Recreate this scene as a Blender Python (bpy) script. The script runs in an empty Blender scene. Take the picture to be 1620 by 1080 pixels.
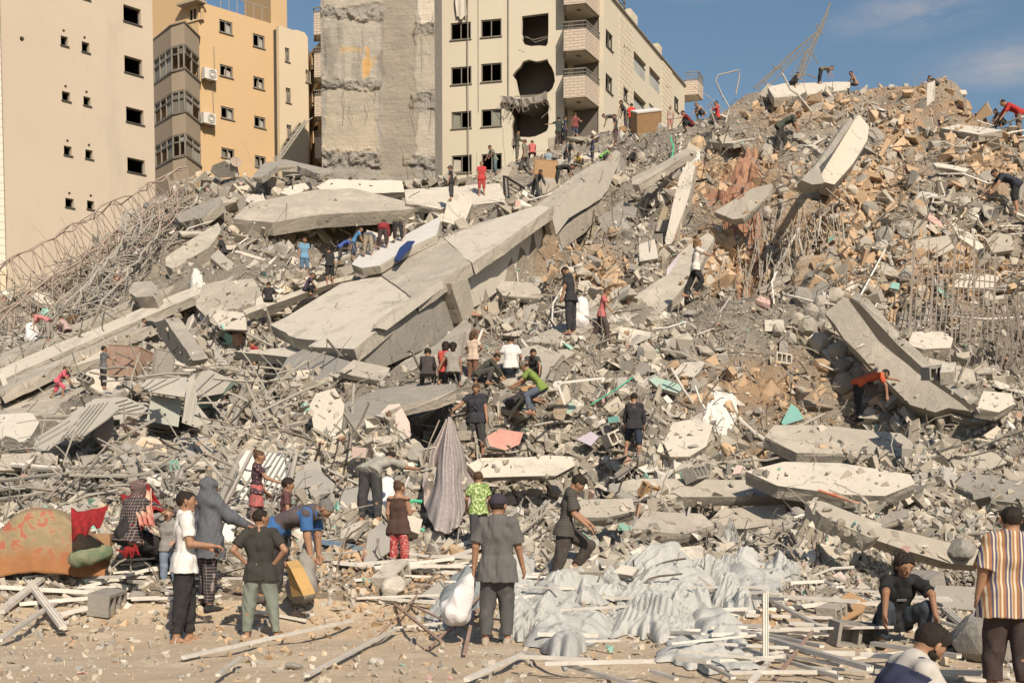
import bpy, bmesh, math, random
import numpy as np
from mathutils import Vector, Matrix, geometry
from mathutils.bvhtree import BVHTree
random.seed(7); np.random.seed(7)
R = math.radians
SC = bpy.context.scene
COL = SC.collection
# ------------------------------------------------------------------ camera
F = 2000.0; CU = 810.0; CV = 902.0; PITCH = math.atan(122/2000.0); CAMZ = 1.7
cam = bpy.data.cameras.new('camera'); camo = bpy.data.objects.new('camera', cam); COL.objects.link(camo)
camo.location = (0, 0, CAMZ); camo.rotation_euler = (math.pi/2-PITCH, 0, 0)
cam.sensor_width = 36; cam.lens = F*36/1620; cam.shift_y = (CV-540)/1620; cam.clip_end = 3000; cam.clip_start = 0.2
SC.camera = camo
# ------------------------------------------------------------------ sky, sun, exposure
SUN_AZ = R(19); SUN_EL = R(38)          # azimuth: to the right of straight behind the camera
w = bpy.data.worlds.new('World'); SC.world = w; w.use_nodes = True
nt = w.node_tree; nt.nodes.clear()
out = nt.nodes.new('ShaderNodeOutputWorld'); bg = nt.nodes.new('ShaderNodeBackground')
sky = nt.nodes.new('ShaderNodeTexSky'); sky.sky_type = 'NISHITA'; sky.sun_disc = False
sky.sun_elevation = SUN_EL; sky.sun_rotation = math.pi-SUN_AZ
sky.air_density = 1.5; sky.dust_density = 1.4; sky.ozone_density = 4.5; sky.altitude = 30
bg.inputs['Strength'].default_value = 0.074
# thin clouds: noise limited to a few soft patches of the sky
tc = nt.nodes.new('ShaderNodeTexCoord')
def WN(t, **k):
    n = nt.nodes.new(t)
    for a, b in k.items(): setattr(n, a, b)
    return n
mp = WN('ShaderNodeMapping'); mp.inputs['Scale'].default_value = (3, 3, 11); nt.links.new(tc.outputs['Generated'], mp.inputs[0])
nz = WN('ShaderNodeTexNoise'); nz.inputs['Scale'].default_value = 3.2; nz.inputs['Detail'].default_value = 9; nz.inputs['Roughness'].default_value = .62
nt.links.new(mp.outputs[0], nz.inputs['Vector'])
def cloud_patch(u, v, ru, rv, amp):
    d = Vector(((u-CU)/F, 1, (780-v)/F)).normalized()
    s = WN('ShaderNodeVectorMath', operation='SUBTRACT'); nt.links.new(tc.outputs['Generated'], s.inputs[0]); s.inputs[1].default_value = d
    m = WN('ShaderNodeVectorMath', operation='MULTIPLY'); nt.links.new(s.outputs[0], m.inputs[0]); m.inputs[1].default_value = (F/ru, F/ru, F/rv)
    l = WN('ShaderNodeVectorMath', operation='LENGTH'); nt.links.new(m.outputs[0], l.inputs[0])
    r = WN('ShaderNodeMapRange', interpolation_type='SMOOTHSTEP'); nt.links.new(l.outputs['Value'], r.inputs[0])
    r.inputs[1].default_value = 0; r.inputs[2].default_value = 1.15; r.inputs[3].default_value = amp; r.inputs[4].default_value = 0
    return r.outputs[0]
ps = [cloud_patch(1440, 38, 110, 36, 1.0), cloud_patch(1590, 112, 150, 40, .85), cloud_patch(1110, 0, 100, 22, .7), cloud_patch(1340, 60, 60, 22, .35), cloud_patch(700, -300, 500, 90, .6), cloud_patch(2300, -100, 400, 60, .6), cloud_patch(-900, 200, 400, 60, .6)]
acc = ps[0]
for p in ps[1:]:
    m = WN('ShaderNodeMath', operation='MAXIMUM'); nt.links.new(acc, m.inputs[0]); nt.links.new(p, m.inputs[1]); acc = m.outputs[0]
rg = WN('ShaderNodeMapRange'); nt.links.new(nz.outputs[0], rg.inputs[0]); rg.inputs[1].default_value = .36; rg.inputs[2].default_value = .68
mu = WN('ShaderNodeMath', operation='MULTIPLY'); nt.links.new(acc, mu.inputs[0]); nt.links.new(rg.outputs[0], mu.inputs[1])
mu2 = WN('ShaderNodeMath', operation='MULTIPLY'); nt.links.new(mu.outputs[0], mu2.inputs[0]); mu2.inputs[1].default_value = .95
mx = WN('ShaderNodeMixRGB'); nt.links.new(mu2.outputs[0], mx.inputs[0]); nt.links.new(sky.outputs[0], mx.inputs[1]); mx.inputs[2].default_value = (6.6, 6.1, 6.0, 1)
nt.links.new(mx.outputs[0], bg.inputs[0]); nt.links.new(bg.outputs[0], out.inputs[0])
sl = bpy.data.lights.new('sun', 'SUN'); sl.energy = 5.0; sl.angle = R(.5); sl.color = (1, .87, .70)
so = bpy.data.objects.new('sun', sl); COL.objects.link(so)
sdir = Vector((math.sin(SUN_AZ)*math.cos(SUN_EL), -math.cos(SUN_AZ)*math.cos(SUN_EL), math.sin(SUN_EL)))
so.rotation_euler = sdir.to_track_quat('Z', 'Y').to_euler(); so.location = (20, -30, 40)
SC.view_settings.view_transform = 'Standard'; SC.view_settings.look = 'None'; SC.view_settings.gamma = 1
SC.view_settings.use_curve_mapping = False; SC.view_settings.exposure = 0.19
# ------------------------------------------------------------------ geometry helpers
CP, SP = math.cos(PITCH), math.sin(PITCH)
def rayd(u, v):
    x = (u-CU)/F; y = -(v-CV)/F
    return Vector((x, CP+y*SP, -SP+y*CP))
def P(u, v, D):
    d = rayd(u, v); return Vector((0, 0, CAMZ))+d*(D/d.y)
def rays_np(u, v):
    x = (u-CU)/F; y = -(v-CV)/F
    dy = CP+y*SP; dz = -SP+y*CP
    return x/dy, dz/dy           # x and z slope per metre of y
def pix(p):
    d = Vector(p)-Vector((0, 0, CAMZ)); f = d.y*CP-d.z*SP; up = d.y*SP+d.z*CP
    return (CU+F*d.x/f, CV-F*up/f)
def tag(o, label=None, cat=None, group=None, kind=None):
    if label: o['label'] = label
    if cat: o['category'] = cat
    if group: o['group'] = group
    if kind: o['kind'] = kind
    return o
def root(name, loc, label, cat, group=None, rz=0):
    o = bpy.data.objects.new(name, None); COL.objects.link(o); o.location = loc; o.rotation_euler.z = rz
    return tag(o, label, cat, group)
def link_mesh(name, me, parent=None, loc=None):
    o = bpy.data.objects.new(name, me); COL.objects.link(o)
    if loc is not None: o.location = loc
    if parent: o.parent = parent
    return o
def wloc(o):
    v = Vector((0, 0, 0))
    while o is not None: v += o.location; o = o.parent
    return v
def obj(name, verts, faces, mat, parent=None, smooth=False, mats=None, mi=None):
    """mesh from world-space vertices; origin at its foot; parents are never rotated here"""
    vs = [Vector(v) for v in verts]
    n = max(1, len(vs))
    c = Vector((sum(v.x for v in vs)/n, sum(v.y for v in vs)/n, min(v.z for v in vs)))
    me = bpy.data.meshes.new(name); me.from_pydata([tuple(v-c) for v in vs], [], faces)
    for m in (mats or [mat]): me.materials.append(m)
    if mi: me.polygons.foreach_set('material_index', mi)
    if smooth: me.polygons.foreach_set('use_smooth', [True]*len(me.polygons))
    me.update()
    return link_mesh(name, me, parent, c-(wloc(parent) if parent else Vector((0, 0, 0))))
class MB:
    def __init__(s): s.v = []; s.f = []
    def add(s, vs, fs):
        b = len(s.v); s.v += [Vector(v) for v in vs]; s.f += [tuple(i+b for i in f) for f in fs]
    def box(s, c, sx, sy, sz, X=Vector((1, 0, 0)), Y=Vector((0, 1, 0)), Z=Vector((0, 0, 1))):
        c = Vector(c)
        vs = [c+X*(a*sx/2)+Y*(b*sy/2)+Z*(d*sz/2) for d in (-1, 1) for b in (-1, 1) for a in (-1, 1)]
        s.add(vs, [(0, 2, 3, 1), (4, 5, 7, 6), (0, 1, 5, 4), (2, 6, 7, 3), (0, 4, 6, 2), (1, 3, 7, 5)])
    def bar(s, a, b, w, h=None, up=Vector((0, 0, 1)), roll=0):
        a = Vector(a); b = Vector(b); h = h or w; d = b-a; L = d.length
        if L < 1e-6: return
        d.normalize(); x = d.cross(up)
        if x.length < .05: x = d.cross(Vector((1, 0, 0)))
        x.normalize(); y = x.cross(d)
        if roll: x, y = x*math.cos(roll)+y*math.sin(roll), y*math.cos(roll)-x*math.sin(roll)
        s.box((a+b)/2, L, w, h, d, x, y)
    def tube(s, pts, r, n=5, cap=True):
        pts = [Vector(p) for p in pts]; m = len(pts); b = len(s.v)
        rr = r if isinstance(r, (list, tuple)) else [r]*m
        ref = None
        for i, p in enumerate(pts):
            t = (pts[min(i+1, m-1)]-pts[max(i-1, 0)])
            if t.length < 1e-9: t = Vector((0, 0, 1))
            t.normalize()
            if ref is None: ref = t.cross(Vector((.3, .1, 1))) if abs(t.z) < .95 else t.cross(Vector((1, 0, .2)))
            x = ref-t*ref.dot(t)
            if x.length < 1e-6: x = t.orthogonal()
            x.normalize(); ref = x; y = t.cross(x)
            for k in range(n):
                a = 2*math.pi*k/n; s.v.append(p+(x*math.cos(a)+y*math.sin(a))*rr[i])
        for i in range(m-1):
            for k in range(n):
                k2 = (k+1) % n
                s.f.append((b+i*n+k, b+i*n+k2, b+(i+1)*n+k2, b+(i+1)*n+k))
        if cap:
            s.f.append(tuple(b+k for k in range(n))[::-1]); s.f.append(tuple(b+(m-1)*n+k for k in range(n)))
    def build(s, name, mat, parent=None, smooth=False):
        return obj(name, s.v, s.f, mat, parent, smooth)
# ------------------------------------------------------------------ value noise
_lat = np.random.RandomState(3).rand(256, 256).astype(np.float32)
def vnoise(x, y, seed=0):
    x = np.asarray(x, dtype=np.float64)+seed*17.31; y = np.asarray(y, dtype=np.float64)+seed*9.73
    xi = np.floor(x).astype(int); yi = np.floor(y).astype(int); fx = x-xi; fy = y-yi
    fx = fx*fx*(3-2*fx); fy = fy*fy*(3-2*fy)
    a = _lat[xi & 255, yi & 255]; b = _lat[(xi+1) & 255, yi & 255]; c = _lat[xi & 255, (yi+1) & 255]; d = _lat[(xi+1) & 255, (yi+1) & 255]
    return (a*(1-fx)+b*fx)*(1-fy)+(c*(1-fx)+d*fx)*fy-.5
def fbm(x, y, sc, oct=4, seed=0, gain=.5):
    r = 0; a = 1
    for i in range(oct):
        r = r+a*vnoise(x*sc, y*sc, seed+i*3); a *= gain; sc *= 2.03
    return r
# ------------------------------------------------------------------ materials
def mk(name, base, c2=None, var=.5, scale=1.5, rough=.92, bump=.25, bscale=14, metal=0, attr=None, stain=None, spec=.25, detail=6, bdist=.05, coords='Object', streak=None, alpha_noise=None, sss=0, crack=0):
    m = bpy.data.materials.new(name); m.use_nodes = True; t = m.node_tree; t.nodes.clear()
    N = t.nodes.new; L = t.links.new
    o = N('ShaderNodeOutputMaterial'); b = N('ShaderNodeBsdfPrincipled'); L(b.outputs[0], o.inputs[0])
    b.inputs['Roughness'].default_value = rough; b.inputs['Metallic'].default_value = metal
    b.inputs['Specular IOR Level'].default_value = spec
    if sss: b.inputs['Subsurface Weight'].default_value = sss; b.inputs['Subsurface Radius'].default_value = (.02, .008, .004); b.inputs['Subsurface Scale'].default_value = .5
    tc = N('ShaderNodeTexCoord'); co = tc.outputs[coords]
    n1 = N('ShaderNodeTexNoise'); n1.inputs['Scale'].default_value = scale; n1.inputs['Detail'].default_value = detail; n1.inputs['Roughness'].default_value = .65; L(co, n1.inputs['Vector'])
    mr = N('ShaderNodeMapRange'); L(n1.outputs[0], mr.inputs[0]); mr.inputs[1].default_value = .3; mr.inputs[2].default_value = .7
    mx = N('ShaderNodeMixRGB'); L(mr.outputs[0], mx.inputs[0])
    c2 = c2 or tuple(x*(1-var*.5) for x in base)
    if attr:
        at = N('ShaderNodeAttribute'); at.attribute_name = attr
        dk = N('ShaderNodeMixRGB'); dk.blend_type = 'MULTIPLY'; dk.inputs[0].default_value = 1; L(at.outputs['Color'], dk.inputs[1]); dk.inputs[2].default_value = (*[1-var*.45]*3, 1)
        L(at.outputs['Color'], mx.inputs[1]); L(dk.outputs[0], mx.inputs[2])
    else:
        mx.inputs[1].default_value = (*base, 1); mx.inputs[2].default_value = (*c2, 1)
    col = mx.outputs[0]
    if stain:   # (colour, scale, threshold, strength)
        n2 = N('ShaderNodeTexNoise'); n2.inputs['Scale'].default_value = stain[1]; n2.inputs['Detail'].default_value = 8; n2.inputs['Roughness'].default_value = .7
        mp = N('ShaderNodeMapping'); mp.inputs['Location'].default_value = (7.1, 3.3, 1.7); L(co, mp.inputs[0])
        if streak: mp.inputs['Scale'].default_value = streak
        L(mp.outputs[0], n2.inputs['Vector'])
        r2 = N('ShaderNodeMapRange'); L(n2.outputs[0], r2.inputs[0]); r2.inputs[1].default_value = stain[2]; r2.inputs[2].default_value = stain[2]+.12; r2.inputs[4].default_value = stain[3]
        m2 = N('ShaderNodeMixRGB'); L(r2.outputs[0], m2.inputs[0]); L(col, m2.inputs[1]); m2.inputs[2].default_value = (*stain[0], 1); col = m2.outputs[0]
    L(col, b.inputs['Base Color'])
    if bump:
        n3 = N('ShaderNodeTexNoise'); n3.inputs['Scale'].default_value = bscale; n3.inputs['Detail'].default_value = 8; n3.inputs['Roughness'].default_value = .7; L(co, n3.inputs['Vector'])
        bp = N('ShaderNodeBump'); bp.inputs['Strength'].default_value = bump; bp.inputs['Distance'].default_value = bdist; L(n3.outputs[0], bp.inputs['Height']); L(bp.outputs[0], b.inputs['Normal'])
    m['col_node'] = mx.name
    if crack:
        vo = N('ShaderNodeTexVoronoi'); vo.feature = 'DISTANCE_TO_EDGE'; vo.inputs['Scale'].default_value = crack
        wv = N('ShaderNodeMixRGB'); wv.inputs[0].default_value = .25; nw = N('ShaderNodeTexNoise'); nw.inputs['Scale'].default_value = 3; nw.inputs['Detail'].default_value = 5; L(co, nw.inputs['Vector']); L(co, wv.inputs[1]); L(nw.outputs['Color'], wv.inputs[2]); L(wv.outputs[0], vo.inputs['Vector'])
        cr = N('ShaderNodeMapRange'); L(vo.outputs[0], cr.inputs[0]); cr.inputs[1].default_value = 0; cr.inputs[2].default_value = .012; cr.inputs[3].default_value = .55; cr.inputs[4].default_value = 1
        gate = N('ShaderNodeMapRange'); L(n1.outputs[0], gate.inputs[0]); gate.inputs[1].default_value = .40; gate.inputs[2].default_value = .48
        mg = N('ShaderNodeMath'); mg.operation = 'MAXIMUM'; L(cr.outputs[0], mg.inputs[0]); L(gate.outputs[0], mg.inputs[1])
        mc = N('ShaderNodeMixRGB'); mc.blend_type = 'MULTIPLY'; mc.inputs[0].default_value = 1; L(col, mc.inputs[1]); L(mg.outputs[0], mc.inputs[2]); L(mc.outputs[0], b.inputs['Base Color'])
        for nd in t.nodes:
            if nd.type == 'BUMP':
                ad = N('ShaderNodeMath'); ad.operation = 'MULTIPLY_ADD'; L(mg.outputs[0], ad.inputs[0]); ad.inputs[1].default_value = .5; L(n3.outputs[0], ad.inputs[2]); L(ad.outputs[0], nd.inputs['Height'])
    return m
M = {}
M['ground'] = mk('ground_dirt', (.47, .365, .255), (.42, .335, .24), scale=.7, bump=.7, bscale=9, stain=((.54, .46, .35), 1.1, .5, .7), bdist=.05)
M['mound'] = mk('rubble_dust', (.42, .36, .28), attr='tint', var=.5, scale=1.2, bump=1, bscale=5, bdist=.25)
M['chunk'] = mk('broken_masonry', (.4, .36, .3), attr='tint', var=.35, scale=3.0, bump=.5, bscale=16, bdist=.03)
M['concrete'] = mk('concrete', (.44, .395, .33), (.30, .275, .235), scale=.8, bump=.9, bscale=7, stain=((.52, .47, .39), .9, .52, .6), bdist=.05, crack=.9)
M['concrete_grey'] = mk('grey_concrete', (.31, .285, .25), (.24, .225, .2), scale=1.4, bump=.6, bscale=11, stain=((.4, .36, .31), 1.2, .55, .6), bdist=.05, crack=.9)
M['plaster_cream'] = mk('cream_plaster', (.55, .50, .425), (.48, .44, .375), scale=.8, bump=.8, bscale=6, stain=((.33, .3, .26), 1.0, .54, .75), bdist=.05, crack=.9)
M['plaster_white'] = mk('white_plaster', (.56, .52, .45), (.48, .445, .385), scale=1.2, bump=.25, bscale=10, stain=((.42, .38, .32), 1.4, .6, .6), bdist=.03, crack=.9)
M['sand'] = mk('sandy_earth', (.47, .33, .21), (.42, .34, .26), scale=1.5, bump=1, bscale=5, bdist=.2, stain=((.44, .40, .34), 2, .5, .8))
M['wall_left'] = mk('beige_render', (.50, .425, .335), (.46, .39, .31), scale=.22, bump=.12, bscale=6, stain=((.40, .345, .28), .4, .55, .6), streak=(1, 1, .3), bdist=.02)
M['wall_yellow'] = mk('ochre_render', (.56, .395, .225), (.53, .375, .215), scale=.3, bump=.1, bscale=6, stain=((.50, .36, .21), .5, .6, .4), streak=(1, 1, .35), bdist=.02)
M['wall_bay'] = mk('taupe_render', (.40, .33, .25), (.36, .30, .23), scale=.5, bump=.1, bscale=6, bdist=.02)
M['wall_pale'] = mk('pale_render', (.60, .50, .36), (.56, .47, .34), scale=.5, bump=.1, bscale=6, bdist=.02)
M['wall_white'] = mk('cream_render', (.55, .50, .40), (.51, .465, .375), scale=.3, bump=.1, bscale=6, stain=((.42, .38, .31), .45, .60, .5), streak=(1, 1, .3), bdist=.02)
M['soot'] = mk('sooty_interior', (.10, .09, .08), scale=.6, bump=.2)  # low albedo puts the rooms' darkness into the colour behind the openings
M['interior'] = mk('dim_interior_plaster', (.17, .15, .13), scale=.6, bump=.1)  # plaster albedo kept low, so room shade is partly in the colour
M['dark_frame'] = mk('dark_window_frame', (.10, .095, .085), rough=.6, bump=0)
M['grey_frame'] = mk('grey_window_frame', (.23, .21, .18), rough=.6, bump=0)
M['rust'] = mk('rusty_steel', (.27, .17, .12), (.34, .25, .2), scale=6, rough=.8, bump=.3, bscale=40, bdist=.01)
M['rebar'] = mk('rebar_steel', (.20, .165, .135), (.30, .26, .22), scale=4, rough=.8, bump=0)
M['wire'] = mk('dusty_wire', (.33, .30, .26), (.24, .22, .19), scale=2, rough=.8, bump=0)
M['alu'] = mk('dusty_white_profile', (.68, .65, .60), (.55, .51, .45), scale=5, rough=.55, bump=.15, bscale=30, bdist=.01, stain=((.42, .37, .30), 5, .55, .6))
M['sheet'] = mk('dusty_sheet_metal', (.33, .32, .29), (.40, .37, .32), scale=2.5, rough=.6, bump=.3, bscale=12, bdist=.02, stain=((.33, .22, .14), 3, .6, .7))
M['sheet_dark'] = mk('grey_sheet_metal', (.25, .24, .225), (.31, .29, .26), scale=2.5, rough=.6, bump=.35, bscale=14, bdist=.02)
M['rail'] = mk('black_painted_iron', (.045, .04, .04), rough=.6, bump=0)
M['wood'] = mk('brown_board', (.35, .22, .12), (.28, .17, .09), scale=4, rough=.8, bump=.2)
M['white'] = mk('white_enamel', (.64, .625, .59), (.55, .53, .49), scale=2, rough=.5, bump=.1)
M['teal'] = mk('teal_paint', (.24, .40, .34), (.38, .42, .36), scale=5, rough=.85, bump=.2)
M['pink'] = mk('pink_paint', (.52, .38, .34), (.5, .41, .36), scale=3, rough=.9, bump=.2)
M['red_tile'] = mk('dull_red_floor', (.45, .22, .18), (.50, .3, .24), scale=3, rough=.9, bump=.2)
M['lilac'] = mk('lilac_paint', (.42, .38, .47), (.5, .46, .5), scale=3, rough=.9, bump=.2)
M['green_pipe'] = mk('green_plastic', (.07, .50, .28), rough=.5, bump=0, spec=.5)
M['blue'] = mk('blue_cloth', (.025, .05, .16), rough=.9, bump=.2)
def brick_mat(name, c1, c2, mortar, sw, sh, coords='Object', rot=(R(90), 0, 0), bump=.6, sq=1, scale=1):
    m = mk(name, c1, scale=.8, bump=0); t = m.node_tree; N = t.nodes.new; L = t.links.new
    b = [n for n in t.nodes if n.type == 'BSDF_PRINCIPLED'][0]
    tc = N('ShaderNodeUVMap'); 
    br = N('ShaderNodeTexBrick'); L(tc.outputs[0], br.inputs['Vector'])
    br.inputs['Color1'].default_value = (*c1, 1); br.inputs['Color2'].default_value = (*c2, 1); br.inputs['Mortar'].default_value = (*mortar, 1)
    br.inputs['Scale'].default_value = 1; br.inputs['Brick Width'].default_value = sw; br.inputs['Row Height'].default_value = sh; br.inputs['Mortar Size'].default_value = .025
    L(br.outputs[0], b.inputs['Base Color'])
    bp = N('ShaderNodeBump'); bp.inputs['Strength'].default_value = bump; bp.inputs['Distance'].default_value = .04; bp.invert = True; L(br.outputs['Fac'], bp.inputs['Height']); L(bp.outputs[0], b.inputs['Normal'])
    return m
M['brick_pink'] = brick_mat('pink_split_stone', (.53, .44, .355), (.48, .40, .325), (.33, .28, .23), .55, .19)
M['brick_cream'] = brick_mat('cream_stone_cladding', (.58, .51, .40), (.54, .48, .375), (.36, .32, .26), .8, .36)
M['brick_white'] = brick_mat('pale_stone_cladding', (.62, .57, .48), (.58, .53, .45), (.45, .41, .35), 1.0, .42)
# ------------------------------------------------------------------ the rubble mound: a height field fitted through measured points
CTRL = {
 -250:[(900,17),(800,24),(700,33),(620,41),(540,50),(490,60),(470,68)],
 0:[(900,18),(800,24),(700,32),(628,39),(540,47),(485,56),(462,67)],
 100:[(900,18),(800,24),(700,31),(628,40),(520,49),(450,56),(410,66)],
 200:[(880,18.5),(800,23),(700,29),(600,37),(500,46),(400,54),(340,60),(320,66)],
 300:[(880,18.5),(780,23),(680,28),(600,34),(500,42),(400,50),(320,55),(278,61)],
 400:[(880,18.5),(780,23),(700,26),(600,32),(500,39),(400,46),(330,52),(276,60)],
 500:[(890,18),(780,22),(700,26),(600,31),(540,34),(430,46),(350,51),(300,56),(278,61)],
 600:[(890,18),(800,21.5),(720,24.5),(640,27.5),(560,31.5),(480,37.5),(400,45),(340,50),(300,55),(284,60)],
 700:[(960,16.8),(880,18.8),(800,22),(720,26),(640,28),(560,31.5),(480,36.5),(400,42),(340,48),(300,54),(284,60)],
 800:[(980,16),(900,18.5),(800,23),(730,26.3),(640,28.3),(560,31.5),(480,35.5),(400,40),(340,46),(300,52),(262,60)],
 900:[(1000,15.5),(900,18.8),(800,23.3),(720,26.5),(640,28.8),(560,31),(500,33),(420,37),(340,43),(280,52),(235,60),(214,64)],
 1000:[(1000,15.2),(900,18.3),(800,23),(720,26.5),(640,28.8),(540,32.5),(460,34.8),(380,39),(300,46),(230,58),(200,64)],
 1100:[(1000,15),(900,18),(800,22.5),(720,26),(640,29),(540,32),(465,34.5),(400,37),(300,43),(220,50),(185,57)],
 1200:[(1000,14.8),(900,18),(800,22.5),(720,26),(640,29),(560,31.5),(470,34.5),(400,36.5),(320,40),(235,44),(180,49),(140,56)],
 1300:[(1000,14.6),(930,16.8),(860,19.7),(760,24),(700,27),(650,29.3),(560,31.8),(470,34.5),(400,36.3),(300,40),(220,44),(160,50),(134,57)],
 1400:[(1000,14.6),(930,16.8),(860,19.7),(760,24),(700,27),(650,29.3),(560,31.8),(470,34.2),(400,36),(300,40),(220,44),(155,51),(122,57)],
 1500:[(1000,14.6),(930,16.8),(860,19.7),(760,24),(700,27),(620,30.5),(540,33),(470,34.3),(400,36),(300,40),(220,44),(150,51),(110,56)],
 1600:[(1000,14.6),(930,16.8),(860,19.7),(760,24),(700,27),(620,30.5),(540,33),(470,34.3),(400,36),(320,40),(240,43),(188,47)],
 1850:[(1000,14.6),(930,16.8),(860,19.7),(760,24),(700,27),(620,30.5),(540,33),(470,34.3),(400,37),(330,41)],
}
pts = []
for u, L_ in CTRL.items():
    for v, D in L_:
        if u == -250: D = min(D, 60)
        pts.append(P(u, v, D))
    p = P(u, *L_[-1]); 
    if u >= 300: 
        pts.append(Vector((p.x*1.06, p.y+4, p.z-1.0)))
        pts.append(Vector((p.x*1.15, p.y+12, p.z-7))); pts.append(Vector((p.x*1.2, p.y+22, 2)))
    else:
        pts.append(Vector((p.x*1.1, p.y+8, p.z+.5)))
for x in np.linspace(-14, 14, 9):
    for y in (5, 9, 12.5, 14.5): pts.append(Vector((x, y, 0)))
for x in (-14, 14): pts.append(Vector((x*1.3, 17, .4)))
for u, v, D in [(100,960,16.4),(250,950,16.6),(400,950,16.6),(550,950,16.6)]: pts.append(Vector((*P(u, v, D).xy, .05)))
A = np.array([(p.x, p.y) for p in pts]); Z = np.array([max(p.z, 0) for p in pts])
def tps(r2): return r2*np.log(r2+1e-9)*.5
def sqd(a, b): return (a[:, None, 0]-b[None, :, 0])**2+(a[:, None, 1]-b[None, :, 1])**2
n = len(A); K = tps(sqd(A, A))+np.eye(n)*.6
Pm = np.c_[np.ones(n), A]
S = np.block([[K, Pm], [Pm.T, np.zeros((3, 3))]]); W = np.linalg.solve(S, np.r_[Z, 0, 0, 0])
GX0, GY0, GS = -75.0, 2.0, .4
gx = np.arange(GX0, 75, GS); gy = np.arange(GY0, 112, GS)
Q = np.stack(np.meshgrid(gx, gy, indexing='ij'), -1).reshape(-1, 2)
H = np.concatenate([tps(sqd(q, A))@W[:n]+W[n]+q@W[n+1:] for q in np.array_split(Q, 20)]).reshape(len(gx), len(gy))
H = np.maximum(H, -.3)
H[:, :] = np.where(gy[None, :] < 12, np.minimum(H, .02), H)
# the mound is dug away where the big roof plate and its edge beam stand clear of it
def pdepth(p1, n1, u, v):
    sx, sz = rays_np(u, v); return (p1.dot(n1)-CAMZ*n1.z)/(sx*n1.x+n1.y+sz*n1.z)
def carve(poly_, a, b, c, marg=.35):
    A1 = P(*a); n1 = (P(*b)-A1).cross((P(*c)-A1) if c else Vector((0, 0, 1)))
    gxx, gyy = np.meshgrid(gx, gy, indexing='ij')
    from_ = np.array(poly_, float); lo = from_.min(0)-12; hi = from_.max(0)+12
    for it in range(40):
        u, v = pix_np(gxx, gyy, H+.45)
        m = (u > lo[0]) & (u < hi[0]) & (v > lo[1]) & (v < hi[1]) & (gyy < 62)
        if not m.any(): return
        ins = np.zeros(m.shape, bool); ins[m] = inpoly(u[m], v[m], poly_)
        pd = pdepth(A1, n1, u, v); m = ins & (gyy < pd+marg)
        if not m.any(): return
        H[m] -= .15
def inpoly(u, v, pl):
    c = np.zeros(u.shape, bool); j = len(pl)-1
    for i in range(len(pl)):
        (xi, yi), (xj, yj) = pl[i], pl[j]
        m = ((yi > v) != (yj > v)) & (u < (xj-xi)*(v-yi)/((yj-yi) or 1e-9)+xi); c ^= m; j = i
    return c
def pix_np(x, y, z):
    f = y*CP-(z-CAMZ)*SP; up = y*SP+(z-CAMZ)*CP
    return CU+F*x/f, CV-F*up/f
BA, BB, BC = (560, 551, 32.0), (853, 327, 42.5), (600, 425, 40.2)
carve([(425,520),(540,445),(600,420),(760,350),(853,322),(875,330),(743,425),(600,525),(560,555),(487,550)], BA, BB, BC)
carve([(562,555),(600,515),(700,440),(868,326),(884,335),(884,402),(800,458),(745,515),(690,548),(600,590)], BA, BB, None)
BD, BE = (870, 330, 42.0), (980, 250, 49.0)
carve([(870,330),(905,296),(975,238),(988,246),(965,300),(955,335),(920,374),(880,400)], BD, BE, None)
def hbase(x, y):
    fx = np.clip((x-GX0)/GS, 0, len(gx)-1.001); fy = np.clip((y-GY0)/GS, 0, len(gy)-1.001)
    i = fx.astype(int); j = fy.astype(int); a = fx-i; b = fy-j
    return (H[i, j]*(1-a)+H[i+1, j]*a)*(1-b)+(H[i, j+1]*(1-a)+H[i+1, j+1]*a)*b
def height0(x, y):
    h = hbase(x, y); k = np.clip(h/1.2, 0, 1)
    rough = fbm(x, y, .45, 5, 1, .55)*1.25+np.abs(fbm(x, y, 1.3, 4, 5, .6))*.75-.28
    pit = np.clip((fbm(x, y, .33, 3, 60)-.17)*5, 0, 1)*.9*np.clip((y-19)/6, 0, 1)
    # tilted strata: terraces of broken floors with overhanging steps
    st = fbm(x+y*.15, y*2.2, .22, 3, 44)*6; step = (np.abs(st-np.floor(st)-.5)-.25)*.7*np.clip((y-20)/8, 0, 1)
    return h+k*(rough*.62-pit+step*.6)+(1-k)*fbm(x, y, 1.1, 4, 8)*.07
FX0, FY0, FS = -46.0, 6.5, .1
_fx = np.arange(FX0, 46, FS); _fy = np.arange(FY0, 79, FS)
HF = np.concatenate([height0(a[:, None]+0*_fy[None], _fy[None]+0*a[:, None]) for a in np.array_split(_fx, 8)])
HOLLOW = [(1150,405,2.2,1.6),(1215,440,2.0,1.5),(1265,395,1.6,1.5),(1045,345,1.8,1.3),(985,330,1.5,1.2),(540,385,2.2,1.3),(245,530,1.4,1.3),(440,560,2.0,1.8),(830,772,1.3,1.6),(905,768,1.0,1.3),(950,395,1.2,1.2),(1560,560,1.8,1.5),(1300,800,1.3,1.1),(1180,850,1.2,1.0),(1500,900,1.0,.8),(590,770,1.2,1.4),(690,500,1.5,.6),(800,505,1.6,1.0),(320,640,1.6,1.2),(230,690,1.6,1.0),(430,640,1.5,1.2),(380,620,1.3,1.2),(1380,640,1.2,.9),(1450,700,1.4,1.0),(1300,730,1.3,.9),(300,300,1.4,1.2),(345,395,1.3,1.0),(180,430,2.2,1.6),(80,470,2,1.4),(1600,420,1.5,1.2),(1180,285,1.2,1.0)]
_fxx, _fyy = np.meshgrid(_fx, _fy, indexing='ij')
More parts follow.
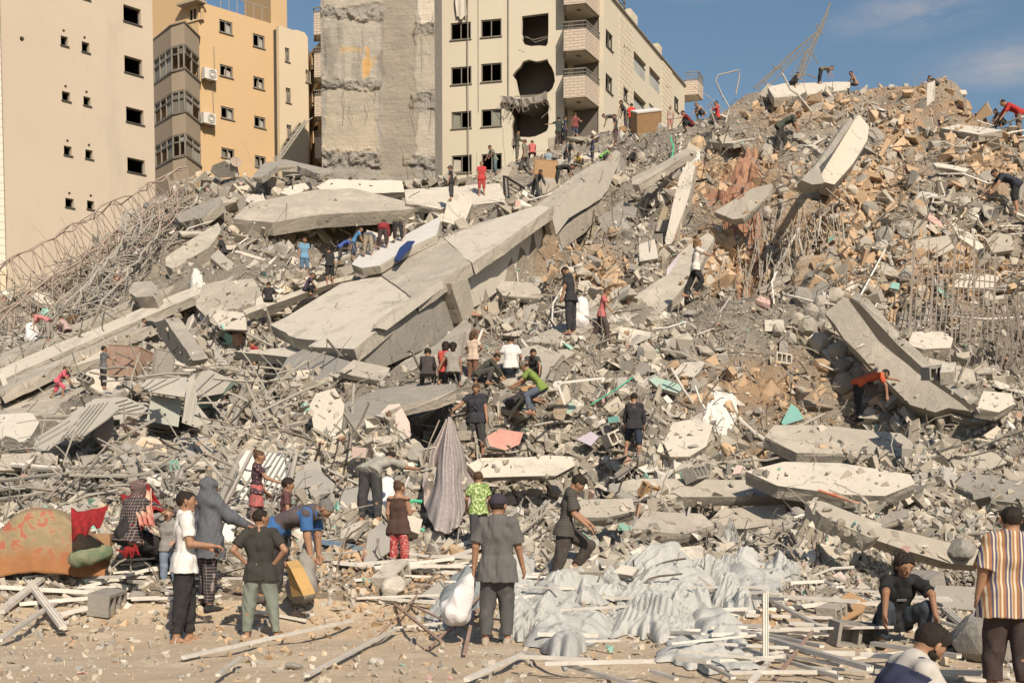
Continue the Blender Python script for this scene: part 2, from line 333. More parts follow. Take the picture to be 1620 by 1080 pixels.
for hu, hv, hr, hd in HOLLOW:
    sx_, sz_ = rays_np(np.array([float(hu)]), np.array([float(hv)]))
    for d_ in np.arange(12, 62, .15):
        i_ = int((sx_[0]*d_-FX0)/FS); j_ = int((d_-FY0)/FS)
        if CAMZ+sz_[0]*d_ <= HF[i_, j_]:
            q_ = ((_fxx-sx_[0]*d_)/(hr*1.4))**2+((_fyy-d_-.4)/hr)**2; HF -= hd*np.exp(-(q_+fbm(_fxx, _fyy, .8, 2, 5)*.8*(q_ < 9))**2*(q_ < 9)-(q_ >= 9)*50)*(q_ < 9); break
SIL = [(-300,470),(0,470),(60,450),(100,425),(180,360),(250,300),(300,276),(400,274),(520,275),(640,282),(700,284),(790,264),(830,242),(900,218),(950,204),(1000,200),(1060,200),(1100,186),(1140,176),(1180,144),(1200,140),(1230,142),(1350,139),(1400,132),(1450,132),(1490,116),(1530,134),(1570,164),(1600,194),(1700,262),(2100,330)]
_sx, _sy = zip(*SIL)
_gx, _gy = np.meshgrid(_fx, _fy, indexing='ij')
for it in range(60):
    uu_, vv_ = pix_np(_gx, _gy, HF); lim = np.interp(uu_, _sx, _sy)+5
    m = (vv_ < lim)
    if not m.any(): break
    HF[m] -= np.clip((lim[m]-vv_[m])*_gy[m]/F, .02, 1.2)
def height(x, y):
    x = np.asarray(x, dtype=float); y = np.asarray(y, dtype=float)
    fx = np.clip((x-FX0)/FS, 0, len(_fx)-1.001); fy = np.clip((y-FY0)/FS, 0, len(_fy)-1.001); i = fx.astype(int); j = fy.astype(int); a = fx-i; b = fy-j
    z = (HF[i, j]*(1-a)+HF[i+1, j]*a)*(1-b)+(HF[i, j+1]*(1-a)+HF[i+1, j+1]*a)*b
    o_ = (x < FX0) | (x > 45.9) | (y > 78.9) | (y < FY0)
    return np.where(o_, hbase(x, y), z) if o_.any() else z
def hit_np(u, v, d0=8.0, d1=75.0, n=420):
    u = np.asarray(u, float); v = np.asarray(v, float)
    sx, sz = rays_np(u, v); D = np.full(u.shape, np.nan); prev = np.full(u.shape, d0); done = np.zeros(u.shape, bool)
    for d in np.geomspace(d0, d1, n):
        z = CAMZ+sz*d; h = height(sx*d, np.full(u.shape, d))
        m = (~done) & (z <= h)
        if m.any():
            lo = prev[m]; hi = np.full(m.sum(), d)
            for _ in range(6):
                mid = (lo+hi)/2; c = (CAMZ+sz[m]*mid) <= height(sx[m]*mid, mid); hi = np.where(c, mid, hi); lo = np.where(c, lo, mid)
            D[m] = hi; done |= m
        prev = np.where(done, prev, d)
    return D
# patches of orange earth in the mound: pixel centre, radii
ORANGE = [(1490,150,90,40),(1540,190,60,50),(1350,120,110,22),(1250,170,80,25),(1130,290,60,40),(1200,290,55,45),(1330,350,60,75),(1290,330,40,40),(1400,300,60,40),(1210,620,110,40),(1290,600,60,40),(1350,610,70,35),(1130,400,60,50),(1480,430,120,50),(1220,720,90,12),(960,430,30,40),(880,400,30,40),(1560,240,50,60),(1440,210,60,30),(1160,440,60,25),(650,905,110,30),(480,1000,200,40)]
def orange_mask(u, v):
    r = np.zeros(np.shape(u))
    for cu, cv, ru, rv in ORANGE:
        r = np.maximum(r, np.clip(1.45-np.sqrt(((u-cu)/ru/1.2)**2+((v-cv)/rv/1.2)**2), 0, 1))
    return r
def pix_np(x, y, z):
    f = y*CP-(z-CAMZ)*SP; up = y*SP+(z-CAMZ)*CP
    return CU+F*x/f, CV-F*up/f
def big_mesh(name, V, Fq, mat, tint=None, smooth=False, nper=None):
    me = bpy.data.meshes.new(name); nv = len(V); nf = len(Fq) if nper is None else len(nper)
    me.vertices.add(nv); me.vertices.foreach_set('co', np.ascontiguousarray(V, dtype=np.float32).ravel())
    idx = np.ascontiguousarray(Fq).ravel().astype(np.int32)
    me.loops.add(len(idx)); me.loops.foreach_set('vertex_index', idx)
    me.polygons.add(nf)
    if nper is None: tot = np.full(nf, Fq.shape[1], np.int32)
    else: tot = np.asarray(nper, np.int32)
    st = np.r_[0, np.cumsum(tot)[:-1]].astype(np.int32)
    me.polygons.foreach_set('loop_start', st); me.polygons.foreach_set('loop_total', tot)
    me.polygons.foreach_set('use_smooth', np.full(nf, smooth))
    if tint is not None:
        at = me.color_attributes.new('tint', 'FLOAT_COLOR', 'POINT'); at.data.foreach_set('color', np.c_[tint, np.ones(len(tint))].astype(np.float32).ravel())
    me.materials.append(mat); me.update(); me.validate()
    return me
uu = np.arange(-420, 2050, 9.0); dd = [7.5]
while dd[-1] < 108: dd.append(dd[-1]*1.0072)
dd = np.array(dd)
UU, DD = np.meshgrid(uu, dd, indexing='ij'); X = (UU-CU)/F*DD; Y = DD; ZZ = height(X, Y)
pu, pv = pix_np(X, Y, ZZ); om = orange_mask(pu, pv)*np.clip(.6+fbm(X, Y, .8, 4, 20)*1.8, 0, 1)
base = np.array([.40, .35, .285]); orr = np.array([.50, .34, .21]); dark = np.array([.32, .285, .235])
k = np.clip(fbm(X, Y, .35, 4, 30)*1.6+.4, 0, 1)[..., None]
T = base*(1-k)+dark*k; T = T*(1-om[..., None])+orr*om[..., None]
low = np.clip(1-(hbase(X, Y)-.15)/.9, 0, 1)[..., None]; T = T*(1-low)+np.array([.48, .39, .285])*low
V = np.stack([X, Y, ZZ], -1).reshape(-1, 3); T = T.reshape(-1, 3)
nu, nd = len(uu), len(dd); ii, jj = np.meshgrid(np.arange(nu-1), np.arange(nd-1), indexing='ij')
q = np.stack([ii*nd+jj, (ii+1)*nd+jj, (ii+1)*nd+jj+1, ii*nd+jj+1], -1).reshape(-1, 4)
cz = V[q].mean(1); flat = (hbase(cz[:, 0], cz[:, 1]) < .22) & (cz[:, 1] < 24)
def sub(name, sel, mat):
    qs = q[sel]; us, inv = np.unique(qs, return_inverse=True)
    me = big_mesh(name, V[us], inv.reshape(-1, 4), mat, T[us], True); return link_mesh(name, me)
tag(sub('ground', flat, M['ground']), kind='structure')
tag(sub('rubble_mound', ~flat, M['mound']), kind='structure')
g = MB(); g.add([(-900, -60, -.45), (900, -60, -.45), (900, 1500, -.45), (-900, 1500, -.45)], [(0, 1, 2, 3)])
tag(g.build('terrain', M['ground']), kind='structure')
SURF = [(V[::1], q)]
# ------------------------------------------------------------------ buildings
class Face:
    def __init__(s, u0, D0, u1, D1, zoff=0):
        p0 = P(u0, 780, D0); p1 = P(u1, 780, D1)
        s.o = Vector((p0.x, p0.y, 0)); d = Vector((p1.x-p0.x, p1.y-p0.y, 0)); s.L = d.length; s.d = d.normalized()
        s.n = Vector((s.d.y, -s.d.x, 0))
        if s.n.dot(-s.o) < 0: s.n = -s.n
    def at(s, u, v):
        r = rayd(u, v); c = Vector((0, 0, CAMZ)); t = (s.o-c).dot(s.n)/r.dot(s.n); p = c+r*t
        return ((p-s.o).dot(s.d), p.z)
    def w(s, a, z, off=0): return s.o+s.d*a+Vector((0, 0, z))+s.n*off
    def rect(s, u0, vt, vb, u1):
        a0, z1 = s.at(u0, vt); _, z0 = s.at(u0, vb); a1, _ = s.at(u1, vt)
        return (a0, z0, a1, z1)
def rloop(r): return [(r[0], r[1]), (r[2], r[1]), (r[2], r[3]), (r[0], r[3])]
def wall(face, outline, holes, thick, name, mat, parent, uv=False, off=0, skipback=False):
    loops = [outline]+holes
    fl = [p for l in loops for p in l]
    ed = []; b0 = 0
    for l in loops: ed += [(b0+i, b0+(i+1) % len(l)) for i in range(len(l))]; b0 += len(l)
    r_ = geometry.delaunay_2d_cdt([Vector(p) for p in fl], ed, [], 0, 1e-6)
    def inside(p, l):
        c = False; j = len(l)-1
        for i in range(len(l)):
            if (l[i][1] > p[1]) != (l[j][1] > p[1]) and p[0] < (l[j][0]-l[i][0])*(p[1]-l[i][1])/(l[j][1]-l[i][1])+l[i][0]: c = not c
            j = i
        return c
    orig = {i: (o_[0] if o_ else None) for i, o_ in enumerate(r_[3])}; tris = []
    if len(r_[0]) > len(fl): fl = [tuple(p) for p in r_[0]]; orig = {i: i for i in range(len(fl))}; print('cdt extra', name)
    for t in r_[2]:
        c_ = sum((r_[0][i] for i in t), Vector((0, 0)))/3
        if inside(c_, outline) and not any(inside(c_, h) for h in holes): tris.append([orig[i] for i in t])
    n = len(fl); vs = [face.w(a, z, off) for a, z in fl]+[face.w(a, z, off-thick) for a, z in fl]
    fs = [tuple(t) for t in tris]+[tuple(i+n for i in t[::-1]) for t in tris]
    b = 0
    for l in loops:
        m = len(l)
        for i in range(m):
            j = (i+1) % m; fs.append((b+i, b+j, b+n+j, b+n+i))
        b += m
    o = obj(name, vs, fs, mat, parent)
    bm = bmesh.new(); bm.from_mesh(o.data); bmesh.ops.recalc_face_normals(bm, faces=bm.faces); bm.to_mesh(o.data); bm.free()
    if uv:
        ul = o.data.uv_layers.new(name='UVMap'); base = wloc(o)
        for lp in o.data.loops:
            p = o.data.vertices[lp.vertex_index].co+base-face.o; ul.data[lp.index].uv = (p.dot(face.d), p.z)
    return o
def window(face, r, parent, fm, style='slide', depth=.12, pane=None, fw=.07):
    a0, z0, a1, z1 = r; mb = MB(); off = -depth
    def bar(a, z, b, zz, w=fw, o2=0): mb.bar(face.w(a, z, off+o2), face.w(b, zz, off+o2), w, w, up=face.n)
    h = fw/2+.003
    bar(a0, z0+h, a1, z0+h); bar(a0, z1-h, a1, z1-h); bar(a0+h, z0+fw+.004, a0+h, z1-fw-.004); bar(a1-h, z0+fw+.004, a1-h, z1-fw-.004)
    if style == 'slide': bar((a0+a1)/2, z0+fw+.004, (a0+a1)/2, z1-fw-.004, fw*.8)
    if style == 'third': 
        for t in (.33, .66): bar(a0+(a1-a0)*t, z0+fw+.004, a0+(a1-a0)*t, z1-fw-.004, fw*.7)
    mb.bar(face.w(a0-.05, z0-.03, .03), face.w(a1+.05, z0-.03, .03), .12, .05, up=Vector((0, 0, 1)))
    wd = mb.build('window', fm, parent)
    if pane:
        for (s0, s1, q0, q1, m) in pane:
            x0 = a0+(a1-a0)*s0; x1 = a0+(a1-a0)*s1; y0 = z0+(z1-z0)*q0; y1 = z0+(z1-z0)*q1
            k = MB(); sk = random.uniform(-.06, .06); o1 = off-.05; 
            k.add([face.w(x0, y0, o1), face.w(x1, y0+sk, o1-.06), face.w(x1-.02, y1-.05, o1-.1), face.w(x0+.03, y1, o1), face.w(x0, y0, o1-.02), face.w(x1, y0+sk, o1-.08), face.w(x1-.02, y1-.05, o1-.12), face.w(x0+.03, y1, o1-.02)],
                  [(0, 1, 2, 3), (7, 6, 5, 4), (0, 4, 5, 1), (1, 5, 6, 2), (2, 6, 7, 3), (3, 7, 4, 0)])
            k.build('pane', m, wd)
    return wd
M['glass'] = mk('dusty_glass', (.17, .17, .14), (.24, .23, .19), scale=1.5, rough=.35, bump=0, spec=.5)
M['glass_pale'] = mk('pale_dusty_glass', (.42, .42, .38), (.3, .3, .27), scale=2, rough=.4, bump=0)
M['curtain'] = mk('pale_curtain', (.45, .42, .36), rough=.9, bump=.3)
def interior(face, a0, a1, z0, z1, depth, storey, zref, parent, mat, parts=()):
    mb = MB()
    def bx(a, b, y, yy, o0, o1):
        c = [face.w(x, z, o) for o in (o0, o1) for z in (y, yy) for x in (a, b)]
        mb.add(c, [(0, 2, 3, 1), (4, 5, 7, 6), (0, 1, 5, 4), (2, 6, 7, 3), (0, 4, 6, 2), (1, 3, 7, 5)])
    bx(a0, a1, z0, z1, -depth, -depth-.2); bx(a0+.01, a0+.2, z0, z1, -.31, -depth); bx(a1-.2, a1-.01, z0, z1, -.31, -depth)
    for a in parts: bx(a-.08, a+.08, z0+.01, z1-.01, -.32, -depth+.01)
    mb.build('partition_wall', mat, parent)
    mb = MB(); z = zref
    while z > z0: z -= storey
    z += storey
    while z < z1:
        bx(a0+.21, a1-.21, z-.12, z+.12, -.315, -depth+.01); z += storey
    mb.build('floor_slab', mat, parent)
ZT = 40
# -- left building: big beige gable wall
fa = Face(18, 70, 254, 77)
bl = root('apartment_building', (*fa.w(fa.L*.5, 0, -4).xy, 0), 'tall plain beige rendered building at the left edge with small square windows', 'building')
T3 = 3.0
small = [(288,168,212,322),(388,196,243,424),(294,431,474,333),(396,456,497,430),(303,690,733,340),(405,708,750,440),(310,938,980,350),(413,950,990,447)]
large = [(585,20,98,668),(590,262,340,674),(598,505,575,681),(604,745,812,687)]
rs = [fa.rect(u0/3, vt/3, vb/3, u1/3) for u0, vt, vb, u1 in small]; rl = [fa.rect(u0/3, vt/3, vb/3, u1/3) for u0, vt, vb, u1 in large]
extra = [fa.rect(97, -28, -11, 108), fa.rect(130, -20, -3, 142), fa.rect(193, -74, -46, 221)]
vh = []
for u, v in [(101,49),(134,60),(104,137),(137,146),(107,223),(141,230),(110,306),(144,310),(35,62)]:
    a, z = fa.at(u, v); vh.append([(a+.09*math.cos(t*math.pi/4)*(1.6 if u == 35 else 1), z+.09*math.sin(t*math.pi/4)*(1.6 if u == 35 else 1)) for t in range(8)])
_, zb = fa.at(100, 700)
wall(fa, [(0, 0), (fa.L, 0), (fa.L, ZT), (0, ZT)], [rloop(r) for r in rs+rl+extra]+vh, .3, 'wall', M['wall_left'], bl)
for r in rs+extra[:2]: window(fa, r, bl, M['dark_frame'], 'plain', .24, fw=.05)
for r in rl: window(fa, r, bl, M['dark_frame'], 'plain', .26, fw=.05)
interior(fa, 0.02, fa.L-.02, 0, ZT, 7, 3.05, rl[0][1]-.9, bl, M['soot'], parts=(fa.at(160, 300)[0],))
mb = MB(); fr = Face(254, 77, 262, 92); 
c = [fa.w(0, z, o) for z in (0, ZT)  for o in (-.3, -12)]; mb.add(c+[fa.w(fa.L-.01, z, o) for z in (0, ZT) for o in (-.305, -12)], [(0, 1, 3, 2), (4, 6, 7, 5), (1, 5, 7, 3), (2, 3, 7, 6)])
mb.build('rear_wall', M['wall_left'], bl)
fb = Face(-120, 68.6, 17.7, 69.7)
b2 = root('stone_clad_building', (*fb.w(fb.L*.6, 0, -3).xy, 0), 'pale stone clad wall at the far left edge with a dark opening low down', 'building')
r = fb.rect(-30, 434, 520, 6)
wall(fb, [(0, 0), (fb.L, 0), (fb.L, ZT), (0, ZT)], [rloop((r[0], 4, r[2], r[3]))], .5, 'wall', M['brick_white'], b2, uv=True)
wall(fb, rloop((r[0], r[3]+.02, fb.L+.05, r[3]+.35)), [], .6, 'lintel', M['wall_pale'], b2, off=.12)
wall(fb, rloop((r[0]+.01, 3.9, r[2]-.01, r[3]-.01)), [], .2, 'recess_wall', M['brick_cream'], b2, uv=True, off=-1.6)
wall(fb, rloop((fb.L-.35, 0, fb.L, r[3]-.01)), [], .3, 'pilaster', M['wall_pale'], b2, off=.08)
# -- ochre building
fy = Face(325, 91.7, 449, 96.4)
by = root('apartment_building', (*fy.w(fy.L*.5, 0, -5).xy, 0), 'ochre yellow apartment building with glazed bay windows and broken panes, behind the mound', 'building')
fl_ = Face(244, 94.5, 325, 91.7)
ytop = fy.at(437, 40)[1]
yw = [(1040,90,150,1103),(1043,303,358,1105),(1048,502,558,1110),(1050,698,745,1113),(1200,157,218,1256),(1202,360,415,1254),(1206,548,600,1260),(1209,735,790,1262)]
ys = [(1313,205,235,1331),(1315,400,430,1333),(1319,582,608,1336)]
ywr = [fy.rect(a/3, b/3, c/3, d/3) for a, b, c, d in yw]; ysr = [fy.rect(a/3, b/3, c/3, d/3) for a, b, c, d in ys]
wall(fy, [(0, 0), (fy.L, 0), (fy.L, ytop), (0, ytop)], [rloop(r) for r in ywr+ysr], .3, 'wall', M['wall_yellow'], by)
for i, r in enumerate(ywr):
    pn = [(.52, .95, .06, .94, M['glass_pale'])] if i in (0, 2, 4, 6) else [(.05, .45, .05, .8, M['glass']), (.5, .8, .1, .9, M['curtain'])]
    if i in (1, 5): pn = [(.4, .95, .08, .7, M['curtain'])]
    window(fy, r, by, M['grey_frame'], 'slide', .1, pane=pn, fw=.09)
for r in ysr: window(fy, r, by, M['grey_frame'], 'plain', .12, pane=[(.1, .9, .1, .9, M['glass_pale'])], fw=.06)
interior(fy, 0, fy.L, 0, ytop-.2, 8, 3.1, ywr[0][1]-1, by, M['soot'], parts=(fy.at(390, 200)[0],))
rt = fl_.rect(297, 13, 36, 318)
wall(fl_, [(0, 0), (fl_.L, 0), (fl_.L, ytop+3), (0, ytop+3)], [rloop(rt)], .3, 'wall', M['wall_yellow'], by)
window(fl_, rt, by, M['wall_pale'], 'third', .1, pane=[(.5, .95, .05, .95, M['glass'])], fw=.1)
wall(fl_, rloop((rt[0]-.5, rt[3]+.05, rt[2]+.3, rt[3]+.22)), [], .9, 'window_canopy', M['wall_bay'], by, off=.62)
mb = MB(); ff = fy
mb.add([ff.w(0, ytop-.4, -.31), ff.w(ff.L, ytop-.4, -.31), ff.w(ff.L, ytop-.4, -9), ff.w(0, ytop-.4, -9), ff.w(0, ytop-.2, -.31), ff.w(ff.L, ytop-.2, -.31), ff.w(ff.L, ytop-.2, -9), ff.w(0, ytop-.2, -9)], [(0, 3, 2, 1), (4, 5, 6, 7), (0, 1, 5, 4), (1, 2, 6, 5), (2, 3, 7, 6), (3, 0, 4, 7)])
mb.build('roof', M['wall_pale'], by)
# bay
bp_ = [P(246, 780, 92.8).xy, P(282, 780, 89.2).xy, P(303, 780, 88.5).xy, P(325.5, 780, 91.3).xy]
zf = lambda v: P(303, v, 88.5).z
def bay(z0, z1, grow, name, mat, parent, uv=False):
    c = sum(bp_, Vector((0, 0)))/4; pts_ = [Vector((*p, 0))+Vector((*(p-c), 0)).normalized()*grow for p in bp_]
    back = [Vector((*P(325.5, 780, 93.2).xy, 0)), Vector((*P(246, 780, 95.5).xy, 0))]
    ring = pts_+back; n = len(ring)
    vs = [p+Vector((0, 0, z0)) for p in ring]+[p+Vector((0, 0, z1)) for p in ring]
    return obj(name, vs, [tuple(range(n))[::-1], tuple(range(n, 2*n))]+[(i, (i+1) % n, n+(i+1) % n, n+i) for i in range(n)], mat, parent)
bands = [(zf(69), zf(36)), (zf(141), zf(110)), (zf(210), zf(178)), (2, zf(248))]
for z0, z1 in bands: bay(z0, z1, 0, 'bay_wall', M['wall_bay'], by); bay(z1+.003, z1+.09, .1, 'bay_sill', M['grey_frame'], by)
for (v0, v1) in [(110, 69), (178, 141), (248, 210)]:
    z0 = zf(v0)+.1; z1 = zf(v1)-.01; bw = root  # noqa
    k = MB(); gl = []
    for a, b, nn in ((0, 1, 4), (1, 2, 2), (2, 3, 2)):
        A0 = Vector((*bp_[a], 0)); B0 = Vector((*bp_[b], 0)); d = (B0-A0).normalized(); nrm = Vector((d.y, -d.x, 0))
        for i in range(nn+1):
            p = A0.lerp(B0, i/nn)-nrm*.06
            if i < nn or b == 3: k.bar(p+Vector((0, 0, z0)), p+Vector((0, 0, z1)), .11)
        for zz in (z0+.06, z0+(z1-z0)*.66, z1-.06): k.bar(A0-nrm*.06+Vector((0, 0, zz)), B0-nrm*.06+Vector((0, 0, zz)), .1)
        for i in range(nn):
            if random.random() < .22: continue
            p = A0.lerp(B0, (i+.04)/nn)-nrm*.1; q_ = A0.lerp(B0, (i+.96)/nn)-nrm*.1
            if random.random() < .35: zz0 = z0+(z1-z0)*.66
            else: zz0 = z0
            gl.append((p+Vector((0, 0, zz0)), q_+Vector((0, 0, zz0)), q_+Vector((0, 0, z1)), p+Vector((0, 0, z1)), nrm))
    wd = k.build('bay_window', M['grey_frame'], by)
    for p, q_, r_, s_, nn_ in gl:
        k2 = MB(); o_ = nn_*.015; k2.add([p, q_, r_, s_, p-o_, q_-o_, r_-o_, s_-o_], [(0, 1, 2, 3), (7, 6, 5, 4), (0, 4, 5, 1), (1, 5, 6, 2), (2, 6, 7, 3), (3, 7, 4, 0)]); k2.build('pane', random.choice([M['glass'], M['glass'], M['glass_pale']]), wd)
# AC units
for u, v in [(324, 120), (322.5, 190)]:
    a, z = fy.at(u, v)
    k = MB(); cc = fy.w(a+.1, z, .45); k.box(cc, 1.0, .42, .75, fy.d, fy.n)
    ac = k.build('air_conditioner', M['white'], by); k = MB()
    for rr in (.28, .16): 
        ring = [cc+fy.n*.235+fy.d*(.12+rr*math.cos(t*math.pi/8))+Vector((0, 0, rr*math.sin(t*math.pi/8))) for t in range(17)]; k.tube(ring, .02, 4, False)
    k.build('fan_grille', M['grey_frame'], ac)
    k = MB(); [k.bar(fy.w(a+.1+s, z-.42, 0), fy.w(a+.1+s, z-.42, .7), .05) for s in (-.35, .35)]; k.build('bracket', M['grey_frame'], ac)
    k = MB(); k.tube([fy.w(a+.55, z, .1), fy.w(a+.75, z+.6, .1), fy.w(a+.72, z+2.2, .06)], .03, 4); k.build('pipe', M['wire'], ac)
# roof tower and parapet
def blockw(pl, z0, z1, name, mat, parent):
    n = len(pl); vs = [Vector((*p.xy, z0)) for p in pl]+[Vector((*p.xy, z1)) for p in pl]
    return obj(name, vs, [tuple(range(n))[::-1], tuple(range(n, 2*n))]+[(i, (i+1) % n, n+(i+1) % n, n+i) for i in range(n)], mat, parent)
blockw([P(396, 780, 101), P(437, 780, 96.3), P(462, 780, 97.6), P(425, 780, 103)], ytop-.5, ytop+5.5, 'stair_tower', M['wall_yellow'], by)
k = MB()
for i in range(6):
    a = fy.at(352+i*13, 30)[0]; k.bar(fy.w(a, ytop, -.2), fy.w(a, ytop+1.1, -.2), .05)
k.bar(fy.w(fy.at(352, 30)[0], ytop+1.1, -.2), fy.w(fy.at(428, 30)[0], ytop+1.1, -.2), .06); k.build('roof_railing', M['wire'], by)
# drain pipe and pale extension
k = MB(); a = fy.L-.25; k.tube([fy.w(a, 3, .08), fy.w(a, ytop-.4, .08)], .07, 6); k.build('drain_pipe', M['wall_yellow'], by)
fp = Face(449, 95.6, 494, 97.6)
bpz = root('apartment_building', (*fp.w(fp.L*.5, 0, -3).xy, 0), 'narrow pale cream block with tall thin windows beside the ochre building', 'building')
ptop = fp.at(470, 50)[1]
pr = [fp.rect(a/3, b/3, c/3, d/3) for a, b, c, d in [(1352,225,290,1374),(1356,415,485,1380),(1360,590,660,1384),(1450,330,390,1474)]]
wall(fp, [(0, 0), (fp.L, 0), (fp.L, ptop-.2), (fp.L-.3, ptop+.1), (fp.L*.6, ptop+.1), (fp.L*.5, ptop), (0, ptop)], [rloop(r) for r in pr], .3, 'wall', M['wall_pale'], bpz)
for r in pr: window(fp, r, bpz, M['grey_frame'], 'slide', .1, pane=[(.5, .95, .05, .95, M['glass'])], fw=.07)
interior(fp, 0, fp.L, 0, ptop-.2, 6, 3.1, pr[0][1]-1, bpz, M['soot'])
fq = Face(494, 97.6, 501, 101)
blockw([P(449.3, 780, 95.9), P(449.3, 780, 104), P(500, 780, 106), P(494.2, 780, 97.9)], 0, ptop-.6, 'side_wall', M['wall_pale'], bpz)
f5 = Face(492, 101.5, 516, 98.0)
b5 = root('apartment_building', (*f5.w(f5.L*.5, 0, -3).xy, 0), 'shaded ochre block with brick balconies between the cream block and bare concrete', 'building')
w5 = [f5.rect(a, b, c, d) for a, b, c, d in [(493,85,113,501),(494,146,172,502),(495,203,230,503)]]
t5 = f5.at(505, 68)[1]
wall(f5, [(0, 0), (f5.L, 0), (f5.L, t5), (0, t5)], [rloop(r) for r in w5], .3, 'wall', M['wall_yellow'], b5)
for r in w5: window(f5, r, b5, M['dark_frame'], 'plain', .1, pane=[(.1, .9, .1, .9, M['glass'])])
blockw([P(492, 780, 102), P(497, 780, 108), P(520, 780, 108), P(520, 780, 98.4)], 0, t5-.5, 'side_wall', M['wall_yellow'], b5)
def balcony(ring, zb, zt, zr, parent, mat, capmat, railmat, ceil=None):
    """solid parapet balcony: ring of plan points, outer first"""
    n = len(ring); vs = [Vector((*p.xy, zb)) for p in ring]+[Vector((*p.xy, zb+.22)) for p in ring]
    sl_ = obj('balcony', vs, [tuple(range(n))[::-1], tuple(range(n, 2*n))]+[(i, (i+1) % n, n+(i+1) % n, n+i) for i in range(n)], M['wall_white'], parent)
    c = sum((p for p in ring), Vector((0, 0, 0)))/n
    vs = []; fs = []; uvs = []; acc = 0
    for i in range(n-1):
        p, q2 = Vector((*ring[i].xy, 0)), Vector((*ring[i+1].xy, 0)); d = (q2-p); L = d.length; d.normalize(); nn = Vector((d.y, -d.x, 0))
        if nn.dot(p-Vector((*c.xy, 0))) < 0: nn = -nn
        a = p+nn*.015; b = q2+nn*.015; ai = p-nn*.15; bi = q2-nn*.15; o_ = len(vs)
        for z in (zb-.003, zt):
            vs += [a+Vector((0, 0, z)), b+Vector((0, 0, z)), bi+Vector((0, 0, z)), ai+Vector((0, 0, z))]
        fs += [(o_, o_+1, o_+5, o_+4), (o_+2, o_+3, o_+7, o_+6), (o_+4, o_+5, o_+6, o_+7), (o_+3, o_+2, o_+1, o_), (o_+1, o_+2, o_+6, o_+5), (o_, o_+4, o_+7, o_+3)]
        for f in range(6): uvs += [(acc, zb), (acc+L, zb), (acc+L, zt), (acc, zt)] if f < 2 else [(0, 0)]*4
        acc += L
    o = obj('parapet', vs, fs, mat, sl_); ul = o.data.uv_layers.new(name='UVMap')
    for i, t in enumerate(uvs): ul.data[i].uv = t
    k = MB()
    for z in (zt+.06, zr-.25, zr):
        for i in range(n-1): k.bar(Vector((*ring[i].xy, z)), Vector((*ring[i+1].xy, z)), .05 if z < zr else .07)
    for i in range(n-1):
        m = max(2, int((ring[i+1]-ring[i]).length/.14))
        for j in range(m+1): 
            p = ring[i].lerp(ring[i+1], j/m); k.bar(Vector((*p.xy, zt)), Vector((*p.xy, zr)), .02)
    k.build('railing', railmat, sl_)
    if ceil is not None:
        k = MB(); cc = Vector((*c.xy, zb-.05)); k.tube([cc-Vector((0, 0, .0)), cc+Vector((0, 0, .048))], .16, 10); k.build('ceiling_lamp', M['grey_frame'], sl_)
    return sl_
for vt, vb_ in [(-30, -5), (78, 55+35+62), ]: pass
for vr, vt, vb in [(12, 20, 55), (75, 85, 122), (143, 152, 184), (208, 217, 250)]:
    ring = [P(503.5, 780, 98.2), P(503.5, 780, 96.8), P(519, 780, 96.6)]
    zz = lambda v: P(510, v, 96.7).z
    balcony(ring+[P(519, 780, 98.2)], zz(vb), zz(vt), zz(vr), b5, M['brick_pink'], None, M['grey_frame'])
# -- bare concrete core wall
fg = Face(514, 80.5, 690, 80)
bc = root('concrete_shear_wall', (*fg.w(fg.L*.5, 0, -2).xy, 0), 'bare grey concrete stair core wall with broken slab edges and a yellow paint patch', 'wall')
def core_mat():
    m = mk('scarred_concrete', (.33, .30, .26), (.25, .235, .21), scale=.55, bump=.8, bscale=3.5, bdist=.12); t = m.node_tree; N = t.nodes.new; L = t.links.new
    b = [n for n in t.nodes if n.type == 'BSDF_PRINCIPLED'][0]; c0 = b.inputs['Base Color'].links[0].from_socket
    at = N('ShaderNodeAttribute'); at.attribute_name = 'tint'
    mx = N('ShaderNodeMixRGB'); mx.blend_type = 'MULTIPLY'; mx.inputs[0].default_value = 1; L(c0, mx.inputs[1]); L(at.outputs['Color'], mx.inputs[2])
    br = N('ShaderNodeTexNoise'); br.inputs['Scale'].default_value = 1.6; mp = N('ShaderNodeMapping'); mp.inputs['Scale'].default_value = (.3, 1, 7); tc = N('ShaderNodeTexCoord'); L(tc.outputs['Object'], mp.inputs[0]); L(mp.outputs[0], br.inputs[0]); br.inputs['Detail'].default_value = 5
    r = N('ShaderNodeMapRange'); L(br.outputs[0], r.inputs[0]); r.inputs[1].default_value = .35; r.inputs[2].default_value = .65; r.inputs[3].default_value = .9; r.inputs[4].default_value = 1.06
    m2 = N('ShaderNodeMixRGB'); m2.blend_type = 'MULTIPLY'; m2.inputs[0].default_value = 1; L(mx.outputs[0], m2.inputs[1]); L(r.outputs[0], m2.inputs[2]); L(m2.outputs[0], b.inputs['Base Color'])
    return m
M['core'] = core_mat()
na, nz_ = 150, 330; aa = np.linspace(0, fg.L, na); zz_ = np.linspace(8, 40, nz_)
AA, Z2 = np.meshgrid(aa, zz_, indexing='ij')
PX = np.array([fg.o.x, fg.o.y])+AA[..., None]*np.array([fg.d.x, fg.d.y])
uu2, vv2 = pix_np(PX[..., 0], PX[..., 1], Z2)
rel = fbm(AA, Z2, 1.6, 4, 2)*.09
tint = np.ones((na, nz_, 3))*1.0
def reg(u0, v0, u1, v1, soft=3):
    n_ = fbm(AA, Z2, .9, 4, int(u0+v0) % 50)*10
    return np.clip(1.0-np.maximum(np.maximum(u0-uu2-n_, uu2-u1+n_), np.maximum(v0-vv2-n_, vv2-v1+n_))/soft, 0, 1)
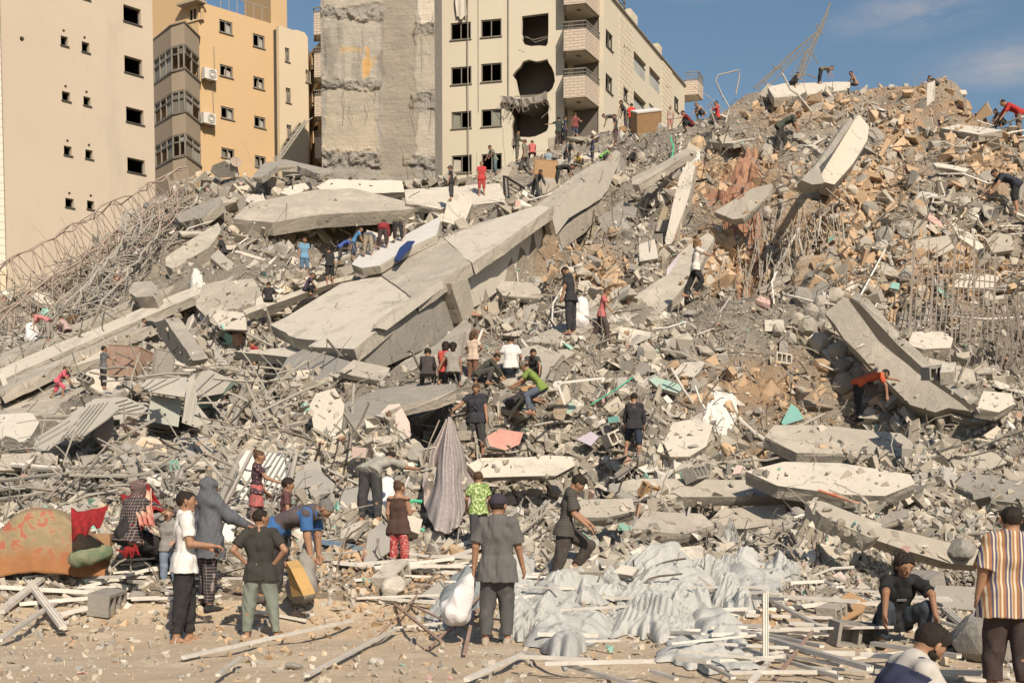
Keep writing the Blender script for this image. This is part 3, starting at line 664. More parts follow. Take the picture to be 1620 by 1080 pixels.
# panels of smoother lighter plaster left and right of the rough middle strip
for (u0, v0, u1, v1, cc, dep) in [(512,-60,607,8,(1.4,1.36,1.28),.05),(516,30,600,128,(1.28,1.27,1.24),.04),(516,142,598,236,(1.22,1.18,1.1),.04),(512,180,594,238,(1.38,1.3,1.16),.0),
        (662,-60,692,36,(1.75,1.7,1.6),.05),(655,58,690,145,(1.25,1.22,1.14),.02),(652,180,688,248,(1.38,1.34,1.26),.03),(606,-60,655,280,(1.0,.96,.9),-.03)]:
    m_ = reg(u0, v0, u1, v1); rel = rel*(1-m_*.6)+m_*dep; tint = tint*(1-m_[..., None])+np.array(cc)*m_[..., None]
m_ = reg(574, 72, 601, 124, 2)*np.clip(fbm(AA, Z2*.35, 2.2, 3, 9)*5+.9-.3*(vv2-72)/52, 0, 1); tint = tint*(1-m_[..., None])+np.array([1.9, 1.28, .62])*m_[..., None]
m_ = reg(540, 78, 575, 84, 2)*.7; tint = tint*(1-m_[..., None])+np.array([1.7, 1.25, .7])*m_[..., None]
for (u0, v0, u1, v1, amp) in [(512,16,606,30,.75),(512,128,604,143,.75),(512,236,598,262,.85),(655,34,692,54,.5),(648,146,690,168,.6),(640,248,692,262,.6)]:
    m_ = reg(u0, v0, u1, v1, 3); rel += m_*(amp*(.16+fbm(AA, Z2, 2.4, 4, 4)*.5)); tint *= (1-m_*.1)[..., None]
m_ = reg(512, 45, 606, 130, 4)*np.clip(fbm(AA*2, Z2*.3, .8, 4, 11)*2.2, 0, 1); tint *= (1-m_*.35)[..., None]
jag = fbm(Z2*0, Z2, .9, 4, 6)*.5*(AA/fg.L)
VV = np.stack([PX[..., 0]+fg.n.x*rel, PX[..., 1]+fg.n.y*rel, Z2], -1).reshape(-1, 3)
i3, j3 = np.meshgrid(np.arange(na-1), np.arange(nz_-1), indexing='ij'); q3 = np.stack([i3*nz_+j3, (i3+1)*nz_+j3, (i3+1)*nz_+j3+1, i3*nz_+j3+1], -1).reshape(-1, 4)
off3 = np.array(bc.location); me = big_mesh('wall_face', VV-off3, q3, M['core'], tint.reshape(-1, 3)); o = link_mesh('wall_face', me, bc)
k = MB(); k.box(fg.w(fg.L/2, 20, -2.03), fg.L-.02, 3.6, 40, fg.d, fg.n); k.build('wall_body', M['concrete_grey'], bc)
k = MB()
for i in range(16):
    u = random.choice([random.uniform(520, 600), random.uniform(655, 690)]); v = random.choice([25, 135, 250, 158, 44])+random.uniform(-6, 6); a, z = fg.at(u, v)
    p = fg.w(a, z, .3); L = random.uniform(.5, 2.6); k.tube([p, p+Vector((random.uniform(-.1, .1), -.2, -.1*L)), p+Vector((random.uniform(-.2, .2), -.1, -L*.5)), p+Vector((random.uniform(-.2, .2), -.05, -L))], .014, 4)
tag(k.build('hanging_rebar', M['rebar'], bc), kind='stuff')
# -- cream building right of it
fw_ = Face(680, 89.2, 890, 87)
bw_ = root('apartment_building', (*fw_.w(fw_.L*.5, 0, -5).xy, 0), 'cream apartment building with blasted holes in its front and corner balconies', 'building')
wr = [fw_.rect(a/3+540, b/3, c/3, d/3+540) for a, b, c, d in [(518,112,193,615),(520,322,405,617),(522,533,613,617),(524,740,824,619),(662,97,180,760),(663,305,392,761),(664,522,604,761),(665,733,812,762),(430,120,205,461),(430,330,413,461),(430,540,620,463),(430,748,825,465)]]
wr += [fw_.rect(712.5, -33, -6, 745), fw_.rect(760.7, -38, -10, 793.5)]
def poly(pts_, f, ou=540, s=3): return [f.at(x/s+ou, y/s) for x, y in pts_]
h1 = poly([(857,78),(983,62),(983,150),(980,205),(972,220),(940,217),(900,220),(870,212),(858,190),(862,175),(855,160)], fw_)
h2 = poly([(862,293),(978,281),(985,300),(1000,322),(1010,350),(1014,385),(1002,420),(985,438),(960,440),(930,455),(905,462),(870,466),(848,465),(838,430),(832,400),(828,378),(812,358),(830,335),(848,318)], fw_)
h3 = poly([(775,480),(790,462),(830,470),(880,478),(940,465),(968,450),(980,478),(985,560),(982,605),(975,622),(950,635),(920,648),(890,652),(850,650),(822,700),(812,740),(806,690),(812,650),(808,600),(818,560),(805,530),(790,505)], fw_)
def jagged(l, a, seg=.35):
    o = []
    for i in range(len(l)):
        p, q = l[i], l[(i+1) % len(l)]; L = math.hypot(q[0]-p[0], q[1]-p[1]); m = max(1, int(L/seg)); o.append(p)
        for j in range(1, m): o.append((p[0]+(q[0]-p[0])*j/m+random.uniform(-a, a), p[1]+(q[1]-p[1])*j/m+random.uniform(-a, a)))
    return o
h1 = h1[:4]+jagged(h1[4:], .05)[:-6] if 0 else h1
h2 = jagged(h2, .11); h3 = jagged(h3, .1)
_, wtop = fw_.at(800, -60)
wall(fw_, [(0, 0), (fw_.L, 0), (fw_.L, wtop), (0, wtop)], [rloop(r) for r in wr]+[h1, h2, h3], .32, 'wall', M['wall_white'], bw_)
for i, r in enumerate(wr):
    pn = {3: [(.05, .5, .1, .8, M['curtain'])], 2: [(.05, .48, .05, .95, M['glass'])], 6: [(.5, .95, .05, .95, M['glass'])]}.get(i)
    window(fw_, r, bw_, M['grey_frame'], 'slide', .1, pane=pn, fw=.07)
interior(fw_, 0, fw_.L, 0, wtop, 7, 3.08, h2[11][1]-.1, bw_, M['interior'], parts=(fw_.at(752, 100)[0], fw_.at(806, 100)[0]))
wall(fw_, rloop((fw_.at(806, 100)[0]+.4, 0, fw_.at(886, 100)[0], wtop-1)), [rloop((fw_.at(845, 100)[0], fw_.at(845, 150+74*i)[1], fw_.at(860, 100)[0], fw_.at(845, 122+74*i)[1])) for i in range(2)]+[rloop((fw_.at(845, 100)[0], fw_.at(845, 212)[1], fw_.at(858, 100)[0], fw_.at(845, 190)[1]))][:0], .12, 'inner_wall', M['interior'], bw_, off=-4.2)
# hanging broken floor slab in the lower hole
k = MB(); f = fw_
a0 = f.at(797, 158)[0]; a1 = f.at(866, 155)[0]; zt_ = f.at(830, 154)[1]
top_ = []; nseg = 12
for i in range(nseg+1):
    t = i/nseg; a = a0+(a1-a0)*t; sag = -math.sin(t*3.1)*.35+random.uniform(-.06, .06)
    th = .45+random.uniform(-.12, .12)
    for (o_, zz0) in ((.35+random.uniform(0, .25), 0), (.3+random.uniform(0, .2), -th), (-2.2, -th), (-2.2, 0)): top_.append(f.w(a, zt_+sag+zz0+.1, o_))
fs = []
for i in range(nseg):
    b = i*4
    for j in range(4): fs.append((b+j, b+(j+1) % 4, b+4+(j+1) % 4, b+4+j))
fs += [(0, 1, 2, 3), (nseg*4+3, nseg*4+2, nseg*4+1, nseg*4)]
obj('broken_slab_edge', top_, fs, M['concrete_grey'], bw_)
k = MB()
for (hu, hv) in [(870,57),(850,74),(845,73),(866,56)]: 
    a, z = fw_.at(hu, hv); k.tube([fw_.w(a, z, -.2), fw_.w(a-1.0, z-.3+random.uniform(-.1, .1), .0), fw_.w(a-1.6, z+.1, -.2)], .03, 4)
for i in range(16):
    a, z = fw_.at(random.uniform(800, 865), random.uniform(152, 165)); p = fw_.w(a, z, .2); k.tube([p, p+Vector((random.uniform(-.4, .4), -.4, random.uniform(-.7, .2))), p+Vector((random.uniform(-.6, .6), -.3, random.uniform(-1.2, -.2)))], .02, 4)
tag(k.build('torn_rebar', M['rebar'], bw_), kind='stuff')
k = MB(); a, z = fw_.at(805, 0); k.tube([fw_.w(a, wtop-1, .1), fw_.w(a, z-6.5, .1)], .05, 6); a, z = fw_.at(757, 0); k.tube([fw_.w(a, wtop-1, .06), fw_.w(a, z-7.5, .06)], .02, 5); k.build('downpipe', M['wire'], bw_)
k = MB(); a, z = fw_.at(741, 0); k.tube([fw_.w(a, z+3, .15), fw_.w(a+.02, z-5, .25), fw_.w(a+.1, z-12, .3)], .035, 5); k.build('dangling_cable', M['wire'], bw_)
# corner recess, balconies and side
fr1 = Face(890, 88.4, 926, 88.7); fr2 = Face(926, 88.7, 952, 87.6)
blockw([P(890, 780, 87.005), P(890, 780, 95), P(930, 780, 95), P(953, 780, 95), P(952, 780, 87.6), P(926, 780, 88.7), P(890.2, 780, 88.4)], 0, wtop, 'recess_wall', M['wall_white'], bw_)
for v1, v2 in [(120, 95), (195, 170)]:
    wd = Face(893, 88.35, 923, 88.6); r = wd.rect(900, v2, v1+4, 915)
zc = lambda v: P(924, v, 85.4).z
ring = [P(890.2, 780, 87), P(890.2, 780, 85.75), P(924, 780, 85.4), P(949, 780, 88.1), P(926, 780, 88.7)]
for vb, vt, vr in [(153, 119.6, 107.6), (78.5, 45, 32.6), (5, -29, -41)]:
    s_ = balcony(ring[:4], zc(vb), zc(vt), zc(vr), bw_, M['brick_pink'], None, M['grey_frame'], ceil=1)
    blockw([ring[0], P(890.2, 780, 88.6), ring[4], P(949.3, 780, 88.2)], zc(vb)+.001, zc(vb)+.2, 'balcony_floor', M['wall_white'], s_)
fs_ = Face(952, 87.6, 1078, 108.0)
_, stop = fs_.at(1000.6, 38)
s6 = 4.908
def cr(x0, vt, vb, x1): return fs_.rect(860+x0/s6, vt/s6, vb/s6, 860+x1/s6)
sw = [cr(483,222,350,538), cr(482,562,690,536), cr(615,670,770,655), cr(617,350,470,628), cr(636,365,480,645), cr(654,380,497,663), cr(947,660,745,955), cr(962,672,760,970), cr(1015,740,845,1050)]
lg = [cr(700,393,545,797), cr(700,702,860,797), cr(822,512,655,907), cr(820,797,900,905)]
wall(fs_, [(0, 0), (fs_.L, 0), (fs_.L, stop), (0, stop)], [rloop(r) for r in sw+lg], .35, 'wall', M['wall_white'], bw_)
for r in sw[:3]+sw[8:]: window(fs_, r, bw_, M['dark_frame'], 'slide', .08, pane=[(.5, .95, .05, .95, M['glass'])])
for i, r in enumerate(lg):
    k = MB(); hgt = .9
    k.box(fs_.w((r[0]+r[2])/2, r[1]+hgt*.5, -.08), r[2]-r[0]-.01, .05, hgt*.9, fs_.d, fs_.n); k.build('loggia_parapet', M['glass_pale'], bw_)
    k = MB(); k.bar(fs_.w(r[0]+.01, r[1]+hgt+.06, -.08), fs_.w(r[2]-.01, r[1]+hgt+.06, -.08), .07); k.build('handrail', M['dark_frame'], bw_)
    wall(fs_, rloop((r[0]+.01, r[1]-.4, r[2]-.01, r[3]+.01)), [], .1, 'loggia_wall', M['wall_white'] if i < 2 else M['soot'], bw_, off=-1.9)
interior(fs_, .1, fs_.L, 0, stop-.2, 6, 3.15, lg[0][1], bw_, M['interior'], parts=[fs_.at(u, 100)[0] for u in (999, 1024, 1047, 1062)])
def clad(x0, x1, v0, v1, mt=M['brick_cream']):
    a0 = fs_.at(860+x0/s6, 60)[0]; a1 = fs_.at(860+x1/s6, 60)[0]; _, z1 = fs_.at(860+x0/s6, v0/s6); _, z0 = fs_.at(860+x0/s6, v1/s6)
    hs = [rloop(r) for r in sw if a0 < r[0] and r[2] < a1 and r[1] > z0 and r[3] < z1]
    wall(fs_, rloop((a0, z0, a1, z1)), hs, .055, 'stone_cladding', mt, bw_, uv=True, off=.06)
clad(585, 690, 100, 1100); clad(918, 995, 470, 1000)
k = MB(); 
for a_, b_ in [(0, fs_.L)]: k.bar(fs_.w(a_, stop+.05, -.1), fs_.w(b_, stop+.05, -.1), .5, .1)
k.build('roof_coping', M['grey_frame'], bw_)
k = MB(); c = [fs_.w(x, z, o) for z in (stop-.3, stop-.1) for x, o in ((.1, -.36), (fs_.L-.1, -.36), (fs_.L-.1, -8), (.1, -8))]; k.add(c, [(3, 2, 1, 0), (4, 5, 6, 7), (0, 1, 5, 4), (1, 2, 6, 5), (2, 3, 7, 6), (3, 0, 4, 7)]); k.build('roof', M['wall_white'], bw_)
blockw([P(952.4, 780, 87.9), P(952.4, 780, 100), P(1080, 780, 113), P(1078.4, 780, 108.2)], 0, .1, 'base_course', M['wall_white'], bw_)
# roof structures
def rbox(x0, x1, vt, dep0, dep1, name, mat):
    u0 = 860+x0/s6; u1 = 860+x1/s6; a0 = fs_.at(u0, 60)[0]; a1 = fs_.at(u1, 60)[0]
    q0 = fs_.w(a0, 0, dep0); q1 = fs_.w(a1, 0, dep0); zt = CAMZ+(780-vt/s6)/F*q0.y
    return blockw([q0, q1, fs_.w(a1, 0, dep1), fs_.w(a0, 0, dep1)], stop-.1, zt, name, mat, bw_), zt
rbox(700, 758, 90, -1.4, -4, 'stair_house', M['brick_cream']); rbox(765, 818, 165, -.9, -4, 'stair_house', M['wall_white'])
rbox(838, 945, 350, -1.2, -5, 'roof_room', M['brick_cream']); rbox(985, 1012, 420, -1.0, -3, 'parapet_block', M['brick_cream'])
for nm in ('stair_house', 'roof_room', 'parapet_block'):
    for o in [o for o in bpy.data.objects if o.name.startswith(nm)]:
        if not o.data.uv_layers:
            ul = o.data.uv_layers.new(name='UVMap')
            for lp in o.data.loops:
                p = o.data.vertices[lp.vertex_index].co+wloc(o)-fs_.o; ul.data[lp.index].uv = (p.dot(fs_.d)+p.dot(fs_.n), p.z)
k = MB()
a0 = fs_.at(961, 10)[0]; a1 = fs_.at(999, 10)[0]
for i in range(9):
    a = a0+(a1-a0)*i/8; k.bar(fs_.w(a, stop, -.5), fs_.w(a, stop+2.8, -.5), .09 if i % 4 == 0 else .04)
    k.bar(fs_.w(a, stop+2.84, -.5), fs_.w(a, stop+2.84, -3.5), .05)
for z in (.35, .7, 1.05, 1.4, 2.1, 2.8): k.bar(fs_.w(a0, stop+z, -.5), fs_.w(a1, stop+z, -.5), .05)
for i in range(5): k.bar(fs_.w(a1, stop, -.5-i*.75), fs_.w(a1, stop+2.8, -.5-i*.75), .05)
for z in (.35, .7, 1.05, 1.4, 2.1, 2.8): k.bar(fs_.w(a1, stop+z, -.5), fs_.w(a1, stop+z, -3.5), .05)
k.build('roof_pergola', M['dark_frame'], bw_)
# far right end balcony
e0 = fs_.at(1077.5, 120)[0]
for vb, vt, vr in [(803, 700, 635)]:
    rg_ = [fs_.w(fs_.L-.05, 0, .0), fs_.w(fs_.L+.2, 0, 1.1), fs_.w(fs_.L+1.9, 0, 1.1), fs_.w(fs_.L+2.0, 0, -1)]
    zq = lambda v: CAMZ+(780-v/s6)/F*rg_[1].y
    balcony(rg_, zq(vb), zq(vt), zq(vr), bw_, M['brick_pink'], None, M['grey_frame'])
# white cloth hanging from an upper window
f = fw_; a, z = f.at(733, 0); vs = []; fs = []
for j in range(12):
    for i in range(7):
        vs.append(f.w(a-.45+i*.13+math.sin(j*.7)*.04, z+1.6-j*.25-(.25 if i in (2, 3) and j == 11 else 0), .25+.08*math.sin(i*1.9+j*.3)))
for j in range(11):
    for i in range(6): b = j*7+i; fs.append((b, b+1, b+8, b+7))
o = obj('hanging_cloth', vs, fs, M['plaster_white'], None, True); tag(o, 'white cloth hanging down the front of the cream building from above', 'cloth')
# ------------------------------------------------------------------ big pieces of the collapsed building
def hit_fb(u, v):
    u = np.asarray(u, float); v = np.asarray(v, float); D = hit_np(u, v)
    for e in (4, 10, 18, 30, 50, 80):
        m = np.isnan(D)
        if not m.any(): break
        D[m] = hit_np(u[m], np.maximum(v[m], np.interp(u[m], _sx, _sy))+e)
    return np.where(np.isnan(D), 58.0, D)
def Dt(u, v): return float(hit_fb([u], [v])[0])
class Plane:
    def __init__(s, p, n):
        s.p = Vector(p); s.n = Vector(n).normalized()
        if s.n.dot(Vector((0, 0, CAMZ))-s.p) < 0: s.n = -s.n
    def at(s, u, v):
        r = rayd(u, v); c = Vector((0, 0, CAMZ)); return c+r*((s.p-c).dot(s.n)/r.dot(s.n))
    def off(s, d): return Plane(s.p+s.n*d, s.n)
def plane3(a, b, c):
    A_, B_, C_ = P(*a), P(*b), P(*c); return Plane(A_, (B_-A_).cross(C_-A_))
def planev(a, b):
    A_, B_ = P(*a), P(*b); return Plane(A_, (B_-A_).cross(Vector((0, 0, 1))))
def fit(pts_, off=.25, tilt=(0, 0), lift=None):
    """plane lying on the mound under the outline; tilt in degrees about x (pitch) and y (roll)"""
    us = [p[0] for p in pts_]; vs = [p[1] for p in pts_]; cu = sum(us)/len(us); cv = sum(vs)/len(vs)
    ps_ = [(u*.9+cu*.1, v*.9+cv*.1) for u, v in pts_]+[(cu, cv)]
    D = hit_fb([p[0] for p in ps_], [p[1] for p in ps_])
    W3 = np.array([P(u, v, d) for (u, v), d in zip(ps_, D)]); c = W3.mean(0)
    U, S_, Vt = np.linalg.svd(W3-c)
    n_ = Vector(Vt[2])
    if n_.dot(Vector((0, 0, CAMZ))-Vector(c)) < 0: n_ = -n_
    base = Vector((0, -.5, .87)); n_ = (n_+base*.35).normalized()
    n_ = Matrix.Rotation(R(tilt[0]), 3, 'X') @ Matrix.Rotation(R(tilt[1]), 3, 'Y') @ n_
    if n_.dot(Vector((0, 0, CAMZ))-Vector(c)) < 0: n_ = -n_
    q_ = Plane(Vector(c), n_); mx_ = max(0, np.percentile((W3-c) @ np.array(q_.n), 60))
    return q_.off(mx_+off)
HARD = []       # world triangles/quads people and rocks may rest on
def slab(name, pts_, pl, thick, mat, jag=.12, seg=.5, label=None, cat='concrete slab', group=None, parent=None, dirn=None, sm=False, edgemat=None):
    """solid plate: traced outline on a plane in the world, extruded away by its real thickness, with broken edges"""
    w3 = [pl.at(u, v) for u, v in pts_]
    ring = []
    for i in range(len(w3)):
        a, b = w3[i], w3[(i+1) % len(w3)]; L = (b-a).length; m = max(1, int(L/seg)) if jag else 1
        for j in range(m):
            p = a.lerp(b, j/m)
            if j and jag:
                t = (b-a).normalized(); q_ = t.cross(pl.n); p = p+q_*random.choice([0, 0, 0, .3, .6, 1])*random.uniform(-jag, jag*.3)*.8+t*random.uniform(-.3, .3)*L/m
            ring.append(p)
    dn = dirn if dirn is not None else -pl.n
    X_ = pl.n.orthogonal().normalized(); Y_ = pl.n.cross(X_)
    n = len(ring); P2 = [Vector(((p-pl.p).dot(X_), (p-pl.p).dot(Y_))) for p in ring]
    r_ = geometry.delaunay_2d_cdt(P2, [(i, (i+1) % n) for i in range(n)], [], 1, 1e-6)
    if len(r_[0]) != n: ring = [pl.p+X_*q_.x+Y_*q_.y for q_ in r_[0]]; bd = None
    tris = [list(t) for t in r_[2]]
    om_ = {i: r_[3][i][0] for i in range(len(r_[0]))} if len(r_[0]) == n else None
    if om_ is None:
        print('slab self-crossing', name, pts_[:2]); return None
    tris = [[om_[i] for i in t] for t in tris]
    def J(s_): return Vector((random.uniform(-s_, s_), random.uniform(-s_, s_), random.uniform(-s_, s_)))
    ch = min(.04, thick*.15) if jag else 0
    c_ = sum(ring, Vector())/n
    vs = [p for p in ring]
    jj = jag*.22
    vs += [p+dn*(thick*random.uniform(.2, .45))+J(jj) for p in ring]
    vs += [p+dn*thick+J(jj)*.6-(p-c_).normalized()*random.uniform(0, jag*.4) for p in ring]
    fs = [tuple(t) for t in tris]+[tuple(i+2*n for i in t[::-1]) for t in tris]
    for k_ in (0, 1):
        for i in range(n):
            j = (i+1) % n; fs.append((k_*n+i, k_*n+j, (k_+1)*n+j, (k_+1)*n+i))
    mats = [mat, edgemat or M['concrete']]; mi = [0]*(2*len(tris))+[1]*(2*n)
    o = obj(name, vs, fs, mat, parent, mats=mats, mi=mi)
    bm = bmesh.new(); bm.from_mesh(o.data); bmesh.ops.recalc_face_normals(bm, faces=bm.faces); bm.to_mesh(o.data); bm.free()
    if label: tag(o, label, cat, group)
    HARD.append((vs, fs))
    return o
C_, CGy, PC, PW = M['concrete'], M['concrete_grey'], M['plaster_cream'], M['plaster_white']
# the long collapsed roof plate with its deep edge beam
A_ = BA; B_ = BB
top = plane3(A_, B_, BC)
slab('concrete_fragment', [(428,514),(455,500),(540,448),(568,443),(596,430),(655,474),(600,520),(560,552),(487,548),(502,538),(470,535)], top, .35, PC, .08, .5, 'lower section of the long tilted roof slab in the middle of the mound')
slab('concrete_fragment', [(592,426),(660,390),(700,376),(745,416),(697,446),(657,473)], top.off(.05), .35, C_, .07, .4, 'middle section of the long tilted roof slab, with the crack lines')
slab('concrete_fragment', [(702,376),(760,352),(853,325),(870,330),(747,416)], top.off(.02), .35, PC, .07, .5, 'upper section of the long tilted roof slab in the middle of the mound')
vp = planev(BA, BB).off(.02)
slab('edge_beam', [(743,421),(868,331),(876,332),(879,398),(800,452),(748,487),(741,460)], vp, .3, PW, .05, .8, 'pale upper half of the deep edge beam along the right side of the roof slab', 'concrete beam')
slab('edge_beam', [(565,553),(607,517),(697,448),(713,450),(738,510),(690,545),(640,566),(598,585),(562,560)], vp.off(-.08), .3, CGy, .05, .8, 'dark grey painted lower half of the edge beam under the roof slab', 'concrete beam')
slab('beam_trim', [(600,519),(612,505),(697,444),(714,447),(716,452),(698,458),(612,522)], vp.off(.1), .25, PW, .06, .5, 'thin white plaster strip along the upper rim of the dark edge beam', 'plaster strip')
slab('column_stub', [(713,448),(740,440),(750,486),(738,512),(733,510)], vp.off(.28), .5, C_, .05, .4, 'broken rib of a column between the pale and the dark edge beam halves', 'column')
slab('wall_panel', [(556,418),(568,404),(640,372),(690,345),(697,348),(690,372),(640,395),(600,420),(572,424)], fit([(556,418),(690,345),(690,372),(590,424)], .9), .25, M['white'], .04, 1, 'smooth white wall panel lying above the roof slab with a blue cloth on it', 'wall panel')
slab('wall_panel', [(590,424),(640,396),(684,375),(655,408),(612,430)], fit([(590,424),(640,396),(684,375),(612,430)], .35), .3, PC, .08, .5, 'buff broken panel under the lower edge of the smooth white wall panel', 'wall panel')
slab('concrete_fragment', [(390,497),(430,482),(520,450),(566,440),(540,449),(470,478),(428,500),(395,505)], fit([(390,497),(520,450),(566,440),(428,500)], .5), .2, PC, .06, .4, 'narrow warm edge strip along the left rim of the long roof slab')
slab('concrete_fragment', [(370,555),(487,548),(560,553),(520,560),(470,566)], top.off(-.4), .25, PC, .05, .6, 'pale underside strip showing below the lower end of the roof slab')
# upper end of the ridge
slab('edge_beam', [(870,330),(905,300),(975,243),(982,246),(977,262),(962,300),(950,315),(900,345),(880,372)], planev(BD, BE), .35, PW, .08, .7, 'upper cream wall beam pointing up towards the corner balconies', 'concrete beam')
slab('concrete_fragment', [(850,325),(905,280),(975,237),(983,243),(905,300),(868,332)], plane3((868, 330, 42.0), (980, 246, 48.9), (905, 278, 46.5)), .3, C_, .06, .7, 'narrow tilted slab crest leading up to the people below the balconies')
slab('concrete_fragment', [(878,372),(950,316),(962,302),(955,335),(920,372),(885,398)], planev(BD, BE).off(-.1), .4, C_, .12, .5, 'grey cracked beam underside below the upper cream wall beam')
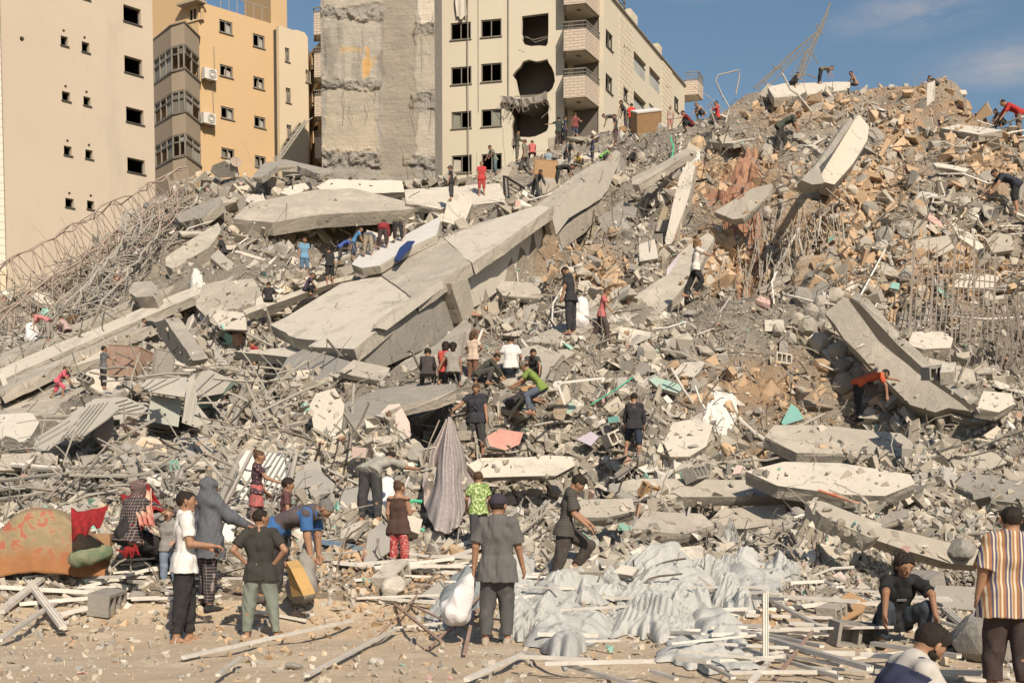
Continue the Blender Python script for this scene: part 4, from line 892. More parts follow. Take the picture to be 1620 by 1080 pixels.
# slabs on the left and middle, stepped layers
L_ = [
 ([(368,346),(395,322),(440,312),(500,300),(560,298),(640,318),(690,322),(640,332),(500,340),(430,352)], .6, (6, 0), .55, C_, 'thick flat slab with a shadowed front edge at the top left of the mound'),
 ([(500,296),(520,284),(636,286),(640,304),(520,308)], .5, (20, 0), .3, PW, 'bright whitish wall piece lying along the crest below the bare concrete wall'),
 ([(640,300),(700,296),(790,290),(800,318),(700,330),(642,322)], .3, (5, 0), .3, M['pink'] if 0 else PC, 'broad buff slab on the crest left of the girl in the red dress'),
 ([(443,305),(452,296),(490,288),(494,296),(460,310)], .5, (10, 0), .25, PW, 'short whitish slab end on the crest left of the bare wall'),
 ([(388,318),(392,308),(416,306),(420,318),(404,326)], .5, (0, 0), .3, PC, 'small cream slab piece above the thick flat slab'),
 ([(400,278),(418,258),(450,252),(530,270),(505,275),(470,262),(440,262),(415,280)], .5, (0, 0), .25, CGy, 'folded grey roof piece on the left crest below the ochre building'),
 ([(333,272),(336,262),(355,254),(370,264),(372,280),(345,282)], .7, (30, 0), .3, CGy, 'upright grey slab piece beside the satellite dish'),
 ([(700,350),(708,318),(722,304),(742,308),(748,320),(738,345),(728,358)], .9, (30, 0), .35, PC, 'upright pale slab in front of the man in the cap near the crest'),
 ([(262,408),(300,380),(345,352),(350,362),(330,392),(272,425),(262,420)], .7, (10, 10), .6, C_, 'thick broken beam leaning up to the right near the sitting boy in black'),
 ([(278,340),(300,330),(348,310),(350,320),(318,345),(285,352)], .6, (0, 0), .4, CGy, 'round edged grey slab among the lattice wreck at upper left'),
 ([(203,460),(212,446),(240,444),(250,460),(242,468),(215,470)], .6, (0, 0), .5, C_, 'block of layered broken concrete just above the long stepped slabs'),
 ([(0,560),(60,535),(150,500),(220,468),(300,430),(305,437),(225,477),(120,520),(50,552),(0,578)], .25, (0, 0), .28, C_, 'topmost long thin slab of the stepped pile at left'),
 ([(0,583),(60,556),(150,520),(240,480),(330,445),(400,408),(410,414),(340,455),(240,497),(150,535),(60,575),(0,602)], .35, (0, 0), .3, PC, 'second long thin slab of the stepped pile at left'),
 ([(0,606),(70,578),(150,545),(240,503),(262,505),(215,525),(165,540),(110,568),(70,590),(0,622)], .45, (0, 0), .32, C_, 'third long slab of the stepped pile behind the girl in pink'),
 ([(70,583),(140,555),(168,545),(160,566),(120,578),(75,586)], .7, (0, 0), .25, PC, 'broken slab tip overhanging the dark gap behind the rusty box'),
 ([(0,640),(30,610),(80,598),(150,582),(170,600),(160,640),(80,655),(20,660)], .15, (0, 0), .25, C_, 'smooth sandy slab the girl in pink climbs'),
 ([(0,655),(50,652),(62,668),(45,696),(0,706)], .5, (10, 0), .4, PW, 'large smooth white slab at the left edge below the sandy slope'),
 ([(310,485),(320,450),(400,440),(420,470),(390,510),(340,515)], .35, (10, 0), .3, C_, 'tilted grey slab with dangling black cables left of the roof slab'),
 ([(243,510),(262,506),(305,570),(300,580),(280,570),(255,535)], 1.1, (25, 15), .3, C_, 'narrow slab with block edge sliding down left of the metal sheets'),
 ([(335,500),(345,490),(385,495),(390,522),(350,520)], .7, (20, 0), .1, M['plaster_cream'], 'pair of cream boards lying left of the roof slab'),
 ([(490,640),(500,622),(530,614),(545,640),(540,680),(520,690),(496,676)], 1.0, (25, 0), .5, PC, 'large rounded block of plastered masonry in front of the crumpled sheets'),
 ([(603,652),(615,640),(632,638),(648,668),(650,690),(612,708)], 1.2, (35, -10), .35, M['pink'], 'slab with pink painted face standing on edge left of the draped cloth'),
 ([(556,706),(580,708),(578,724),(558,724)], .7, (35, 0), .2, M['pink'], 'small pink painted masonry piece below the standing pink slab'),
 ([(540,640),(600,615),(690,603),(720,604),(722,616),(690,628),(640,640),(600,660),(560,680)], .4, (0, 0), .25, CGy, 'flat grey slab in front of the group of sitting children'),
 ([(740,735),(760,724),(905,722),(910,736),(880,752),(760,755)], .8, (0, 0), .3, PC, 'broken floor slab over the dark opening where the boy in green stands'),
 ([(770,690),(790,678),(828,684),(822,702),(800,712),(775,705)], .6, (5, 0), .35, M['red_tile'], 'slab piece with a dull red floor finish beside the boy with the cloth'),
 ([(966,768),(1000,757),(1276,760),(1276,785),(1030,786),(966,780)], .6, (28, 0), .45, C_, 'long straight horizontal concrete beam in the middle right'),
 ([(1050,700),(1064,668),(1100,662),(1128,672),(1118,705),(1090,722),(1060,722)], .9, (25, 0), .4, PC, 'tilted cream slab piece right of the boy in the black shirt'),
 ([(1110,835),(1140,805),(1240,797),(1250,825),(1180,836)], .7, (15, 0), .4, C_, 'ochre stained slab with rebar fringe below the long straight beam'),
 ([(1210,690),(1225,672),(1290,672),(1425,685),(1445,700),(1440,722),(1340,716),(1260,716)], .6, (20, 0), .5, C_, 'thick broken slab in front of the boy in orange'),
 ([(1180,745),(1240,730),(1330,732),(1440,750),(1448,765),(1400,784),(1340,782),(1230,768)], .6, (20, 0), .5, PC, 'broad broken slab above the two angled beams'),
 ([(1278,792),(1300,792),(1395,828),(1392,848),(1376,850),(1300,815)], .8, (25, 0), .5, C_, 'left one of the two angled beams pointing down to the striped shirt'),
 ([(1385,832),(1430,840),(1548,868),(1552,895),(1500,890),(1440,872),(1380,852)], .8, (25, 0), .5, C_, 'right one of the two angled beams, partly stripped to its rebar'),
 ([(1305,495),(1335,470),(1345,472),(1390,540),(1450,590),(1520,635),(1535,650),(1500,645),(1480,652),(1440,640),(1400,600),(1360,560)], 1.1, (15, -12), .9, CGy, 'heavy grey column beam with a round hole sliding down behind the boy in orange'),
 ([(1345,470),(1360,480),(1420,545),(1480,600),(1535,640),(1535,650),(1515,634),(1450,588),(1390,538),(1343,475)], 1.25, (15, -12), .3, PC, 'pale broken rim along the upper side of the heavy grey column beam'),
 ([(1462,590),(1470,566),(1540,585),(1545,605),(1480,612)], .6, (15, 0), .3, C_, 'hollow block strip right of the heavy grey column beam'),
 ([(1435,545),(1445,524),(1490,524),(1508,535),(1504,550),(1460,552)], .8, (15, 0), .4, PC, 'flat broken stone at the foot of the rebar grid'),
 ([(1545,645),(1556,618),(1600,622),(1606,638),(1580,652)], .8, (15, 0), .25, PC, 'pointed cream slab at the right edge'),
 ([(1510,765),(1530,745),(1620,765),(1700,780),(1690,800),(1560,790)], .5, (5, 0), .3, CGy, 'flat grey slab at the right edge behind the striped shirt man'),
 ([(1475,945),(1480,925),(1550,928),(1560,950),(1545,965),(1480,960)], .25, (40, 0), .4, CGy, 'row of grey hollow blocks beside the crouching man in black'),
 ([(1295,262),(1315,240),(1345,190),(1360,182),(1375,200),(1372,222),(1350,258),(1320,292),(1303,288)], 2.0, (38, 10), .6, PC, 'big bright slab leaning on the upper right slope below the fallen mast'),
 ([(1268,285),(1290,262),(1345,185),(1358,180),(1318,240),(1296,264),(1303,290),(1285,292)], 1.9, (20, 35), .4, CGy, 'grey side face of the big bright leaning slab'),
 ([(1130,335),(1190,298),(1222,290),(1215,310),(1175,345),(1160,347)], 1.6, (10, 10), .25, C_, 'tilted plate with brown stains below the brown blanket'),
 ([(1052,380),(1075,280),(1088,255),(1100,262),(1090,310),(1065,380),(1055,395)], 1.9, (30, 20), .4, PC, 'narrow upright cream pillar leaning in the middle of the slope'),
 ([(1000,280),(1040,262),(1085,235),(1100,238),(1060,262),(1010,292),(1000,292)], 1.3, (10, 0), .25, C_, 'thin slab with a dark gap beneath it below the people near the crest'),
 ([(972,500),(1000,470),(1060,432),(1080,395),(1120,368),(1130,375),(1105,425),(1060,480),(1020,520),(985,518)], .9, (15, 10), .3, C_, 'smooth tilted slab with lilac paint beside the girl in white'),
 ([(1055,425),(1078,398),(1086,405),(1075,438),(1060,458),(1052,450)], 1.15, (15, 10), .1, M['lilac'], 'lilac painted panel beside the girl in white'),
 ([(1215,138),(1240,132),(1345,130),(1344,142),(1260,152),(1225,155)], .5, (30, 0), .35, PC, 'long pale beam on the very top of the mound under the fallen mast'),
 ([(1200,150),(1215,132),(1228,138),(1214,155)], .7, (30, 0), .3, C_, 'short slab at the left end of the topmost beam'),
 ([(818,380),(850,345),(880,330),(878,340),(850,372),(830,395)], .2, (0, 0), .2, PC, 'thin') ,
 ([(735,505),(745,512),(720,545),(690,560),(640,590),(600,600),(640,570),(690,545)], .35, (0, 0), .3, C_, 'cracked ledge under the dark edge beam'),
 ([(770,585),(790,560),(850,545),(890,560),(860,600),(800,610)], .3, (5, 0), .2, C_, 'sandy slab behind the boy in the white shirt'),
 ([(830,540),(900,505),(950,490),(960,505),(890,545)], .3, (5, 0), .2, C_, 'dusty slab strip below the man with the white sack'),
 ([(945,345),(985,318),(1010,330),(1000,352),(960,372)], .6, (15, 0), .3, CGy, 'grey slab fragment in the dark cleft of the slope'),
 ([(860,905),(880,872),(960,868),(980,880),(960,905)], .3, (15, 0), .3, C_, 'slab block behind the foot of the man stepping up'),
 ([(1000,835),(1020,808),(1110,812),(1130,830),(1080,845)], .5, (15, 0), .35, C_, 'rough slab under the pale square of plaster'),
 ([(1060,890),(1066,866),(1110,862),(1124,880),(1105,890)], .5, (20, 0), .35, PC, 'cream broken block right of the white tarpaulins'),
 ([(905,800),(920,790),(1000,788),(1005,808),(960,818),(910,818)], .7, (20, 0), .4, C_, 'short concrete beam in front of the boy looking down'),
 ([(1440,395),(1448,380),(1500,372),(1510,392),(1480,408)], .6, (20, 0), .3, C_, 'brownish slab lump above the rebar grid'),
 ([(1560,380),(1575,368),(1600,372),(1605,395),(1570,400)], .6, (20, 0), .3, C_, 'square slab lump at the right edge above the rebar grid'),
]
for pts_, off, tilt, th, mt, lab in L_:
    if lab == 'thin': continue
    if pts_[0][1] > 680 and pts_[0][0] > 730: off += .25; th *= .55
    if 'heavy grey column' in lab: th *= .65; mt = C_
    slab('concrete_fragment', pts_, fit(pts_, off, tilt), th, mt, .1, .45, lab, 'concrete beam' if 'beam' in lab[:34] else 'concrete slab')
CLEAN0 = CLEAN = [[(428,514),(540,448),(700,380),(853,326),(880,332),(879,398),(748,487),(738,510),(598,585),(487,548)], [(0,575),(300,436),(400,410),(410,420),(240,505),(0,622)], [(0,625),(150,585),(165,640),(60,700),(0,705)],
 [(370,345),(500,300),(690,300),(800,296),(690,330),(430,352)], [(1305,495),(1340,468),(1535,645),(1480,652)], [(1268,290),(1345,185),(1375,200),(1350,258),(1303,290)], [(556,418),(690,345),(690,372),(590,424)],[(870,340),(975,240),(982,262),(950,320),(885,390)],
 [(966,768),(1000,757),(1276,760),(1276,785)],[(1278,792),(1400,828),(1552,868),(1552,895),(1440,872)],[(1130,335),(1222,290),(1170,347)],[(972,500),(1120,368),(1060,480),(1010,520)],[(0,660),(60,660),(45,700),(0,706)],[(540,640),(690,603),(722,616),(560,680)]]
random.seed(21)
def loose_plate(u, v, L, W, T_, ang, tilt, lab, mt, jag=.09, off=.1):
    d = Dt(u, v); pp_ = P(u, v, d); n_ = Vector((random.uniform(-.2, .2), -.5+random.uniform(-.25, .3), .85)); n_ = Matrix.Rotation(R(tilt), 3, 'Y') @ n_; n_.normalize()
    pl = Plane(pp_+n_*off, n_); a = R(ang); X_ = Vector((math.cos(a), math.sin(a), 0)); X_ = (X_-pl.n*X_.dot(pl.n)).normalized(); Y_ = pl.n.cross(X_)
    cr = [(-1, -1), (-.3, -1-random.uniform(-.1, .15)), (1, -1+random.uniform(0, .3)), (1+random.uniform(-.1, .2), .1), (1-random.uniform(0, .4), 1), (-1+random.uniform(0, .3), 1)]
    w3 = [pl.p+X_*x*L/2+Y_*y*W/2 for x, y in cr]
    o = slab('concrete_fragment', [pix(p) for p in w3], pl, T_, mt, jag, .4, 'x', 'concrete plate' if W > .6 else 'concrete beam', 'broken plates and beams scattered over the mound')
    if o: o['label'] = lab; o['pid'] = lab
PLATES = []; PLINFO = []
for i in range(120):
    for _ in range(20):
        u = random.uniform(-40, 1660); v = random.uniform(150, 890)
        if v > np.interp(u, _sx, _sy)+24 and Dt(u, v) < 59 and not any(inpoly(np.array([u]), np.array([v]), np.array(pl_))[0] for pl_ in CLEAN0) and all((u-a)**2+(v-b)**2 > 48**2 for a, b in PLATES): break
    else: continue
    PLATES.append((u, v)); D_ = Dt(u, v); px_ = random.uniform(38, 95)*(.8 if v > 700 else 1); L = px_*D_/F; bm_ = random.random() < .42
    mt = random.choice([C_, C_, CGy, PC, PC, PW]) 
    W_ = L*random.uniform(.12, .2) if bm_ else L*random.uniform(.4, .75)
    T_ = W_*.9 if bm_ else min(.28, max(.1, L*.12))
    loose_plate(u, v, L, W_, T_, random.choice([0, 20, 35, -20, 160, 60, 120])+random.uniform(-15, 15), random.uniform(-30, 30), len(PLINFO), mt); PLINFO.append((u, v, bm_, mt.name))
# ------------------------------------------------------------------ loose rubble
def hull(seed, kind):
    rs_ = np.random.RandomState(seed); bm = bmesh.new()
    if kind == 'slab': dim = (1, .75, .22)
    elif kind == 'brick': dim = (1, .52, .5)
    elif kind == 'shard': dim = (1.1, .45, .16)
    else: dim = (1, .8, .7)
    n_ = 14 if kind == 'lump' else 11
    for i in range(n_):
        p = rs_.uniform(-1, 1, 3)
        if kind == 'lump': p = p/np.linalg.norm(p)*rs_.uniform(.85, 1.05)
        else:
            k_ = np.argmax(np.abs(p)); p = np.sign(p)*np.maximum(np.abs(p), rs_.choice([.55, .9, 1]))
        bm.verts.new(p*np.array(dim)*.5)
    r = bmesh.ops.convex_hull(bm, input=bm.verts)
    bmesh.ops.delete(bm, geom=list({g_ for g_ in r['geom_interior']+r['geom_unused'] if isinstance(g_, bmesh.types.BMVert)}), context='VERTS')
    bmesh.ops.triangulate(bm, faces=bm.faces); bm.verts.index_update()
    v = np.array([x.co[:] for x in bm.verts]); f = np.array([[x.index for x in g_.verts] for g_ in bm.faces]); bm.free()
    return v, f
TPL = [hull(100+i, k_) for i, k_ in enumerate(['lump']*9+['slab']*7+['brick']*6+['shard']*6)]
PAL = np.array([(.48,.43,.355),(.43,.385,.315),(.39,.35,.29),(.52,.465,.385),(.35,.33,.295),(.46,.405,.33),(.58,.54,.475),(.42,.395,.35),(.46,.42,.355)])
ODD = np.array([(.62,.59,.54),(.28,.50,.42),(.55,.37,.33),(.44,.31,.20),(.22,.21,.2),(.4,.25,.18),(.60,.50,.36)])
# polygons kept fairly clean (big slabs), pixels
def clean_mask(u, v):
    m = np.zeros(u.shape, bool)
    for pl in CLEAN: m |= inpoly(u, v, pl)
    return m
tv = []; tf = []; b0 = 0
for vs, fs in HARD:
    for f in fs:
        for i in range(1, len(f)-1): tf.append((b0+f[0], b0+f[i], b0+f[i+1]))
    tv += [tuple(v) for v in vs]; b0 += len(vs)
BVH = BVHTree.FromPolygons(tv, tf, all_triangles=True)
O0 = Vector((0, 0, CAMZ))
def surf_np(u, v):
    """nearest surface (mound or slab) along pixel rays: depth y, and whether it is a slab"""
    D = hit_np(u, v); hard = np.zeros(len(D), bool)
    for i in range(len(D)):
        r = BVH.ray_cast(O0, rayd(u[i], v[i]))
        if r[0] is not None and not (r[0].y > D[i]): D[i] = r[0].y; hard[i] = True
    return D, hard
def ground_hit(u, v):
    for e in range(0, 60, 2):
        D, h_ = surf_np(np.array([float(u)]), np.array([float(v+e)]))
        if D[0] == D[0]: v = v+e; break
    return P(u, v, float(D[0]) if D[0] == D[0] else Dt(u, v))
def rotm(n, amount=1.0):
    a = np.random.normal(size=(n, 4)); a[:, 1:] *= amount; a[:, 0] = np.abs(a[:, 0])+(1-amount)*2; a /= np.linalg.norm(a, axis=1)[:, None]
    w_, x, y, z = a.T
    return np.stack([1-2*(y*y+z*z), 2*(x*y-z*w_), 2*(x*z+y*w_), 2*(x*y+z*w_), 1-2*(x*x+z*z), 2*(y*z-x*w_), 2*(x*z-y*w_), 2*(y*z+x*w_), 1-2*(x*x+y*y)], 1).reshape(n, 3, 3)
def chunk_arrays(pos, size, col, amount=1.0, tsel=None):
    n = len(pos); Rm = rotm(n, amount); t = np.random.randint(0, len(TPL), n) if tsel is None else tsel
    asp = np.random.uniform(.7, 1.25, (n, 3)); VS = []; FS = []; TS = []; b = 0
    for k_ in range(len(TPL)):
        m = np.where(t == k_)[0]
        if not len(m): continue
        v, f = TPL[k_]; vv_ = v[None]*(size[m, None]*asp[m])[:, None, :]
        vv_ = np.einsum('nij,nkj->nki', Rm[m], vv_)+pos[m, None, :]
        VS.append(vv_.reshape(-1, 3)); TS.append(np.repeat(col[m], len(v), 0))
        FS.append((f[None]+(np.arange(len(m))*len(v))[:, None, None]+b).reshape(-1, 3)); b += len(m)*len(v)
    return np.concatenate(VS), np.concatenate(FS), np.concatenate(TS)
def sample(n, dens):
    U_ = []; V_ = []
    while sum(map(len, U_)) < n:
        u = np.random.uniform(-240, 1980, n*2); v = np.random.uniform(90, 1085, n*2)
        m = np.random.rand(n*2) < dens(u, v); U_.append(u[m]); V_.append(v[m])
    return np.concatenate(U_)[:n], np.concatenate(V_)[:n]
def colours(u, v, n, odd=.06):
    c = PAL[np.random.randint(0, len(PAL), n)]*np.random.uniform(.66, 1.14, (n, 1))
    m = np.random.rand(n) < odd; c[m] = ODD[np.random.randint(0, len(ODD), m.sum())]
    o_ = orange_mask(u, v); m = np.random.rand(n) < o_*.78; c[m] = np.array([.48, .345, .225])*np.random.uniform(.85, 1.15, (m.sum(), 1))
    wh = (u < 360) & (v > 560) & (v < 800) & (np.random.rand(n) < .35); c[wh] = np.array([.36, .34, .31])
    return c
def dens_main(u, v):
    d = np.ones(u.shape); d[clean_mask(u, v)] = .06
    # bare dirt in the foreground
    edge = 905+18*np.sin(u*.013)+np.where(u > 1150, 60, 0)+np.where((u > 650) & (u < 1150), 20, 0)
    d = np.where(v > edge, .09+.35*np.exp(-(v-edge)/35), d)
    d = np.where((v > 960) & (u > 1150) & (u < 1420), .12, d)
    fine = (np.abs(u-1180) < 130) & (np.abs(v-500) < 90); d = np.where(fine, 1.0, d)
    return d
N = 76000
u, v = sample(N, dens_main); D, hard = surf_np(u, v); ok = ~np.isnan(D) & ((~hard) | (np.random.rand(len(u)) < .07))
u, v, D, hard = u[ok], v[ok], D[ok], hard[ok]; n = len(u)
sx, sz = rays_np(u, v)
size = (.075+np.random.pareto(2.1, n)*.13)
fore = v > 900; size = np.where(fore, size*.55, size)
fine = (np.abs(u-1160) < 150) & (np.abs(v-510) < 80); size = np.where(fine, size*.75, size)
clump = fbm(sx*D, D, .4, 4, 70); size = size*2.0**(clump*3.2); size = np.maximum(size, 2.6*D/F); size = np.where(D > 34, size*1.12, size); size = np.minimum(size, np.minimum(34*D/F, .9))
size = np.where(v > 890, np.minimum(size, 16*D/F), size); size = np.where(hard, np.minimum(size, .3), size); size = np.where(clean_mask(u, v), np.minimum(size, .22), size)
size = np.where(hard, size*.7, size)
pos = np.stack([sx*D, D, CAMZ+sz*D], 1); pos[:, 2] += size*.12
big = np.argsort(-(size/D))[:290]; sm_ = np.ones(n, bool); sm_[big] = False
col = colours(u, v, n)
Vc, Fc, Tc = chunk_arrays(pos[sm_], size[sm_], col[sm_])
o = link_mesh('rubble', big_mesh('rubble', Vc, Fc, M['chunk'], Tc)); tag(o, kind='stuff')
print('rubble tris', len(Fc))
# small gravel on the bare dirt
u2 = np.random.uniform(-120, 1740, 20000); v2 = 880+200*np.random.beta(1.1, 1.5, 20000); D2 = hit_np(u2, v2); ok = ~np.isnan(D2); u2, v2, D2 = u2[ok], v2[ok], D2[ok]
sx, sz = rays_np(u2, v2); s2 = .007+np.random.pareto(2.0, len(u2))*.011; s2 = np.minimum(s2, .16)
p2 = np.stack([sx*D2, D2, CAMZ+sz*D2], 1)
Vg, Fg, Tg = chunk_arrays(p2, s2, np.array([.50,.43,.33])*np.random.uniform(.75, 1.2, (len(u2), 1)))
o = link_mesh('gravel', big_mesh('gravel', Vg, Fg, M['chunk'], Tg)); tag(o, kind='stuff')
# the largest chunks, each a thing
LM = [(480,400,'the boy in the light blue shirt'),(600,365,'the people searching at the gap'),(762,285,'the girl in the red dress'),(850,290,'the brown door panel'),(900,240,'the diggers by the balconies'),(985,180,'the three figures on the skyline'),(1100,190,'the crouching pair below the skyline'),(1240,210,'the bent boy in dark green'),(1300,110,'the fallen mast'),(1490,130,'the sandy summit'),(1600,190,'the man in red at the edge'),(1590,300,'the person with the sack'),(1330,240,'the bright leaning slab'),(1150,290,'the brown blanket'),(1100,420,'the girl in white'),(955,500,'the boy in the pink shirt'),(905,470,'the man with the white sack'),(750,490,'the column stub'),(650,520,'the dark edge beam'),(820,400,'the pale edge beam'),(620,400,'the white wall panel'),(430,350,'the thick flat slab'),(360,400,'the sitting boy in black'),(220,400,'the tangled lattice'),(60,500,'the person bending at far left'),(100,600,'the girl in pink'),(205,570,'the rusty box'),(300,560,'the sliding narrow slab'),(260,650,'the bent metal sheets'),(490,590,'the grey sheet awning'),(520,650,'the rounded plaster block'),(625,675,'the standing pink slab'),(700,740,'the draped cloth'),(750,670,'the boy holding the cloth'),(700,590,'the sitting children'),(850,610,'the boy in the green shirt'),(900,690,'the red floored slab'),(1000,680,'the boy in black shorts'),(1100,690,'the tilted cream slab'),(1250,650,'the teal tiled wedge'),(1370,620,'the boy in orange'),(1430,560,'the heavy column beam'),(1500,440,'the rebar grid'),(1130,770,'the long straight beam'),(1200,820,'the ochre stained slab'),(1330,700,'the thick broken slab'),(1340,760,'the broad broken slab'),(1340,830,'the left angled beam'),(1470,860,'the right angled beam'),(1420,930,'the crouching man in black'),(1590,880,'the man in the striped shirt'),(1300,960,'the white profiles'),(1350,1010,'the hollow block'),(950,930,'the white tarpaulins'),(900,830,'the boy looking down'),(790,870,'the man in the grey shirt'),(630,840,'the girl in brown'),(590,760,'the boy reaching into the gap'),(620,925,'the pale cube of stone'),(460,860,'the stooping old man'),(400,780,'the girl in the flowered top'),(390,900,'the boy with hands on hips'),(290,880,'the man in the white shirt'),(200,820,'the seated woman'),(80,830,'the orange blanket'),(60,960,'the crossed profiles'),(60,690,'the smooth white slab'),(200,720,'the long metal tubes')]
def where(u, v):
    du, dv, t = min(((u-a)**2+((v-b)*1.2)**2, (u-a, v-b), t) for a, b, t in LM)[0:3] if 0 else min(((u-a)**2+((v-b)*1.2)**2, (u-a, v-b), t) for a, b, t in LM)
    x, y = dv
    return ('just right of ' if x > 0 else 'just left of ') + t if abs(x) > abs(y) else ('just below ' if y > 0 else 'just above ')+t
USED = set()
def uniq(prefix, u, v):
    """a label that names the landmarks round the thing"""
    ds = sorted(((u-a)**2+((v-b)*1.2)**2, t, a, b) for a, b, t in LM)[:5]
    c = [f'{prefix} {where(u, v)}']+[f'{prefix} between {ds[i][1]} and {ds[j][1]}' for i in range(4) for j in range(i+1, 5)]
    c += [f'{prefix} '+('right of ' if u > d[2] else 'left of ')+d[1] for d in ds[1:]]+[f'{prefix} '+('below ' if v > d[3] else 'above ')+d[1] for d in ds]
    for x in c:
        if len(x.split()) <= 16 and x not in USED: USED.add(x); return x
    return c[0] if len(c[0].split()) <= 16 else c[-1]
for o in [o for o in bpy.data.objects if o.name.startswith('concrete_fragment')]:
    t_ = o.get('label')
    if t_ is not None and not isinstance(t_, str):
        u_, v_, bm_, mn = PLINFO[o['pid']]
        o['label'] = ('{} {} {}'.format({'concrete': 'beige', 'grey_concrete': 'grey', 'cream_plaster': 'cream', 'white_plaster': 'whitish'}[mn], 'broken beam' if bm_ else 'floor plate', '')).strip(); o['label'] = uniq(o['label'], u_, v_)
names_ = ['lumpy', 'flat', 'brick shaped', 'splintered']
def cname(c):
    if c[0] > .55: return 'whitish'
    if c[0] > c[2]*1.7: return 'orange brown'
    if c[1] > c[0]*1.2: return 'green painted'
    return 'beige' if c[0] > .44 else 'grey'
tmesh = {}
sc_m = {}
for i in big:
    t = np.random.randint(0, len(TPL)); cn = cname(col[i]); key = (t, cn)
    if key not in tmesh:
        v_, f_ = TPL[t]; tmesh[key] = big_mesh('concrete_chunk', v_, f_, M['chunk'], np.repeat(col[i][None], len(v_), 0))
    o = link_mesh('concrete_chunk', tmesh[key], None, Vector(pos[i])); s = size[i]; o.scale = (s*random.uniform(.8, 1.2), s*random.uniform(.8, 1.2), s*random.uniform(.8, 1.2))
    o.rotation_euler = (random.uniform(-3, 3), random.uniform(-3, 3), random.uniform(-3, 3))
    kd = 'lumpy' if t < 9 else 'flat' if t < 16 else 'brick shaped' if t < 22 else 'splintered'
    sz_ = 'big' if size[i]/D[i]*F > 33.5 else 'large' if size[i]/D[i]*F > 28 else 'smaller'
    tag(o, uniq(f'{sz_} {cn} {kd} chunk', u[i], v[i]), 'rubble chunk', 'large loose chunks of masonry on the mound')
